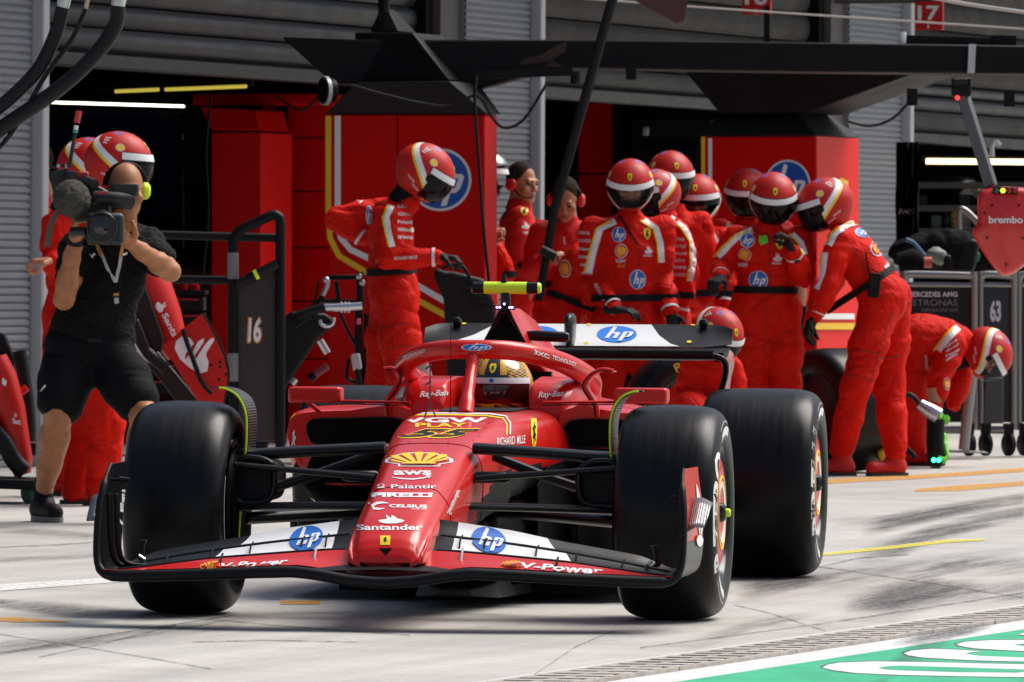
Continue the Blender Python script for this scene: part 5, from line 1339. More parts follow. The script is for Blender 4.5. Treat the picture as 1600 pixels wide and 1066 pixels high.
# ---- head with a face, built once
def headmesh(nm, mats, covered=False):
    b = Body(.0052)
    sk = 0
    b.ell((0, .012, .028), (.076, .097, .100), k=.02, mi=sk); b.ell((0, -.038, -.052), (.060, .062, .066), k=.03, mi=sk)
    b.ell((0, -.080, -.098), (.024, .020, .020), k=.03, mi=sk); b.cone((0, -.094, .008), (0, -.116, -.030), .009, .0135, .012, sk)
    b.ell((.012, -.108, -.034), (.009, .010, .008), k=.008); b.ell((-.012, -.108, -.034), (.009, .010, .008), k=.008)
    b.cone((-.036, -.086, .026), (.036, -.086, .026), .013, .013, .015, sk)
    for s in (1, -1):
        b.ell((s*.046, -.068, -.018), (.022, .022, .020), k=.02, mi=sk)
        b.ell((s*.032, -.104, .006), (.017, .014, .010), k=.010, neg=True)
        b.ell((s*.032, -.084, .006), (.0135, .0125, .0105), k=.002, mi=1)
        b.cone((s*.018, -.099, .024), (s*.050, -.088, .026), .004, .003, .003, 3)
        b.ell((s*.078, .012, -.008), (.009, .020, .032), k=.008, mi=sk)
    b.ell((0, -.0985, -.060), (.024, .010, .0055), k=.004, mi=2); b.ell((0, -.096, -.069), (.021, .010, .006), k=.004, mi=2)
    b.cone((0, .02, -.08), (0, .035, -.19), .056, .060, .03, sk)
    o = mkbody(nm, b, mats, proto)
    return o
HEAD = headmesh('head', [M_skin, M_eye, M_lip, M_hair]); 
HEAD_B = copyobj(HEAD, proto); HEAD_B.data = HEAD.data.copy()
HEAD_B.data.materials.append(M_cloth)
for p in HEAD_B.data.polygons:
    c = p.center
    if c.z < -.045 or c.z > .045 or c.y > -.035: p.material_index = 4
b = Body(.008); b.ell((0, .022, .040), (.081, .098, .098), k=.01)
b.ell((0, -.10, -.03), (.075, .075, .085), k=.02, neg=True); b.ell((0, -.02, -.12), (.1, .12, .075), k=.02, neg=True)
HAIR = mkbody('hair', b, [M_hair], proto)
def hide_proto():
    for o in list(proto.children): bpy.data.objects.remove(o)
    bpy.data.objects.remove(proto)
def put(src, parent, Mw, root, mats=None):
    c = src.copy(); COL.objects.link(c); c.parent = parent
    c.matrix_basis = WM[parent].inverted() @ Mw; WM[c] = Mw.copy()
    if mats: 
        for i, m in enumerate(mats): c.material_slots[i].link = 'OBJECT'; c.material_slots[i].material = m
    return c
def sub(src, hp_):
    c = src.copy(); COL.objects.link(c); c.parent = hp_; c.matrix_basis = Matrix.Identity(4); WM[c] = WM[hp_].copy(); return c
def helmet(p, c, fwd, up=UP, visor='dark', face=None, scale=1.08):
    R = frame(fwd, Vector(up)).to_4x4(); Mw = Matrix.Translation(c) @ R @ Matrix.Scale(scale, 4)
    h = put(H_shell, p, Mw, p)
    for s_ in (H_strip, H_stripe, H_crest, H_badge): sub(s_, h)
    if visor:
        v = sub(H_vis, h)
        if visor == 'clear': v.material_slots[0].link = 'OBJECT'; v.material_slots[0].material = M_visclear
    Mh = Matrix.Translation(c) @ R @ Matrix.Translation((0, .012, -.015)) @ Matrix.Scale(.93, 4)
    put(face or HEAD_B, p, Mh, p)
    return h
def hand(p, W, D, Nn, side, curl=35, mats=None, name='glove', s=1.0, spread=.0, vox=.0062, thumb=None, curls=None):
    D = Vector(D).normalized(); Nn = Vector(Nn); Nn = (Nn-D*Nn.dot(D)).normalized(); A = D.cross(Nn)*side      # A points to the thumb side
    b = Body(vox*s); W = Vector(W); L = (.078, .086, .080, .062); r0 = .0098*s
    for i in range(4):
        o_ = (.030-.0205*i)*s; base = W+A*(o_*.55)+D*.012*s; kn = W+A*o_*(1+spread)+D*(.092-.006*abs(i-1.2))*s
        b.cone(base, kn, .017*s, .0125*s, .012, 0)
        cv = curls[i] if curls else curl
        a = 0; P = [kn]; d = (D+A*(.03-.02*i)*(1+8*spread)).normalized()
        for k, f in enumerate((.45, .32, .25)):
            a += math.radians(cv*(.8, 1.1, .7)[k]); dd = d*math.cos(a)+Nn*math.sin(a); P.append(P[-1]+dd*L[i]*f*s)
        b.chain(P, [r0*1.02, r0*.98, r0*.9, r0*.8], .004)
    b.cone(W, W-D*.05*s, .026*s, .029*s, .02)
    tb = W+A*.030*s+D*.022*s; t1 = tb+(A*.75+D*.75+Nn*.35).normalized()*.036*s; t2 = t1+(A*.25+D*.9+Nn*(.35+curl/90)).normalized()*.032*s; t3 = t2+(D*.8-A*.1+Nn*(.4+curl/70)).normalized()*.026*s
    b.chain([tb, t1, t2, t3], [.0155*s, .0135*s, .0115*s, .0095*s], .008)
    return mkbody(name, b, mats or [M_glove], p)
def wrap_belt(p, body, c, up, h=.040, m=None, name='belt', lift=.005, rmax=.35, off=None):
    t = bvh([body]); up = Vector(up).normalized(); a = up.cross(Vector((0, 1, .01))).normalized(); b_ = up.cross(a); n = 40; V = []
    rad = []
    for k in range(n):
        d = a*math.cos(2*math.pi*k/n)+b_*math.sin(2*math.pi*k/n); best = .15
        loc, nn_, _, ds = t.ray_cast(c+d*rmax, -d)
        rad.append((loc-c).length if loc is not None else best)
    for k in range(n):
        d = a*math.cos(2*math.pi*k/n)+b_*math.sin(2*math.pi*k/n); r_ = max(rad[k], .5*rad[k]+.25*(rad[k-1]+rad[(k+1) % n]))
        for z, e in ((-h/2, lift*.2), (-h/2, lift*2), (h/2, lift*2), (h/2, lift*.2)): V.append(c+d*(r_+e)+up*z)
    F = [(4*k+j, 4*((k+1) % n)+j, 4*((k+1) % n)+j+1, 4*k+j+1) for k in range(n) for j in range(3)]
    return mk(name, MB().add(V, F), m or M_belt, p, smooth=40)
def person(label, Y, J, base=None, group=None, suit=None, vox=.0125, seed=1, boots=True, fold=.0085, belt=True, gloves=True, wide=1.0, cuff=True, mats=None, skinarm=None, cat='person'):
    """J: joints traced in photo pixels (+ optional depth offset): neck, sl, sr, el, er, wl, wr, hl, hr, kl, kr, al, ar"""
    g = {k: pj(v, Y) for k, v in J.items() if not k.startswith('_')}
    bx = (g['al']+g['ar'])/2 if 'al' in g else (g['hl']+g['hr'])/2
    p = thing('person', label, cat, Vector((bx.x, bx.y, 0)), 0, group)
    b = Body(vox); S = (g['sl']+g['sr'])/2; Hh = (g['hl']+g['hr'])/2
    up = (S-Hh).normalized(); rt = (g['sr']-g['sl']); hw = rt.length/2; rt = (rt-up*rt.dot(up)).normalized(); fw_ = up.cross(rt)
    R = Matrix((rt, fw_, up)).transposed(); tl = (S-Hh).length
    b.cone(g['sl'].lerp(S, .12)-up*.012, g['sr'].lerp(S, .12)-up*.012, .066, .066, .05); b.cone(S, g['neck'], .085, .066, .05)
    b.ell(S.lerp(Hh, .26), (min(.20, hw+.035)*wide, .128*wide, tl*.34), R, .07); b.ell(S.lerp(Hh, .62), (.172*wide, .125*wide, tl*.32), R, .07)
    b.ell(Hh+up*.02, (.188*wide, .142*wide, .15), R, .07)
    for s in 'lr':
        b.chain([g['s'+s], g['s'+s].lerp(g['e'+s], .5), g['e'+s]], [.074, .072, .064], .03)
        b.chain([g['e'+s], g['e'+s].lerp(g['w'+s], .4), g['w'+s].lerp(g['e'+s], .08)], [.064, .062, .046], .025)
        if 'k'+s in g:
            b.chain([g['h'+s], g['h'+s].lerp(g['k'+s], .5), g['k'+s]], [.118, .108, .088], .05)
            b.chain([g['k'+s], g['k'+s].lerp(g['a'+s], .45), g['a'+s]], [.088, .086, .072], .03)
    body = mkbody('body', b, mats or [suit or M_suit], p, fold, 8.5, seed)
    if boots and 'al' in g:
        for s in 'lr':
            A = g['a'+s]; A = Vector((A.x, A.y, max(A.z, .09))); f = pj(J['_f'+s], Y)-A if '_f'+s in J else Vector((.05, -.2, 0)); f.z = 0; f = f.normalized()
            q = Body(.011); T = A+f*.15; z0 = .045
            q.cone(A+Vector((0, 0, .04)), Vector((A.x, A.y, .07)), .056, .052, .03); q.cone(Vector((A.x, A.y, .05))-f*.03, Vector((T.x, T.y, z0)), .046, .040, .03)
            bt = mkbody('boot', q, [M_boot], p, 0)
            q = MB(); L = spline([Vector((A.x, A.y, 0))-f*.085, Vector((A.x, A.y, 0))-f*.05+f.cross(UP)*.04, Vector((T.x, T.y, 0))-f*.03+f.cross(UP)*.045, Vector((T.x, T.y, 0))+f*.042, Vector((T.x, T.y, 0))-f*.03-f.cross(UP)*.045, Vector((A.x, A.y, 0))-f*.05-f.cross(UP)*.04], 4, closed=True)
            q.loft([[v+UP*.001 for v in L], [v+UP*.020 for v in L]]); mk('sole', q, M_sole, p, smooth=50)
    nd = (g['neck']-S).normalized(); nc = g['neck']-nd*.012; na = nd.cross(Vector((0, 1, .1))).normalized(); nb = nd.cross(na)
    mk('collar', MB().loft([[nc+(na*math.cos(t_)+nb*math.sin(t_))*r_+nd*h_ for t_ in [2*math.pi*k/20 for k in range(20)]] for r_, h_ in ((.088, -.03), (.080, .0), (.074, .028), (.066, .028))], caps=False), suit or M_suit, p, smooth=60)
    if belt: wrap_belt(p, body, S.lerp(Hh, .70), up)
    if gloves:
        for s in 'lr':
            if gloves is True or s in gloves:
                W = g['w'+s]; D = (pj(J['_g'+s], Y)-W) if '_g'+s in J else (W-g['e'+s]); Nn = fw_*-1 if '_n'+s not in J else Vector(J['_n'+s])
                hand(p, W, D, Nn, 1 if s == 'l' else -1, J.get('_c'+s, 40))
    if cuff:
        for s in 'lr':
            W = g['w'+s]; d = (W-g['e'+s]).normalized(); c = W-d*.035
            mk('cuff', MB().tube([c-d*.008, c+d*.008], .053, 14, caps=False), M_sponsor, p)
    p['_'] = 0; del p['_']
    return p, body, g
def badge(p, body_bvh, kind, x, y, r, ry=None, sk=(0, 0)):
    ry = ry or r
    L = {'hp': hp_layers(M_white, M_hpb2), 'shell': [(ell(0, 0, 1, 1, 16), M_sponsor), (ell(0, 0, .86, .86, 16), M_suit), (ell(0, -.02, .7, .66, 16), M_shell)], 'crest': shield(), 'flame': flame(M_sponsor)}[kind]
    decal('badge', L, aff(x, y, r, sk[0], sk[1], -ry), body_bvh, p, .004, 7)
def lines(p, t, x, y, w, n, dy=12, sl=0, texts=('CEVA', 'VGW PLAY', 'Palantir', 'HARDMAN', 'aws', 'DXC'), h=5, m=None):
    for i in range(n): decal('lettering', [(txt(texts[i % len(texts)], .03), m or M_sponsor)], aff(x, y+dy*i, w*(.8+.2*((i*7) % 3)/2), sl, 0, -h), t, p, .004, 9)
def stripe(p, t, P, w, wy=None):
    """white band with a yellow edge along a traced pixel path"""
    decal('stripe', [(band2(P, w), M_white), (band2([(x-w*.58, y) for x, y in P], w*.32), M_cyel)], lambda u, v: (u, v), t, p, .004, 8)
crew = 'pit crew in red overalls'
# -- standing mechanic seen from the side
p, b, g = person('standing mechanic in red overalls and helmet looking down, side on before the blue disc', 41.0, dict(neck=(638, 312), sl=(604, 330, .16), sr=(612, 340, -.17), el=(526, 342, .12), er=(606, 402, -.22), wl=(572, 376, .10), wr=(688, 402, -.24), hl=(612, 462, .09), hr=(618, 462, -.09), kl=(596, 600, .10), kr=(632, 598, -.12), al=(580, 735, .12), ar=(626, 738, -.10), _gr=(712, 403, -.26), _nr=(.2, 0, -1), _cr=55, _fl=(640, 740), _fr=(700, 740)), group=crew, seed=3, gloves='r', wide=.97)
helmet(p, at(664, 270, 40.95), (.84, -.10, -.54), scale=1.13)
t = bvh([b])
stripe(p, t, [(612, 322), (604, 340), (607, 360), (613, 386)], 9); stripe(p, t, [(648, 335), (650, 350), (641, 362)], 7)
lines(p, t, 621, 325, 26, 5, 12, 1); lines(p, t, 616, 406, 44, 1, texts=('RICHARD MILLE',), h=4.5, sl=-2)
M_seam = mat('dark_red_seam', (.25, .006, .005), .7)
def seam(p, t, *PP):
    for P in PP: decal('seam', [(band2(list(P), 1.4), M_seam)], lambda u, v: (u, v), t, p, .003, 8)
seam(p, t, ((594, 512), (640, 506)), ((594, 512), (598, 545), (640, 540)), ((585, 370), (588, 420)), ((612, 445), (614, 520), (610, 600)))
badge(p, t, 'hp', 577, 337, 5, 14); stripe(p, t, [(560, 316), (572, 306), (583, 308)], 7)
# -- central mechanic facing the camera
p, b, g = person('mechanic facing the camera with clear visor, standing right behind the rear wing centre', 43.0, dict(neck=(985, 338), sl=(925, 358), sr=(1036, 356), el=(925, 436, .02), er=(1034, 436, .02), wl=(962, 484, -.26), wr=(1049, 492, -.14), hl=(952, 512), hr=(1012, 512), kl=(946, 620, -.05), kr=(1022, 620, -.03), al=(944, 728, .05), ar=(1028, 730, .05), _gl=(990, 486, -.30), _nl=(0, .2, -1), _cl=30, _gr=(1054, 515, -.18), _cr=25, _fl=(930, 745, -.3), _fr=(1040, 745, -.3)), group=crew, seed=5)
helmet(p, at(985, 290, 42.92), (-.03, -.93, -.32), visor='clear', face=HEAD)
t = bvh([b])
stripe(p, t, [(962, 346), (938, 358), (933, 375), (926, 400), (920, 427)], 10); stripe(p, t, [(1006, 345), (1026, 358), (1032, 380), (1034, 410)], 9)
badge(p, t, 'hp', 967, 367, 10, 11); badge(p, t, 'shell', 971, 392, 10, 11); badge(p, t, 'crest', 1011, 366, 6, 9); badge(p, t, 'flame', 1013, 391, 6); badge(p, t, 'hp', 996, 437, 11.5, 14)
lines(p, t, 905, 366, 21, 6, 12.5, 1); lines(p, t, 962, 411, 20, 1, texts=('VGW',), h=6); lines(p, t, 966, 418, 14, 1, texts=('PLAY',), h=4, m=M_shell); lines(p, t, 1005, 401, 16, 1, texts=('Santander',), h=4)
decal('lettering', [(txt('RICHARD', .03), M_sponsor)], aff(928, 445, 14, 26, 5, -2), t, p, .004, 8)
decal('lanyard', [(band2([(965, 332), (980, 358), (995, 383)], 3), M_cloth)], lambda u, v: (u, v), t, p, .012, 8)
decal('seam', [(band2([(998, 380), (999, 420), (1000, 462)], 1.5), M_seam)], lambda u, v: (u, v), t, p, .003, 8)
# -- man behind the central one (top helmet)
p, b, g = person('tall mechanic half hidden, topmost red helmet just right of the central mechanic', 44.3, dict(neck=(1050, 325), sl=(1010, 350), sr=(1095, 350), el=(1000, 430), er=(1105, 430), wl=(1005, 490), wr=(1100, 490), hl=(1030, 505), hr=(1080, 505), kl=(1030, 620), kr=(1080, 620), al=(1030, 716), ar=(1080, 716)), group=crew, seed=6, gloves=False)
helmet(p, at(1048, 276, 44.3), (.22, -.93, -.22))
# -- mechanic seen from behind the central man's shoulder
p, b, g = person('mechanic turned left, arm with white stripes beside the central mechanic', 43.7, dict(neck=(1033, 335), sl=(1030, 352, .17), sr=(1058, 362, -.14), el=(1020, 430, .1), er=(1074, 425, -.16), wl=(1010, 480, 0), wr=(1062, 492, -.16), hl=(1032, 505, .1), hr=(1045, 505, -.08), kl=(1035, 620, .1), kr=(1050, 620, -.1), al=(1036, 720, .1), ar=(1050, 720, -.1), _fl=(1000, 722), _fr=(1015, 722)), group=crew, seed=8, gloves=False)
helmet(p, at(1022, 305, 43.7), (-.80, -.45, -.15))
t = bvh([b]); stripe(p, t, [(1047, 340), (1068, 356), (1082, 378), (1083, 410), (1078, 440)], 8); stripe(p, t, [(1044, 372), (1047, 400), (1049, 430)], 7); lines(p, t, 1052, 376, 22, 6, 11, 1)
# -- mechanic with raised visor and beard
p, b, g = person('bearded mechanic with dark visor pushed up, between the central mechanic and the hand raising one', 44.6, dict(neck=(1092, 358), sl=(1058, 372), sr=(1128, 372), el=(1052, 430), er=(1136, 430), wl=(1060, 486, -.1), wr=(1132, 480, -.1), hl=(1082, 500), hr=(1122, 500), kl=(1080, 610), kr=(1124, 610), al=(1078, 712), ar=(1126, 712)), group=crew, seed=9, gloves=False)
h_ = helmet(p, at(1090, 312, 44.5), (-.12, -.95, -.18), visor=None, face=HEAD)
q = MB(); q.add(*hpatch(-77, 77, -4, 20, 1.03, 30, 6)); o = mk('raised_visor', q, M_visor, p, smooth=180, sp='l'); o.parent = h_; WM[o] = WM[h_].copy()
bb_ = Body(.007); Mh = WM[h_]
bb_.ell((0, -.085, -.105), (.055, .045, .045), k=.02); bb_.ell((0, -.02, -.12), (.072, .07, .05), k=.02); bb_.P = [(k_, Mh @ c_, r_, (Mh.to_3x3()), e_, kk, m_) for k_, c_, r_, R_, e_, kk, m_ in bb_.P]
mkbody('beard', bb_, [M_hair], p)
t = bvh([b]); badge(p, t, 'hp', 1092, 437, 11, 13); stripe(p, t, [(1112, 362), (1122, 380), (1124, 400)], 6)
# -- mechanic at the back, left of the raised hand
p, b, g = person('mechanic behind the hand raising one, red helmet partly hidden, black glove hanging at his side', 45.2, dict(neck=(1168, 345), sl=(1126, 362), sr=(1222, 362), el=(1118, 420), er=(1248, 425, -.3), wl=(1124, 470), wr=(1250, 474, -.45), hl=(1145, 490), hr=(1200, 490), kl=(1145, 600), kr=(1200, 600), al=(1145, 708), ar=(1200, 708), _gr=(1244, 520, -.45), _cr=20), group=crew, seed=11, gloves='r', cuff=False)
helmet(p, at(1168, 303, 45.1), (-.14, -.95, -.25))
t = bvh([b]); stripe(p, t, [(1142, 350), (1128, 372), (1122, 400)], 8)
mk('forearm', MB().tube([at(1250, 446, 44.75), at(1250, 462, 44.74), at(1249, 478, 44.74)], [.040, .040, .036], 14), M_skin, p)
# -- mechanic raising a gloved hand to his visor
p, b, g = person('mechanic holding a gloved hand up to his dark visor, green tag on his chest', 43.0, dict(neck=(1203, 354), sl=(1148, 372), sr=(1250, 372), el=(1128, 418, .05), er=(1256, 432, -.12), wl=(1126, 434, -.22), wr=(1238, 392, -.30), hl=(1172, 488), hr=(1222, 488), kl=(1168, 606, -.03), kr=(1228, 606, 0), al=(1162, 720, .1), ar=(1236, 722, .1), _gl=(1112, 444, -.32), _cl=55, _nl=(0, .3, -1), _gr=(1226, 364, -.33), _cr=45, _nr=(-.7, -.3, .1), _fl=(1150, 745, -.3), _fr=(1245, 745, -.3)), group=crew, seed=13)
helmet(p, at(1208, 311, 42.95), (.05, -.92, -.36))
t = bvh([b])
stripe(p, t, [(1176, 360), (1150, 372), (1136, 386), (1122, 402)], 10); stripe(p, t, [(1238, 366), (1252, 380), (1258, 398)], 8)
seam(p, t, ((1203, 366), (1203, 420), (1202, 458)), ((1197, 476), (1197, 560)), ((1155, 520), (1182, 524)), ((1212, 524), (1240, 518)), ((1158, 392), (1160, 450)))
badge(p, t, 'hp', 1168, 376, 10.5); badge(p, t, 'shell', 1164, 398, 10); badge(p, t, 'flame', 1215, 402, 7); badge(p, t, 'hp', 1185, 438, 13.5); badge(p, t, 'crest', 1218, 382, 7, 8); lines(p, t, 1206, 413, 18, 1, texts=('Santander',), h=3.5)
lines(p, t, 1153, 417, 20, 1, texts=('VGW',), h=6)
decal('green_tag', [(poly2([(1186, 370), (1198, 368), (1200, 380), (1190, 384), (1186, 378)]), mat('green_tag', (.15, .62, .03), .5))], lambda u, v: (u, v), t, p, .012, 8)
decal('belt_badge', [(txt('Puma', .03), M_sponsor)], aff(1178, 467, 14, 0, 0, -5), bvh([o for o in p.children if o.name.startswith('belt')]), p, .003, 8)
# -- crouching mechanic behind the rear wing
p, b, g = person('crouching mechanic behind the right tip of the rear wing, only helmet and back showing', 41.2, dict(neck=(1112, 552), sl=(1085, 572), sr=(1140, 575), el=(1075, 620), er=(1150, 625), wl=(1095, 650, -.3), wr=(1140, 655, -.3), hl=(1070, 650, .25), hr=(1110, 650, .25), kl=(1075, 640, -.25), kr=(1135, 640, -.2), al=(1075, 730, -.1), ar=(1130, 730, -.05)), group=crew, seed=15, gloves=False, belt=False)
helmet(p, at(1122, 523, 41.1), (.55, -.65, -.52), scale=1.05)
# -- mechanic bending over at the right
p, b, g = person('mechanic bending forward with a radio on his belt, reaching down to a black tyre', 43.0, dict(neck=(1322, 352), sl=(1312, 372, -.17), sr=(1325, 366, .18), el=(1294, 444, -.24), er=(1300, 440, .2), wl=(1272, 497, -.26), wr=(1268, 500, .15), hl=(1378, 468, -.10), hr=(1392, 468, .10), kl=(1338, 602, -.18), kr=(1388, 606, .12), al=(1316, 700, -.02), ar=(1398, 704, .02), _gl=(1256, 545, -.28), _cl=25, _gr=(1252, 545, .12), _fl=(1230, 738, -.05), _fr=(1330, 740, -.12)), group=crew, seed=17, fold=.008)
helmet(p, at(1289, 321, 42.95), (-.93, -.12, -.34), scale=1.12)
t = bvh([b])
seam(p, t, ((1322, 372), (1345, 410), (1362, 430)), ((1395, 480), (1378, 540), (1360, 600)), ((1330, 545), (1368, 552)), ((1330, 545), (1326, 585), (1362, 594)), ((1375, 560), (1410, 556)))
badge(p, t, 'hp', 1352, 363, 15, 8); badge(p, t, 'shell', 1372, 387, 13, 14); badge(p, t, 'flame', 1386, 415, 5)
stripe(p, t, [(1350, 346), (1328, 350), (1306, 364), (1296, 384)], 9); stripe(p, t, [(1290, 395), (1286, 425), (1276, 452)], 9)
for k_, (x, y, w, h) in enumerate(((1366, 446, 20, 42),)):
    c = at(x, y, 42.72); q = MB().box(c, (.068, .04, .14), Matrix.Rotation(.12, 3, 'Y')); rd = mk('radio', q, M_black, p, bevel=.006)
    mk('radio_display', MB().box(c+Vector((0, -.022, .03)), (.04, .004, .05), Matrix.Rotation(.12, 3, 'Y')), M_dark, rd); mk('radio_aerial', MB().tube([c+Vector((-.03, 0, .06)), c+Vector((-.05, 0, .19))], .006, 6), M_black, rd)
# -- kneeling wheel gun man at the far right
p, b, g = person('mechanic doubled over at the far right, holding a wheel gun in green gloves', 45.2, dict(neck=(1514, 540, -.02), sl=(1492, 540, -.16), sr=(1500, 528, .18), el=(1468, 590, -.22), er=(1500, 590, .15), wl=(1462, 636, -.25), wr=(1490, 636, .1), hl=(1428, 528, -.08), hr=(1430, 528, .12), kl=(1424, 622, -.05), kr=(1412, 622, .14), al=(1430, 706, .1), ar=(1412, 706, .2), _fl=(1470, 706), _fr=(1450, 706)), group=crew, seed=19, gloves=False, belt=False, cuff=False)
helmet(p, at(1543, 553, 45.2), (.40, -.18, -.80), up=(.9, -.05, .45), visor='clear')
t = bvh([b]); stripe(p, t, [(1497, 512), (1480, 530), (1466, 548)], 11); lines(p, t, 1478, 545, 22, 4, 7, -12, h=4); decal('lettering', [(txt('RICHARD', .03), M_sponsor)], aff(1444, 555, 2, 22, 4, 0), t, p, .004, 8); badge(p, t, 'shell', 1479, 600, 5, 10)
M_gg = mat('green_glove', (.16, .58, .02), .5)
W_ = at(1462, 640, 44.95); hand(p, W_, (at(1470, 672, 44.85)-W_), (.4, -.8, 0), 1, 55, [M_gg], 'glove', 1.15)
mk('wrist', MB().tube([at(1460, 606, 44.95), at(1462, 640, 44.95)], [.05, .04], 14), M_skin, p)
# -- hidden man beside the pillar with a raised fist
p, b, g = person('person half hidden behind the red pillar edge, dark peaked helmet and clenched bare fist', 46.5, dict(neck=(742, 305), sl=(735, 330, .15), sr=(748, 335, -.15), el=(700, 400, .15), er=(788, 430, -.18), wl=(720, 440, 0), wr=(774, 384, -.24), hl=(742, 470, .1), hr=(742, 470, -.1), kl=(740, 580, .1), kr=(742, 580, -.1), al=(740, 690, .1), ar=(742, 690, -.1), _fl=(780, 692), _fr=(780, 692)), group=crew, seed=21, gloves=False, cuff=False)
hand(p, g['wr'], (at(777, 352, 46.2)-g['wr']), (1, -.4, 0), -1, 88, [M_skin], 'fist', 1.15)
h_ = helmet(p, at(754, 276, 46.5), (.97, -.2, -.05), visor=None, face=HEAD)
for s_ in (h_, ): s_.material_slots[0].link = 'OBJECT'; s_.material_slots[0].material = M_visor
q = MB(); q.add(*hpatch(-70, 70, 12, 44, 1.12, 24, 8)); o = mk('raised_visor', q, mat('silver_visor', (.30, .31, .32), .2, .5), p, smooth=180, sp='l'); o.parent = h_; WM[o] = WM[h_].copy(); o.matrix_basis = Matrix.Rotation(math.radians(-16), 4, 'X')
sm = o.modifiers.new('thick', 'SOLIDIFY'); sm.thickness = .008
# -- headset men in team shirts
M_hs = mat('red_headset', (.60, .012, .010), .4); M_grill = M_black
def headset(p, c, fwd, m, band=M_black, up=UP, side=(1, -1)):
    R = frame(fwd, Vector(up)).to_4x4(); Mw = Matrix.Translation(c) @ R
    q = MB().tube([Mw @ Vector((.092*math.cos(a), .01, .10*math.sin(a)+.012)) for a in [math.pi*k/16 for k in range(17)]], .009, 8, flat=1.6); hb = mk('headset', q, band, p)
    for s in side:
        q = MB().lathe([(0, .032), (.026, .030), (.040, .018), (.042, 0), (.034, -.012)], Mw @ Matrix.Translation((s*.085, .012, -.010)) @ Matrix.Rotation(math.radians(90*s), 4, 'Y'), 18); mk('ear_cup', q, m, hb)
    mk('microphone', MB().tube(spline([Mw @ Vector((-.09, -.01, -.03)), Mw @ Vector((-.085, -.08, -.075)), Mw @ Vector((-.03, -.125, -.075))], 4), .005, 6), M_black, hb)
def headed(p, c, fwd, up=UP, hair=True, sk=None, s=1.0):
    R = frame(fwd, Vector(up)).to_4x4(); Mw = Matrix.Translation(c) @ R @ Matrix.Scale(s, 4)
    h = put(HEAD, p, Mw, p, [sk] if sk else None)
    if hair: put(HAIR, p, Mw, p)
    return h
M_shirt = mat('red_team_shirt', (.56, .012, .010), .7, spec=.2, bump=.3, bscale=30)
def shirt_man(label, Y, J, headc, fwd, hs=True, seed=1, hair=True, up=UP):
    p, b, g = person(label, Y, J, group='team members in red shirts', suit=M_shirt, seed=seed, gloves=False, boots=True, cuff=False, belt=True, fold=.009, vox=.017)
    for s in 'lr':
        q = Body(.009); q.chain([g['e'+s], g['e'+s].lerp(g['w'+s], .35), g['w'+s]], [.047, .046, .031], .02); q.cone(g['s'+s].lerp(g['e'+s], .75), g['e'+s], .05, .047, .02)
        mkbody('forearm', q, [M_skin], p); hand(p, g['w'+s], g['w'+s]-g['e'+s], (0, .2, -1) if J.get('_p') is None else J['_p'], 1 if s == 'l' else -1, 45, [M_skin], 'hand')
    headed(p, headc, fwd, up, hair)
    if hs: headset(p, headc, fwd, M_hs, up=up)
    return p, b, g
p, b, g = shirt_man('headset man in red shirt looking down at a black controller beside the boom pole', 46.0, dict(neck=(884, 345), sl=(845, 362), sr=(926, 362), el=(832, 420, -.05), er=(930, 425, -.05), wl=(862, 402, -.30), wr=(890, 405, -.30), hl=(862, 480), hr=(908, 480), kl=(862, 590), kr=(908, 590), al=(862, 690), ar=(908, 690)), at(884, 312, 45.95), (-.10, -.84, -.5), seed=23)
t = bvh([b]); badge(p, t, 'shell', 857, 384, 7, 8); decal('lettering', [(txt('Puma', .03), M_sponsor)], aff(880, 382, 0, -12, 4, 0), t, p, .004, 8)
q = MB().box(at(875, 402, 45.62), (.11, .05, .045)); o = mk('handheld_controller', q, M_black, bevel=.01); tag(o, 'small black controller held by the headset man', 'controller')
p, b, g = shirt_man('bearded man in profile in a red shirt with yellow crest beside the grey pillar', 47.6, dict(neck=(812, 318), sl=(806, 340, .17), sr=(812, 342, -.15), el=(800, 400, .17), er=(812, 402, -.2), wl=(830, 440, .1), wr=(835, 440, -.25), hl=(812, 450, .1), hr=(815, 450, -.1), kl=(815, 570, .1), kr=(815, 570, -.1), al=(815, 680, .1), ar=(815, 680, -.1), _fl=(850, 682), _fr=(850, 682)), at(816, 287, 47.6), (.75, -.65, -.12), seed=25)
t = bvh([b]); badge(p, t, 'crest', 819, 331, 6, 6); badge(p, t, 'flame', 821, 352, 6); lines(p, t, 817, 366, 14, 1, texts=('Santander',))
p, b, g = shirt_man('man with red headset in profile deep in the dark left garage', 45.0, dict(neck=(62, 305), sl=(50, 328, .16), sr=(55, 330, -.16), el=(52, 390, .18), er=(52, 392, -.2), wl=(30, 420, .1), wr=(28, 420, -.2), hl=(58, 440, .1), hr=(58, 440, -.1), kl=(58, 560, .1), kr=(58, 560, -.1), al=(58, 690, .1), ar=(58, 690, -.1), _fl=(20, 692), _fr=(20, 692)), at(54, 258, 45.0), (-.93, -.3, -.12), seed=27)
p, b, g = person('mechanic bending over behind the central mechanic, only his red back and belt showing', 44.6, dict(neck=(938, 385), sl=(905, 402, -.14), sr=(925, 395, .17), el=(925, 470, -.16), er=(945, 470, .15), wl=(950, 515, -.1), wr=(955, 515, .1), hl=(872, 500, -.09), hr=(880, 500, .1), kl=(872, 600, -.1), kr=(884, 600, .1), al=(870, 710, -.1), ar=(885, 710, .1), _fl=(920, 712), _fr=(930, 712)), group=crew, seed=29, gloves=False)
t = bvh([b]); badge(p, t, 'shell', 884, 420, 9, 14)
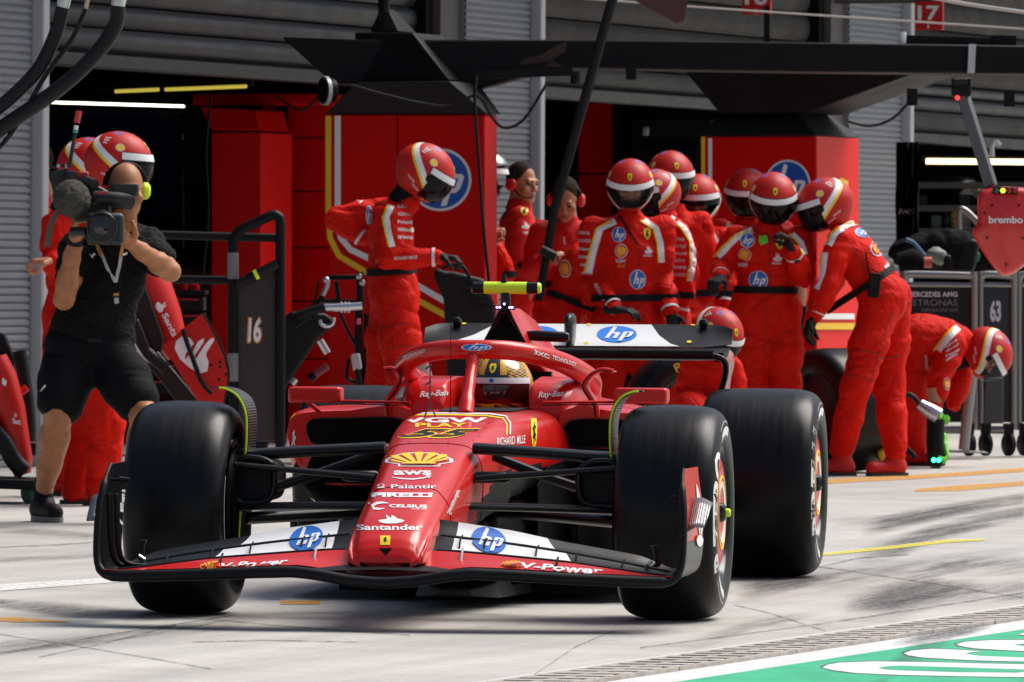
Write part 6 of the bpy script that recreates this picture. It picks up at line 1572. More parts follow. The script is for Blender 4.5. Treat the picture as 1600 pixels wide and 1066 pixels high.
# -- two mechanics behind the cameraman
p, b, g = person('mechanic in red overalls standing behind the cameraman, helmet turned right', 37.0, dict(neck=(165, 305), sl=(140, 345, .17), sr=(155, 350, -.15), el=(120, 440, .18), er=(190, 440, -.05), wl=(160, 500, .1), wr=(192, 505, -.2), hl=(150, 530, .1), hr=(152, 530, -.1), kl=(142, 660, .13), kr=(166, 662, -.16), al=(120, 768, .1), ar=(156, 772, -.12), _fl=(170, 772, .1), _fr=(210, 772, -.13)), group=crew, seed=31, gloves=False, belt=False, cuff=False, fold=.009)
helmet(p, at(186, 256, 37.0), (.98, -.16, -.08), scale=1.14)
p, b, g = person('mechanic left of the cameraman, partly hidden second helmet, bare forearm on a dark bar', 38.4, dict(neck=(112, 312), sl=(85, 352, -.1), sr=(130, 345, .1), el=(86, 412, -.14), er=(150, 420, .1), wl=(82, 408, -.25), wr=(120, 450, -.1), hl=(100, 500), hr=(140, 500), kl=(100, 620), kr=(140, 620), al=(100, 742), ar=(140, 742), _fl=(130, 742), _fr=(170, 742)), group=crew, seed=33, gloves=False, belt=False, cuff=False)
helmet(p, at(140, 262, 38.4), (.97, -.2, -.1), scale=1.10)
q = Body(.008); q.chain([g['el'].lerp(g['wl'], .25), g['wl']], [.045, .034], .02); mkbody('forearm', q, [M_skin], p); hand(p, g['wl'], (-1, -.2, 0), (0, 0, -1), 1, 60, [M_skin], 'hand', 1.1)
# -- cameraman in black with bare arms and legs
Yc = 34.5
J = dict(neck=(192, 352), sl=(122, 388, .06), sr=(228, 384, .04), el=(100, 468, -.20), er=(266, 424, -.14), wl=(118, 372, -.30), wr=(203, 380, -.36), hl=(112, 545), hr=(166, 545), kl=(92, 645, -.16), kr=(226, 650, -.24), al=(68, 772, .05), ar=(212, 770, .0))
g = {k: pj(v, Yc) for k, v in J.items()}
cm = thing('person', 'cameraman in black polo shirt and shorts shouldering a video camera, lanyard pass on chest', 'person', Vector((g['al'].x+.2, g['al'].y, 0)))
S = (g['sl']+g['sr'])/2; Hh = (g['hl']+g['hr'])/2; up = (S-Hh).normalized(); rt = (g['sr']-g['sl']).normalized(); rt = (rt-up*rt.dot(up)).normalized(); fwv = up.cross(rt)
R = Matrix((rt, fwv, up)).transposed(); tl = (S-Hh).length
hc = at(196, 300, 34.45); hf = Vector((.22, -.93, -.12))
b = Body(.0085)
b.cone(g['sl'], g['sr'], .06, .06, .05); b.cone(S, g['neck'], .07, .055, .04); b.cone(g['neck'], hc+Vector((0, .03, -.06)), .056, .054, .03)
b.ell(S.lerp(Hh, .3), (.17, .11, tl*.34), R, .06); b.ell(S.lerp(Hh, .62), (.165, .125, tl*.32), R, .06); b.ell(Hh, (.17, .13, .14), R, .06)
for s in 'lr':
    E0, W0 = g['e'+s], g['w'+s]
    b.chain([g['s'+s], g['s'+s].lerp(E0, .5), E0], [.058, .056, .046], .03)
    b.chain([E0, E0.lerp(W0, .28), E0.lerp(W0, .7), W0], [.044, .049, .038, .030], .02)
    K, A = g['k'+s], g['a'+s]
    b.chain([g['h'+s], g['h'+s].lerp(K, .5), K], [.092, .082, .064], .04)
    cb = K.lerp(A, .30)+Vector((.0, .045, 0))
    b.chain([K, K.lerp(A, .3), K.lerp(A, .65), A], [.062, .066, .052, .040], .03); b.ell(cb, (.045, .05, .12), None, .04); b.ell(K+Vector((0, -.045, .01)), (.04, .03, .05), None, .03)
body = mkbody('body', b, [M_skin2], cm, .0022, 26, 4)
# shirt, shorts, socks and shoes over it
b = Body(.012)
b.cone(g['sl'], g['sr'], .082, .082, .05); b.cone(S, g['neck'].lerp(S, .15), .088, .070, .05)
b.ell(S.lerp(Hh, .28), (.192, .135, tl*.36), R, .07); b.ell(S.lerp(Hh, .66), (.186, .145, tl*.36), R, .07); b.ell(Hh+up*.06, (.20, .155, .12), R, .05)
b.chain([g['sl'], g['sl'].lerp(g['el'], .45)], [.084, .080], .04); b.chain([g['sr'], g['sr'].lerp(g['er'], .55)], [.084, .080], .04)
shirt = mkbody('polo_shirt', b, [M_cloth], cm, .009, 8, 2)
b = Body(.012); b.ell(Hh-up*.01, (.19, .15, .13), R, .06)
for s in 'lr': K = g['k'+s]; b.chain([g['h'+s], g['h'+s].lerp(K, .5), g['h'+s].lerp(K, .84 if s == 'l' else .74)], [.122, .114, .108], .05)
mkbody('shorts', b, [mat('black_shorts', (.006, .006, .007), .75, spec=.1, bump=.4, bscale=50)], cm, .007, 8, 7)
for s, f in (('l', (-.25, -.9, 0)), ('r', (.5, -.8, 0))):
    A = g['a'+s]; f = Vector(f).normalized() if s == 'r' else Vector((.35, -.9, 0)).normalized(); T = Vector((A.x, A.y, .045))+f*.17
    b = Body(.009); b.cone(A+UP*.05, Vector((A.x, A.y, .08)), .046, .046, .02); sk_ = mkbody('sock', b, [M_cloth], cm)
    b = Body(.009); b.cone(Vector((A.x, A.y, .085)), Vector((A.x, A.y, .055))-f*.02, .050, .050, .03); b.cone(Vector((A.x, A.y, .055))-f*.03, T, .047, .040, .04)
    sh_ = mkbody('shoe', b, [mat('black_trainer', (.006, .006, .006), .6, spec=.2, bump=.4, bscale=80)], cm)
    c0 = Vector((A.x, A.y, 0)); sd = f.cross(UP); T0 = Vector((T.x, T.y, 0))
    L = spline([c0-f*.09, c0-f*.05+sd*.045, T0-f*.03+sd*.05, T0+f*.05, T0-f*.03-sd*.05, c0-f*.05-sd*.045], 4, closed=True)
    mk('sole', MB().loft([[v+UP*.001 for v in L], [v+UP*.026 for v in L]]), mat('pale_sole', (.16, .14, .135), .6), sh_, smooth=50)
headed(cm, hc, hf, hair=False, sk=M_skin2, s=1.05)
headset(cm, hc+Vector((0, 0, .015)), hf, M_neon, side=(1,))
hand(cm, g['wl'], (at(117, 340, 34.12)-g['wl']), (.8, -.1, 0), -1, 38, [M_skin2], 'hand', 1.12, vox=.0058)
hand(cm, g['wr'], (at(182, 366, 34.05)-g['wr']), (0, .2, .8), -1, 42, [M_skin2], 'hand', 1.12, vox=.0058)
mk('watch', MB().tube([g['wl'].lerp(g['el'], .02), g['wl'].lerp(g['el'], .10)], .038, 16), M_black, cm)
t = bvh([shirt])
M_lan = mat('lanyard_print', (.45, .43, .42), .6); M_lan2 = mat('lanyard_orange', (.50, .22, .02), .6)
decal('lanyard', [(band2([(154, 384), (166, 414), (180, 442)], 4.5), M_lan), (band2([(190, 386), (186, 414), (180, 442)], 4.5), M_lan), (band2([(154, 384), (160, 400)], 4.5), M_lan2), (band2([(190, 386), (187, 402)], 4.5), M_lan2)], lambda u, v: (u, v), t, cm, .008, 8)
c = [at(x, y, 34.17) for x, y in ((176, 457), (186, 455), (188, 487), (179, 489))]
pa_ = mk('pass_card', MB().prism(c, Vector((0, .006, 0))), M_black, cm); mk('pass_print', MB().prism([at(x, y, 34.164) for x, y in ((178, 466), (185, 465), (186, 474), (179, 475))], Vector((0, .003, 0))), M_lan, pa_); mk('pass_band', MB().prism([at(x, y, 34.164) for x, y in ((177, 459), (185.5, 457.5), (186, 462), (177.5, 463))], Vector((0, .003, 0))), M_lan2, pa_)
decal('logo', [(poly2([(139, 396), (143, 400), (147, 395), (149, 399), (144, 403), (148, 405), (143, 403)]), M_white)], lambda u, v: (u, v), t, cm, .004, 6)
decal('logo', [(poly2([(191, 397), (199, 394), (197, 398), (192, 400)]), M_white)], lambda u, v: (u, v), t, cm, .004, 6)
decal('logo', [(poly2([(63, 613), (71, 601), (73, 604), (65, 612)]), M_white)], lambda u, v: (u, v), bvh([o for o in cm.children if o.name.startswith('shorts')]), cm, .004, 6)
mk('belt_buckle', MB().prism([at(x, y, 34.32) for x, y in ((137, 529), (158, 530), (158, 536), (137, 535))], Vector((0, .01, 0))), M_dark, cm)
# ---- his video camera
Yv = 34.0
vc = thing('video_camera', 'big black shoulder video camera with square lens hood and furry grey microphone', 'video camera', at(160, 390, Yv))
def pbox(name, x0, y0, x1, y1, Y, d, m, parent, bevel=.008):
    return mk(name, MB().prism([at(x0, y1, Y), at(x1, y1, Y), at(x1, y0, Y), at(x0, y0, Y)], Vector((0, d, 0))), m, parent, bevel=bevel)
M_cam = mat('camera_black', (.014, .014, .015), .45, spec=.4)
lens = pbox('lens_hood', 135, 333, 193, 383, Yv-.18, .10, M_cam, vc, .018)
Mx = Matrix.Translation(at(159, 355, Yv-.18)) @ Matrix.Rotation(math.radians(90), 4, 'X')
mk('lens_ring', MB().lathe([(.050, -.02), (.066, .004), (.070, .0), (.070, -.05)], Mx, 32), mat('lens_ring', (.02, .02, .022), .3), lens)
mk('lens_glass', MB().lathe([(0, .004), (.03, .002), (.052, -.008)], Mx, 32), mat('lens_glass', (.004, .005, .008), .04, spec=.8), lens)
mk('lens_barrel', MB().tube([at(160, 352, Yv-.10), at(158, 345, Yv+.12)], [.062, .055], 24), M_cam, vc)
mk('camera_body', MB().loft([[at(x, y, Yv+d) for x, y in ((96, 292), (150, 288), (172, 300), (174, 340), (120, 348), (98, 330))] for d in (.05, .5)]), M_cam, vc, bevel=.012)
mk('top_handle', MB().tube([at(92, 272, Yv+.4), at(120, 276, Yv+.2), at(148, 288, Yv+.0)], .022, 10), M_cam, vc)
mk('viewfinder', MB().tube([at(148, 309, Yv-.03), at(180, 312, Yv-.06), at(205, 314, Yv-.02)], [.032, .036, .040], 16), M_cam, vc, smooth=40)
pbox('viewfinder_screen', 176, 287, 216, 303, Yv-.05, .08, M_cam, vc)
decal('marking', [(poly2([(152, 299), (170, 300), (170, 304), (152, 303)]), mat('red_marking', (.45, .03, .03), .5))], lambda u, v: (u, v), flat(at(160, 300, Yv-.075), Vector((0, 1, 0))), vc, .0)
b = Body(.008); mc = at(113, 312, Yv-.08); b.ell(mc, (.082, .11, .080), None, .02); b.ell(mc+Vector((-.01, .05, .01)), (.078, .1, .078), None, .03)
mkbody('windshield', b, [mat('grey_fur', (.085, .078, .068), .95, spec=.1, bump=1.0, bscale=220, var=.3, vscale=90)], vc, .006, 60, 3)
mk('microphone_strap', MB().tube(spline([at(98, 318, Yv-.1), at(80, 350, Yv-.06), at(74, 385, Yv-.02)], 5), .022, 8, flat=.35), mat('grey_strap', (.07, .065, .055), .9), vc)
mk('battery_box', MB().loft([[at(x, y, Yv+d) for x, y in ((78, 268), (106, 262), (112, 300), (84, 312))] for d in (.30, .55)]), M_cam, vc, bevel=.008)
for k, (x, y) in enumerate(((84, 264), (91, 262), (98, 261), (104, 262))): mk('connector', MB().tube([at(x, y, Yv+.33), at(x, y-5, Yv+.33)], .008, 8), M_steel if k % 2 else M_cam, vc)
pbox('red_cable_plug', 120, 268, 138, 278, Yv+.1, .05, mat('red_plug', (.4, .02, .015), .5), vc)
mk('antenna', MB().tube([at(108, 262, Yv+.3), at(117, 210, Yv+.3)], [.010, .008], 8), M_cam, vc)
mk('antenna_band', MB().tube([at(117.2, 208, Yv+.3), at(118, 204, Yv+.3)], .011, 8), mat('teal_band', (.03, .35, .28), .5), vc); mk('antenna_band', MB().tube([at(118, 203, Yv+.3), at(119.5, 196, Yv+.3)], .010, 8), M_white, vc)
mk('antenna_tip', MB().tube([at(119.8, 192, Yv+.3), at(123.5, 173, Yv+.3)], .014, 8), mat('red_tip', (.55, .03, .03), .5), vc)
mk('zoom_grip', MB().tube([at(112, 362, Yv-.06), at(136, 362, Yv-.1)], .022, 10), M_cam, vc)
# ---- the driver
dv = thing('person', 'driver in a yellow and black helmet with dark visor sitting in the red racing car', 'person', CARM @ Vector((0, 1.75, 0)))
MD = CARM @ Matrix.Translation(CINV @ (CARM @ (cl(780, 607, 1.70))))
b = Body(.014)
for pt in (0,):
    cwv = lambda x, y, z: CARM @ Vector((x, y, z))
    b.cone(cwv(-.14, 1.80, .60), cwv(.14, 1.80, .60), .06, .06, .05); b.cone(cwv(0, 1.8, .45), cwv(0, 1.8, .60), .12, .10, .05); b.cone(cwv(0, 1.78, .60), cwv(0, 1.74, .68), .06, .055, .03)
    for s in (1, -1): b.chain([cwv(s*.14, 1.80, .60), cwv(s*.17, 1.5, .50), cwv(s*.12, 1.25, .56)], [.055, .045, .035], .02)
    b.cone(cwv(-.06, 1.6, .38), cwv(-.06, 1.0, .48), .07, .06, .03); b.cone(cwv(.06, 1.6, .38), cwv(.06, 1.0, .48), .07, .06, .03)
mkbody('body', b, [M_suit], dv, .004, 12, 2)
M_yh = mat('yellow_helmet', (.62, .34, .005), .3, coat=.3); M_kh = mat('black_helmet', (.012, .012, .013), .2, coat=.5)
Mh = MD @ Matrix.Rotation(math.radians(-4), 4, 'Z')
NA, EL = 144, [-58+2.5*i for i in range(60)]
q = MB(); V = [HP(360*i/NA, e) for e in EL for i in range(NA)]; F = []; I = []
for j in range(len(EL)-1):
    for i in range(NA):
        az = (360*(i+.5)/NA+180) % 360-180; e = (EL[j]+EL[j+1])/2
        if abs(az) < 70 and -20 < e < 14: continue
        F.append((j*NA+i, j*NA+(i+1) % NA, (j+1)*NA+(i+1) % NA, (j+1)*NA+i))
        blk = (abs(az) < 14 and e > 14) or (27 < abs(az) < 75 and 14 < e < 62 and int((e*1.4+abs(az)*.55)/4) % 2 == 0) or (14 < e < 22 and abs(az) < 30) or (e < -20 and int((e+az*.3)/6) % 2 == 0) or abs(az) > 100
        I.append(1 if blk else 0)
q.V = [Mh @ (v*.96) for v in V]; q.F = F; q.I = I
hel = mk('helmet', q, [M_yh, M_kh], dv, smooth=60)
def hp_patch(nm, args, m): q = MB().add(*hpatch(*args)); q.V = [Mh @ (v*.96) for v in q.V]; return mk(nm, q, m, hel, smooth=180)
hp_patch('visor', (-74, 74, -22, 16, 1.018, 36, 12), mat('tinted_visor', (.05, .008, .010), .06, spec=.8))
hp_patch('visor_strip', (-76, 76, 8, 17, 1.028, 36, 3), M_cwhite)
q = MB(); q.add(*hshape(shield()[0][0], 0, 33, 8, 9, 1.010), 0); q.add(*hshape(horse()[0], 0, 33, 7, 7, 1.014), 1); q.add(*hshape(poly2([(-1, -1), (1, -1), (1, 1), (-1, 1)]), -8, -28, 13, 5, 1.03), 0)
q.add(*hshape(ell(0, 0, 1, 1, 14), 0, 12.5, 4, 3, 1.036), 2)
q.V = [Mh @ (v*.96) for v in q.V]; mk('crest', q, [M_shy, M_kh, M_hpblue], hel, smooth=None)['kind'] = 'stuff'
hide_proto()
# ================================================================ pit equipment
def prism_px(name, P, Y, d, m, parent=None, bevel=.008, dv=None):
    return mk(name, MB().prism([at(x, y, Y) for x, y in P], dv or Vector((0, d, 0))), m, parent, bevel=bevel)
def tube_px(name, P, Y, r, m, parent=None, n=10, sm=5):
    return mk(name, MB().tube(spline([at(p[0], p[1], Y+(p[2] if len(p) > 2 else 0)) for p in P], sm) if sm > 1 and len(P) > 2 else [at(p[0], p[1], Y+(p[2] if len(p) > 2 else 0)) for p in P], r, n), m, parent, smooth=50)
M_lred = mat('spare_red', (.48, .008, .005), .4, spec=.3)
ground_at = lambda px, Y: Vector((at(px, 500, Y).x, Y, 0))
# -- spare nose and front wing leaning on its end behind the cameraman
Y = 38.4
sn = thing('spare_front_wing', 'spare red nose and black front wing standing on end with a big white flame logo', 'car part', ground_at(290, Y))
q = MB(); S_ = []
for (x, y, r_, k) in ((222, 402, .15, 1), (236, 425, .15, 1), (252, 455, .14, 1), (268, 490, .125, 1), (283, 530, .10, 1), (292, 552, .07, 1)):
    c = at(x-14, y+4, Y+.12); t = Vector((.42, 0, -.9)).normalized(); a = Vector((.9, 0, .42)); S_.append([c+a*(r_*.8*math.cos(2*math.pi*i/16))+Vector((0, r_*math.sin(2*math.pi*i/16), 0)) for i in range(16)])
nz = mk('nose_shell', q.loft(S_), M_lred, sn, smooth=60)
prism_px('nose_underside', [(196, 440), (222, 432), (256, 530), (250, 560), (214, 540)], Y-.05, .1, M_carb, sn)
tn = bvh([nz])
decal('logo', flame(M_white, M_lred), aff(252, 479, 3, 8, 8, -3), tn, sn, .004, 6); decal('lettering', [(txt('Santander', .03), M_white)], aff(252, 492, 34, 70, 9, -4), tn, sn, .004, 8)
epn = prism_px('endplate', [(253.5, 540), (316.8, 489.4), (335, 523), (350, 555), (355.6, 580), (355.6, 598), (349, 632), (312, 632)], Y-.25, .035, M_lred, sn, .006)
fe = bvh([epn])
decal('logo', [(poly2([(273, 545), (275, 533), (284, 526), (297, 528), (303, 537), (290, 553), (289, 562), (302, 549), (309, 534), (319, 528), (318, 535), (304, 556), (306, 561), (321, 538), (327, 531), (336, 525), (333, 535), (323, 550), (322, 556), (326, 565), (324, 580), (312, 584), (298, 576), (282, 562)]), M_white)], lambda u, v: (u, v), fe, sn, .004, 12)
tube_px('edge_strip', [(316.8, 489.4), (335, 522), (350, 555), (356, 580), (355.6, 598), (349, 632)], Y-.24, .010, M_cblk, sn, 6)
tube_px('strake', [(286, 514), (292, 535), (301, 560), (313, 592), (322, 606), (332, 615)], Y-.29, .012, M_cblk, sn, 8)
for P in ([(214, 548), (228, 540), (318, 650), (300, 660)], [(230, 560), (246, 548), (330, 650), (312, 660)], [(205, 500), (216, 498), (240, 560), (236, 580), (214, 560)]):
    prism_px('wing_board', P, Y-.12+.04*rnd.random(), .10, M_carb, sn)
tube_px('jack_point', [(229, 550), (240, 560), (260, 577)], Y-.24, .030, M_dark, sn, 12, 1)
decal('logo', [(band2([(207, 522), (211, 540), (222, 557), (236, 568)], [2, 4, 4, 1]), M_white)], lambda u, v: (u, v), flat(at(220, 540, Y-.14), Vector((0, 1, 0))), sn, .01)
for x, y in ((330, 571), (344, 566), (344, 573), (353, 585), (342, 593)): mk('screw', MB().lathe([(0, .006), (.006, .004), (.008, 0)], Matrix.Translation(at(x, y, Y-.252)) @ Matrix.Rotation(math.radians(90), 4, 'X'), 8), M_dark, sn)
# -- another spare nose on a castored dolly at the left edge
Y = 37.2
s2 = thing('spare_nose', 'spare red nose with white lettering on a castored dolly at the left edge', 'car part', ground_at(10, Y))
S_ = []
for (x, y, r_) in ((-14, 560, .075), (0, 590, .08), (14, 640, .078), (24, 690, .07), (32, 722, .06), (36, 742, .04)):
    c = at(x, y, Y); S_.append([c+Vector((r_*math.cos(2*math.pi*i/14), r_*1.3*math.sin(2*math.pi*i/14), r_*.3*math.cos(2*math.pi*i/14))) for i in range(14)])
n2 = mk('nose_shell', MB().loft(S_), M_lred, s2, smooth=60)
decal('lettering', [(txt('Santander', .03), M_white)], aff(22, 652, 4, 0, -1, -8), bvh([n2]), s2, .004); decal('lettering', [(txt('Sant', .03), M_white)], aff(20, 662, 12, 2, -1, -9), bvh([n2]), s2, .004)
decal('logo', [(poly2([(4, 590), (10, 596), (8, 604), (3, 600)]), M_white)], lambda u, v: (u, v), bvh([n2]), s2, .004)
prism_px('wing_board', [(-30, 520), (6, 520), (22, 560), (24, 640), (6, 600), (-30, 580)], Y+.3, .1, M_cblk, s2)
tube_px('support_tube', [(30, 548), (36, 580), (44, 640), (46, 690)], Y+.25, .035, M_dark, s2)
tube_px('support_tube', [(-20, 660), (5, 690), (22, 720), (40, 738)], Y-.1, .045, M_dark, s2)
tube_px('support_tube', [(-20, 640), (14, 690), (34, 740)], Y-.05, .03, M_cblk, s2)
mk('deck_bar', MB().bar(at(-60, 752, Y), at(60, 756, Y), .5, .05), M_black, s2, bevel=.01)
mk('cross_rail', MB().bar(at(-60, 700, Y+.5), at(56, 702, Y+.5), .06, .06), M_dark, s2)
tube_px('red_lever', [(22, 616), (34, 612), (42, 606)], Y+.1, .02, M_lred, s2, 8, 1)
for x in (40, -60):
    cst = mk('caster_fork', MB().prism([at(px, py, Y-.1) for px, py in ((x-3, 762), (x+16, 762), (x+10, 786), (x+2, 786))], Vector((0, .05, 0))), M_steel, s2, bevel=.004)
    mk('caster_wheel', MB().lathe([(.0, .02), (.045, .02), (.055, .012), (.055, -.012), (.045, -.02), (0, -.02)], Matrix.Translation(Vector((at(x+5, 777, Y-.14).x, Y-.14, .056))) @ Matrix.Rotation(math.radians(35), 4, 'Z') @ Matrix.Rotation(math.radians(90), 4, 'Y'), 24), mat('teal_caster', (.015, .09, .075), .5), s2)
# -- black tube rail stand with number 16 board
Y = 40.0
rs = thing('pit_stand', 'black tube rail stand with dark panel numbered 16', 'stand', ground_at(400, Y))
tube_px('frame', [(364, 700), (364, 520), (364, 400), (365, 378), (374, 361), (400, 348), (424, 337), (433, 338), (438, 350), (438, 420), (438, 700)], Y, .028, M_black, rs)
tube_px('rail', [(210, 366), (437, 372)], Y+.05, .024, M_black, rs, 10, 1); tube_px('rail', [(210, 436), (365, 438)], Y+.05, .024, M_black, rs, 10, 1)
tube_px('sleeve', [(364, 395), (364, 436)], Y, .031, mat('grey_sleeve', (.16, .16, .17), .5), rs, 10, 1); tube_px('sleeve', [(364, 552), (364, 596)], Y, .031, MATS['grey_sleeve'], rs, 10, 1)
tube_px('brace', [(372, 444), (433, 412)], Y-.05, .026, M_dark, rs, 10, 1); tube_px('green_band', [(398, 430.5), (403, 428)], Y-.05, .028, M_neon, rs, 10, 1); tube_px('clamp', [(388, 436), (396, 432)], Y-.05, .031, M_black, rs, 10, 1)
tube_px('rail_bolt', [(436, 372), (444, 372)], Y, .018, M_black, rs, 10, 1)
pn = prism_px('number_board', [(368, 450), (434, 418), (434, 690), (368, 690)], Y+.02, .02, mat('board_black', (.02, .016, .018), .55), rs)
ob = mat('orange_outline', (.70, .33, .03), .5)
decal('numeral', [(place(txt('16', .06, .1), 385.5, 537, 409.5, 494), ob), (place(txt('16', .03, .1), 388, 534.5, 407.5, 496.5), M_white)], lambda u, v: (u, v), flat(at(400, 515, Y+.02), Vector((0, 1, 0))), rs, .004)
# -- black jack with silver handle
Y = 40.6
jk = thing('pit_jack', 'black pit jack with a bright steel cross handle beside the standing mechanic', 'jack', ground_at(470, Y))
S_ = [[at(x, y, Y+d) for x, y in ((454, 486), (508, 490), (524, 500), (520, 512), (499, 528), (450, 600), (428, 660), (404, 760), (380, 760), (396, 545))] for d in (-.12, .18)]
mk('jack_body', MB().loft(S_), mat('moulded_black', (.007, .007, .007), .5, spec=.2, bump=.3, bscale=25), jk, bevel=.02, seg=3)
tube_px('cross_handle', [(505, 481), (536, 480), (566, 478)], Y-.15, .022, M_steel, jk, 12, 1)
for x in (532, 538, 544): tube_px('collar', [(x, 480), (x+3, 480)], Y-.15, .030, M_steel, jk, 12, 1)
tube_px('lever', [(464, 494), (480, 488), (508, 480)], Y-.15, .026, M_dark, jk, 10, 1); tube_px('lever', [(460, 512), (478, 500), (486, 496)], Y-.2, .010, M_dark, jk, 8)
tube_px('release_hoop', [(500, 500), (503, 508), (512, 510), (520, 506), (522, 496)], Y-.16, .010, M_steel, jk, 8)
fr = thing('equipment_rack', 'black equipment rack with pipes and hanging levers left of the standing mechanic', 'frame', ground_at(545, 41.6)); Y = 41.6
mk('top_tray', MB().prism([at(x, y, Y) for x, y in ((510, 430), (562, 429), (562, 437), (510, 438))], Vector((0, .4, 0))), M_black, fr, bevel=.006)
for P, r, m in (([(562, 425), (563, 470), (560, 520), (566, 700)], .022, M_black), ([(574, 490), (572, 700)], .02, M_black), ([(506, 440), (510, 436), (512, 445), (504, 462)], .014, M_steel), ([(504, 462), (494, 480), (490, 492)], .012, M_black), ([(500, 470), (562, 472)], .012, M_black), ([(530, 485), (545, 520), (560, 545)], .010, M_black), ([(526, 440), (530, 480)], .014, M_black), ([(500, 532), (512, 552)], .020, M_steel), ([(512, 572), (492, 586)], .020, mat('dull_red_grip', (.20, .03, .04), .5)), ([(492, 586), (483, 592)], .026, M_black), ([(498, 440), (492, 470), (486, 480)], .008, M_black), ([(545, 560), (542, 590), (556, 598)], .010, M_black), ([(462, 592), (456, 600)], .018, M_steel)):
    tube_px('pipe', P, Y-.05, r, m, fr, 8, 4)
prism_px('bracket', [(548, 554), (562, 552), (566, 576), (552, 580)], Y-.1, .03, M_trim, fr); prism_px('valve_block', [(553, 574), (562, 576), (566, 600), (556, 596)], Y-.1, .06, M_dark, fr)
prism_px('pink_marker', [(557, 498), (563, 498), (564, 507), (557, 507)], Y-.12, .02, mat('pink_tag', (.65, .10, .16), .5), fr, .003)
for x, y in ((561, 432), (566, 442)): mk('knob', MB().lathe([(0, .02), (.014, .014), (.018, 0), (.012, -.012)], Matrix.Translation(at(x, y, Y-.1)) @ Matrix.Rotation(math.radians(90), 4, 'X'), 12), M_steel, fr)
# -- moulded black trolley case behind the wing
Y = 42.4
cs_ = thing('black_case', 'moulded black equipment case with cable grip behind the yellow topped camera', 'case', ground_at(735, Y))
mk('case_body', MB().loft([[at(x, y, Y+d) for x, y in ((679, 418), (696, 424), (708, 424), (757, 436), (774, 478), (780, 760), (706, 760), (693, 468), (678, 434))] for d in (0, .35)]), MATS['moulded_black'], cs_, bevel=.025, seg=3)
for k in range(4): prism_px('groove_rib', [(716+6*k, 446+10*k), (748+5*k, 452+10*k), (749+5*k, 455+10*k), (717+6*k, 449+10*k)], Y-.012, .012, M_dark, cs_, .002)
tube_px('cable_grip', [(690, 420), (704, 414), (722, 416), (732, 430), (734, 440)], Y-.02, .010, M_black, cs_, 8)
# -- loose tyres
def tyre_thing(label, c, yaw, w, mcol=None, name='tyre', group='tyres standing loose in the pit box', tilt=0):
    th_ = thing(name, label, 'tyre', Vector((c.x, c.y, c.z-.36)), 0, group)
    Mx = Matrix.Translation(c) @ Matrix.Rotation(yaw, 4, 'Z') @ Matrix.Rotation(tilt, 4, 'X') @ Matrix.Rotation(math.radians(90), 4, 'Y'); hw = w/2
    half = [(.232, hw-.022), (.240, hw-.012), (.262, hw-.003), (.290, hw), (.318, hw-.008), (.337, hw-.024), (.3485, hw-.046), (.3545, hw-.070), (.3597, hw*.4)]
    mk('carcass', MB().lathe(half+[(r, -h) for r, h in half[::-1]], Mx, 64), M_side, th_, smooth=60)
    q = MB()
    for s in (1, -1): q.lathe([(.233, s*(hw-.021)), (.217, s*(hw-.03)), (.21, s*(hw-.09)), (.06, s*(hw-.11)), (0, s*(hw-.11))], Mx, 40)
    mk('rim', q, M_rim, th_, smooth=50)
    if mcol:
        q = MB()
        for s in (1, -1):
            for body, a0 in (('PIRELLI', 0), ('P ZERO', 180), ('PIRELLI', 90), ('P ZERO', 270)):
                sh = txt(body, .02)
                q.add([Mx @ Vector(((.262+.05*v)*math.cos(math.radians(a0+50*(u-.5)*-s)), (.262+.05*v)*math.sin(math.radians(a0+50*(u-.5)*-s)), s*(hw+.004))) for u, v in sh[0]], sh[1])
        o = mk('sidewall_lettering', q, mcol, th_, smooth=None, recalc=False); o['kind'] = 'stuff'
    return th_
M_tyel = mat('tyre_yellow', (.62, .44, .02), .5)
c = at(1310, 640, 43.75); c.z = .36; tyre_thing('big black slick held upright beneath the bending mechanic', c, math.radians(38), .45, None)
c = at(1072, 650, 42.0); c.z = .36; tyre_thing('yellow lettered tyre standing behind the rear wing endplate', c, math.radians(-74), .345, M_tyel)
bl = thing('blue_strap', 'blue strap hanging in front of the yellow lettered tyre', 'strap', at(1082, 625, 41.4))
mk('strap', MB().loft([[at(x-7, y, 41.4), at(x+7, y, 41.4), at(x+7, y, 41.46), at(x-7, y, 41.46)] for x, y in ((1066, 548), (1071, 575), (1078, 605), (1085, 640))]), mat('strap_blue', (.012, .02, .22), .6), bl, bevel=.006)
# -- wheel gun and air tool by the doubled over mechanic
Y = 44.75
wg = thing('wheel_gun', 'steel wheel gun with black grip and green lights held by the doubled over mechanic', 'wheel gun', ground_at(1462, Y))
tube_px('gun_barrel', [(1437, 631), (1452, 641), (1466, 650)], Y-.1, [.030, .045, .05], M_steel, wg, 14, 1)
tube_px('gun_handle', [(1462, 655), (1461, 690), (1463, 728)], Y-.05, .055, M_black, wg, 14, 1)
tube_px('air_line', [(1436, 630), (1424, 618), (1410, 620), (1400, 650), (1410, 690), (1430, 715)], Y, .016, M_rubber, wg, 8)
for x in (1459, 1467): mk('green_lamp', MB().lathe([(0, .012), (.012, .008), (.014, 0)], Matrix.Translation(at(x, 719, Y-.12)) @ Matrix.Rotation(math.radians(90), 4, 'X'), 10), mat('green_led', (.05, 1, .55), emit=3), wg)
tube_px('socket', [(1456, 728), (1468, 732)], Y-.04, .06, mat('dark_red_socket', (.10, .02, .015), .5), wg, 14, 1)
gl = thing('green_glove', 'bright green glove gripping the foot of the wheel gun', 'glove', at(1480, 730, 44.7))
W_ = at(1474, 696, 44.75); hand(gl, W_, at(1478, 730, 44.68)-W_, (-.8, -.4, 0), 1, 50, [M_gg], 'glove_shell', 1.1)
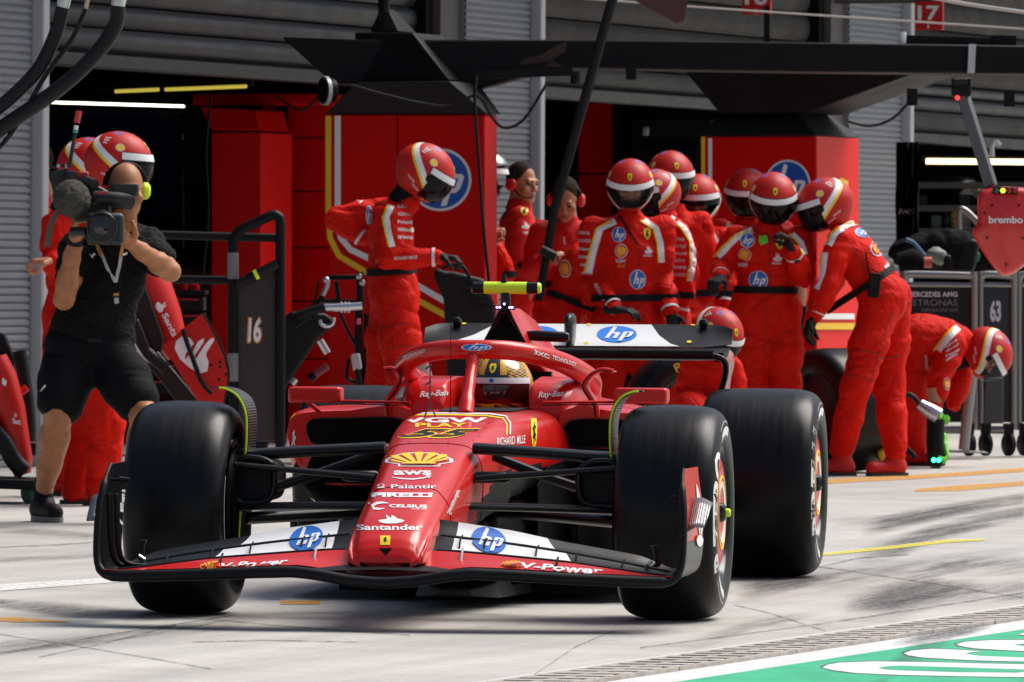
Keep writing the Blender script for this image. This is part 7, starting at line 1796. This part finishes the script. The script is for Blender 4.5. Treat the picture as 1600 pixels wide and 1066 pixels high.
nt = thing('wheel_nut', 'gold wheel nut lying on the ground by the bending mechanic', 'wheel nut', at(1384, 728, 43.6))
Mx = Matrix.Translation(Vector((at(1384, 715, 43.6).x, 43.6, .075))) @ Matrix.Rotation(math.radians(70), 4, 'Y')
mk('nut_ring', MB().lathe([(.035, .04), (.055, .04), (.075, .01), (.075, -.03), (.05, -.04), (.035, -.04)], Mx, 20, close=True), mat('gold_nut', (.60, .42, .04), .35, .5), nt)
# -- steel framed barrier trolleys at the right
M_board2 = mat('barrier_black', (.008, .007, .009), .4, spec=.25); M_navy = mat('barrier_navy', (.010, .013, .022), .45)
M_steel2 = mat('weathered_steel', (.26, .245, .24), .35, .9)
def trolley(label, x0, x1, Y, kind):
    t_ = thing('barrier_trolley', label, 'trolley', ground_at((x0+x1)/2, Y), 0, 'steel framed trolleys at the right')
    zb = 672
    tube_px('tube_frame', [(x0, zb), (x0, 445), (x0+2, 433), (x0+10, 429), (x1-10, 431), (x1-2, 434), (x1, 445), (x1, zb)], Y, .024, M_steel2, t_, 10, 6)
    tube_px('lower_rail', [(x0, zb), (x1, zb)], Y, .026, M_steel2, t_, 10, 1); tube_px('upper_rail', [(x0, 445), (x1, 446)], Y, .018, M_steel2, t_, 10, 1)
    for yy in (640, 600): tube_px('rear_rail', [(x0, yy-8), (x1, yy-8)], Y+.5, .018, M_dark, t_, 8, 1)
    pnl = prism_px('board', [(x0+4, 660), (x1-4, 660), (x1-4, 448), (x0+4, 448)], Y+.02, .02, M_board2 if kind == 0 else M_navy, t_, .004)
    for x in (x0+8, x1-8):
        c = at(x, 690, Y); c.z = .08
        mk('caster', MB().lathe([(0, .022), (.06, .022), (.075, .012), (.075, -.012), (.06, -.022), (0, -.022)], Matrix.Translation(c) @ Matrix.Rotation(math.radians(25), 4, 'Z') @ Matrix.Rotation(math.radians(90), 4, 'Y'), 20), M_dark, t_)
        mk('caster_fork', MB().prism([c+Vector((-.035, -.03, .13)), c+Vector((.035, -.03, .13)), c+Vector((.022, -.03, .0)), c+Vector((-.022, -.03, 0))], Vector((0, .06, 0))), M_dark, t_)
    return t_, flat(at((x0+x1)/2, 500, Y+.02), Vector((0, 1, 0)))
t_, f = trolley('black barrier trolley with pale sponsor lettering, leftmost of its row', 1413, 1522, 47.5, 0)
decal('lettering', [(place(txt('MERCEDES AMG', .02), 1418, 464, 1496, 456), M_sponsor), (place(txt('PETRONAS', .0), 1418, 478, 1496, 468), mat('dim_print', (.16, .15, .16), .6)), (place(txt('FORMULA ONE TEAM', .0), 1440, 487, 1496, 482), MATS['dim_print'])], lambda u, v: (u, v), f, t_, .004)
tube_px('leaning_leg', [(1524, 545), (1512, 640), (1506, 703)], 46.9, .035, M_steel2, t_, 10, 1); prism_px('foot_plate', [(1470, 704), (1540, 706), (1545, 709), (1470, 707)], 46.9, .2, M_steel2, t_, .003)
t_, f = trolley('navy barrier trolley numbered 63 behind the doubled over helmet', 1532, 1584, 47.6, 1)
decal('numeral', [(place(txt('63', .04), 0, 0, 1, 1), M_sponsor)], aff(1547, 503, 17, 0, 0, -34), f, t_, .004)
prism_px('grey_tray', [(1536, 662), (1568, 662), (1568, 590), (1540, 590)], 47.4, .02, mat('tray_grey', (.04, .04, .042), .5), t_)
t_, f = trolley('rightmost navy barrier trolley cut by the right edge', 1592, 1650, 47.7, 1)
# -- dark gear piled on and behind the trolleys
def lump(name, label, cat, P, Y, d, m, bevel=.03):
    o = mk(name, MB().loft([[at(x, y, Y+dd) for x, y in P] for dd in (0, d)]), m, None, bevel=bevel, seg=3); return tag(o, label, cat)
o = tube_px('rolled_blanket', [(1404, 412), (1425, 408), (1450, 418)], 48.4, [.07, .085, .06], mat('blanket_black', (.006, .006, .0065), .85, spec=.1, bump=.6, bscale=12), None, 14, 1); tag(o, 'rolled dark tyre blanket lying on the leftmost trolley', 'blanket')
o = tube_px('red_plug', [(1444, 410), (1456, 410)], 48.2, .035, mat('salmon_plug', (.55, .10, .06), .5), None, 12, 1); tag(o, 'salmon coloured plug end beside the rolled blanket', 'plug')
lump('black_bin', 'upright black moulded bin on the trolley below the red stop light', 'bin', [(1490, 425), (1500, 380), (1516, 372), (1532, 376), (1522, 426)], 48.3, .3, MATS['moulded_black'])
lump('black_bin', 'small black tapered bin left of the larger moulded bin', 'bin', [(1472, 426), (1476, 398), (1486, 398), (1492, 426)], 48.3, .2, MATS['moulded_black'])
lump('green_pouch', 'dark green pouch tucked behind the black bins', 'pouch', [(1496, 402), (1500, 392), (1532, 394), (1530, 410), (1500, 410)], 48.7, .1, mat('pouch_green', (.008, .10, .03), .7), .02)
b = Body(.02); b.ell(at(1462, 398, 48.6), (.06, .06, .05), k=.02); b.ell(at(1470, 404, 48.6), (.05, .05, .05), k=.03)
gd = thing('bundle', 'pale crumpled cloth bundle on the pile of dark gear', 'cloth', at(1465, 425, 48.6)); mkbody('cloth', b, [mat('pale_cloth', (.25, .27, .22), .8)], gd, .01, 14, 3)
b = Body(.02); b.ell(at(1432, 395, 49.4), (.20, .15, .12), k=.05); b.ell(at(1468, 388, 49.4), (.16, .15, .11), k=.08); b.ell(at(1490, 390, 49.4), (.2, .15, .12), k=.08); b.ell(at(1545, 400, 49.4), (.25, .15, .14), k=.05); b.ell(at(1595, 405, 49.4), (.25, .15, .12), k=.05)
gd = thing('gear_pile', 'low pile of black covers and cables along the trolley tops', 'gear', at(1500, 430, 49.4)); mkbody('covers', b, [MATS['blanket_black']], gd, .02, 9, 5)
o = tube_px('blue_hose', [(1416, 374), (1428, 380), (1440, 394), (1446, 400)], 48.8, .012, mat('hose_blue', (.03, .12, .25), .5), None, 8); tag(o, 'short blue hose arching over the dark gear pile', 'hose')
wr_ = thing('pipe_rack', 'pale bent pipe rack beside the yellow lettered tyre in the right garage', 'rack', at(1500, 430, 50.0))
tube_px('rack_pipe', [(1498, 378), (1498, 335), (1502, 327), (1512, 332), (1530, 350)], 50.0, .022, M_steel2, wr_)
tr_ = tyre_thing('yellow lettered tyre leaning in the dark right garage behind the pipe rack', at(1486, 345, 61.8), math.radians(-36), .40, M_tyel, group='tyres standing loose in the pit box')
mk('rack_shelf', MB().bar(at(1440, 418, 61.8), at(1540, 418, 61.8), .8, .06), M_dark, tr_)
pr = thing('hanging_coverall', 'dark overalls hanging in the right garage beside the grey pillar', 'overalls', at(1408, 430, 55)); q = MB(); S_ = []
for k in range(13):
    x = 1400+2.9*k; dy = .05*math.sin(k*1.9)+.03*math.sin(k*4.1); S_.append([at(x+1.5*math.sin(j+k), 222+20*j, 55+dy+.03*math.sin(j*1.3+k)) for j in range(10)]+[at(x, 222+20*j, 55.1+dy) for j in range(9, -1, -1)])
q.loft(S_); hang_cloth = mk('cloth', q, [ mat('navy_cloth', (.004, .004, .007), .9, spec=.05)], pr, smooth=60)
decal('lettering', [(place(txt('AMG', .03), 1404, 335, 1428, 326), M_sponsor)], lambda u, v: (u, v), bvh([o for o in pr.children]), pr, .005, 8)
o = lump('wall_lamp', 'pale unlit white lamp hung at the top of the right garage', 'speaker', [(1414, 246), (1426, 248), (1430, 262), (1424, 268), (1416, 262)], 58, .15, M_trim, .02)  # white lamp built as a pale body without glow
lp = thing('tube_light', 'long amber tube light in the right hand garage behind the red stop light', 'light', at(1530, 258, 60))
mk('tube', MB().tube([at(1447, 252, 60), at(1700, 254, 60)], .022, 8), glow3, lp); mk('housing', MB().bar(at(1440, 248, 60.1), at(1700, 250, 60.1), .08, .04), M_black, lp); mk('hook', MB().tube(spline([at(1550, 245, 60), at(1550, 228, 60), at(1556, 222, 60), at(1562, 228, 60)], 4), .02, 8), M_trim, lp)
pv = thing('shelving', 'dim shelving with dark boxes at the back of the right hand garage', 'shelving', at(1500, 430, 61.5))
for k in range(4): mk('shelf', MB().bar(at(1420, 290+36*k, 61.5), at(1640, 290+36*k, 61.5), .5, .05), mat('shelf_brown', (.035, .03, .025), .6), pv)
for k in range(9):
    x = 1432+22*k; y = 288+36*(k % 3+1)-0
    mk('box', MB().prism([at(x, y, 61.3), at(x+17, y, 61.3), at(x+17, y-20-4*(k % 3), 61.3), at(x, y-20-4*(k % 3), 61.3)], Vector((0, .3, 0))), [M_dark, mat('box_green', (.008, .03, .025), .5), mat('box_red', (.12, .008, .008), .5)][k % 3], pv, bevel=.01)

# -- clutter inside the left garage
tb = thing('tool_trolley', 'black tool trolley with thin red drawer lines in the dark left garage', 'tool trolley', ground_at(250, 46.5)); Y = 46.5
for k in range(6): prism_px('drawer', [(215, 462+26*k), (318, 464+26*k), (318, 486+26*k), (215, 484+26*k)], Y, .45, M_dark, tb, .006); tube_px('drawer_pull', [(222, 466+26*k), (311, 468+26*k)], Y-.01, .008, MATS['lamp_red'], tb, 6, 1)
prism_px('top_tray', [(212, 452), (321, 454), (321, 461), (212, 459)], Y-.03, .5, M_black, tb, .006)
for x, h in ((228, 20), (246, 12), (262, 26), (286, 16), (304, 10)): mk('bottle', MB().lathe([(0, 0), (.03, 0), (.03, h/330), (.012, h/250), (.012, h/220), (0, h/220)], Matrix.Translation(at(x, 453, Y+.2)), 12), [M_dark, M_redpanel, M_trim][x % 3], tb)
mo = thing('wall_monitor', 'small dark monitor on the garage wall between screen and red cabinet', 'monitor', hit(308, 380, W1-LN*.1, LN)*1)
slab('monitor_case', 296, 318, 326, 372, W1-LN*.12, .05, M_black, mo); slab('monitor_glass', 298, 321, 324, 368, W1-LN*.125, .01, M_glass, mo, bevel=.001)
for P, r, lab in (([(40, 150, 0), (60, 190, 0), (58, 260, 0), (64, 420, 0)], .012, 'thin black cable down the dark screen edge near the left pillar'), ([(330, 150, 0), (322, 240, 0), (326, 330, 0), (316, 440, 0)], .010, 'thin black cable hanging left of the red cabinet'), ([(430, 150, 0), (470, 172, 0), (500, 152, 0)], .010, 'short black cable sagging over the red wall panels')):
    o = tube_px('garage_cable', P, 49.0, r, M_rubber, None, 6, 6); tag(o, lab, 'cable')
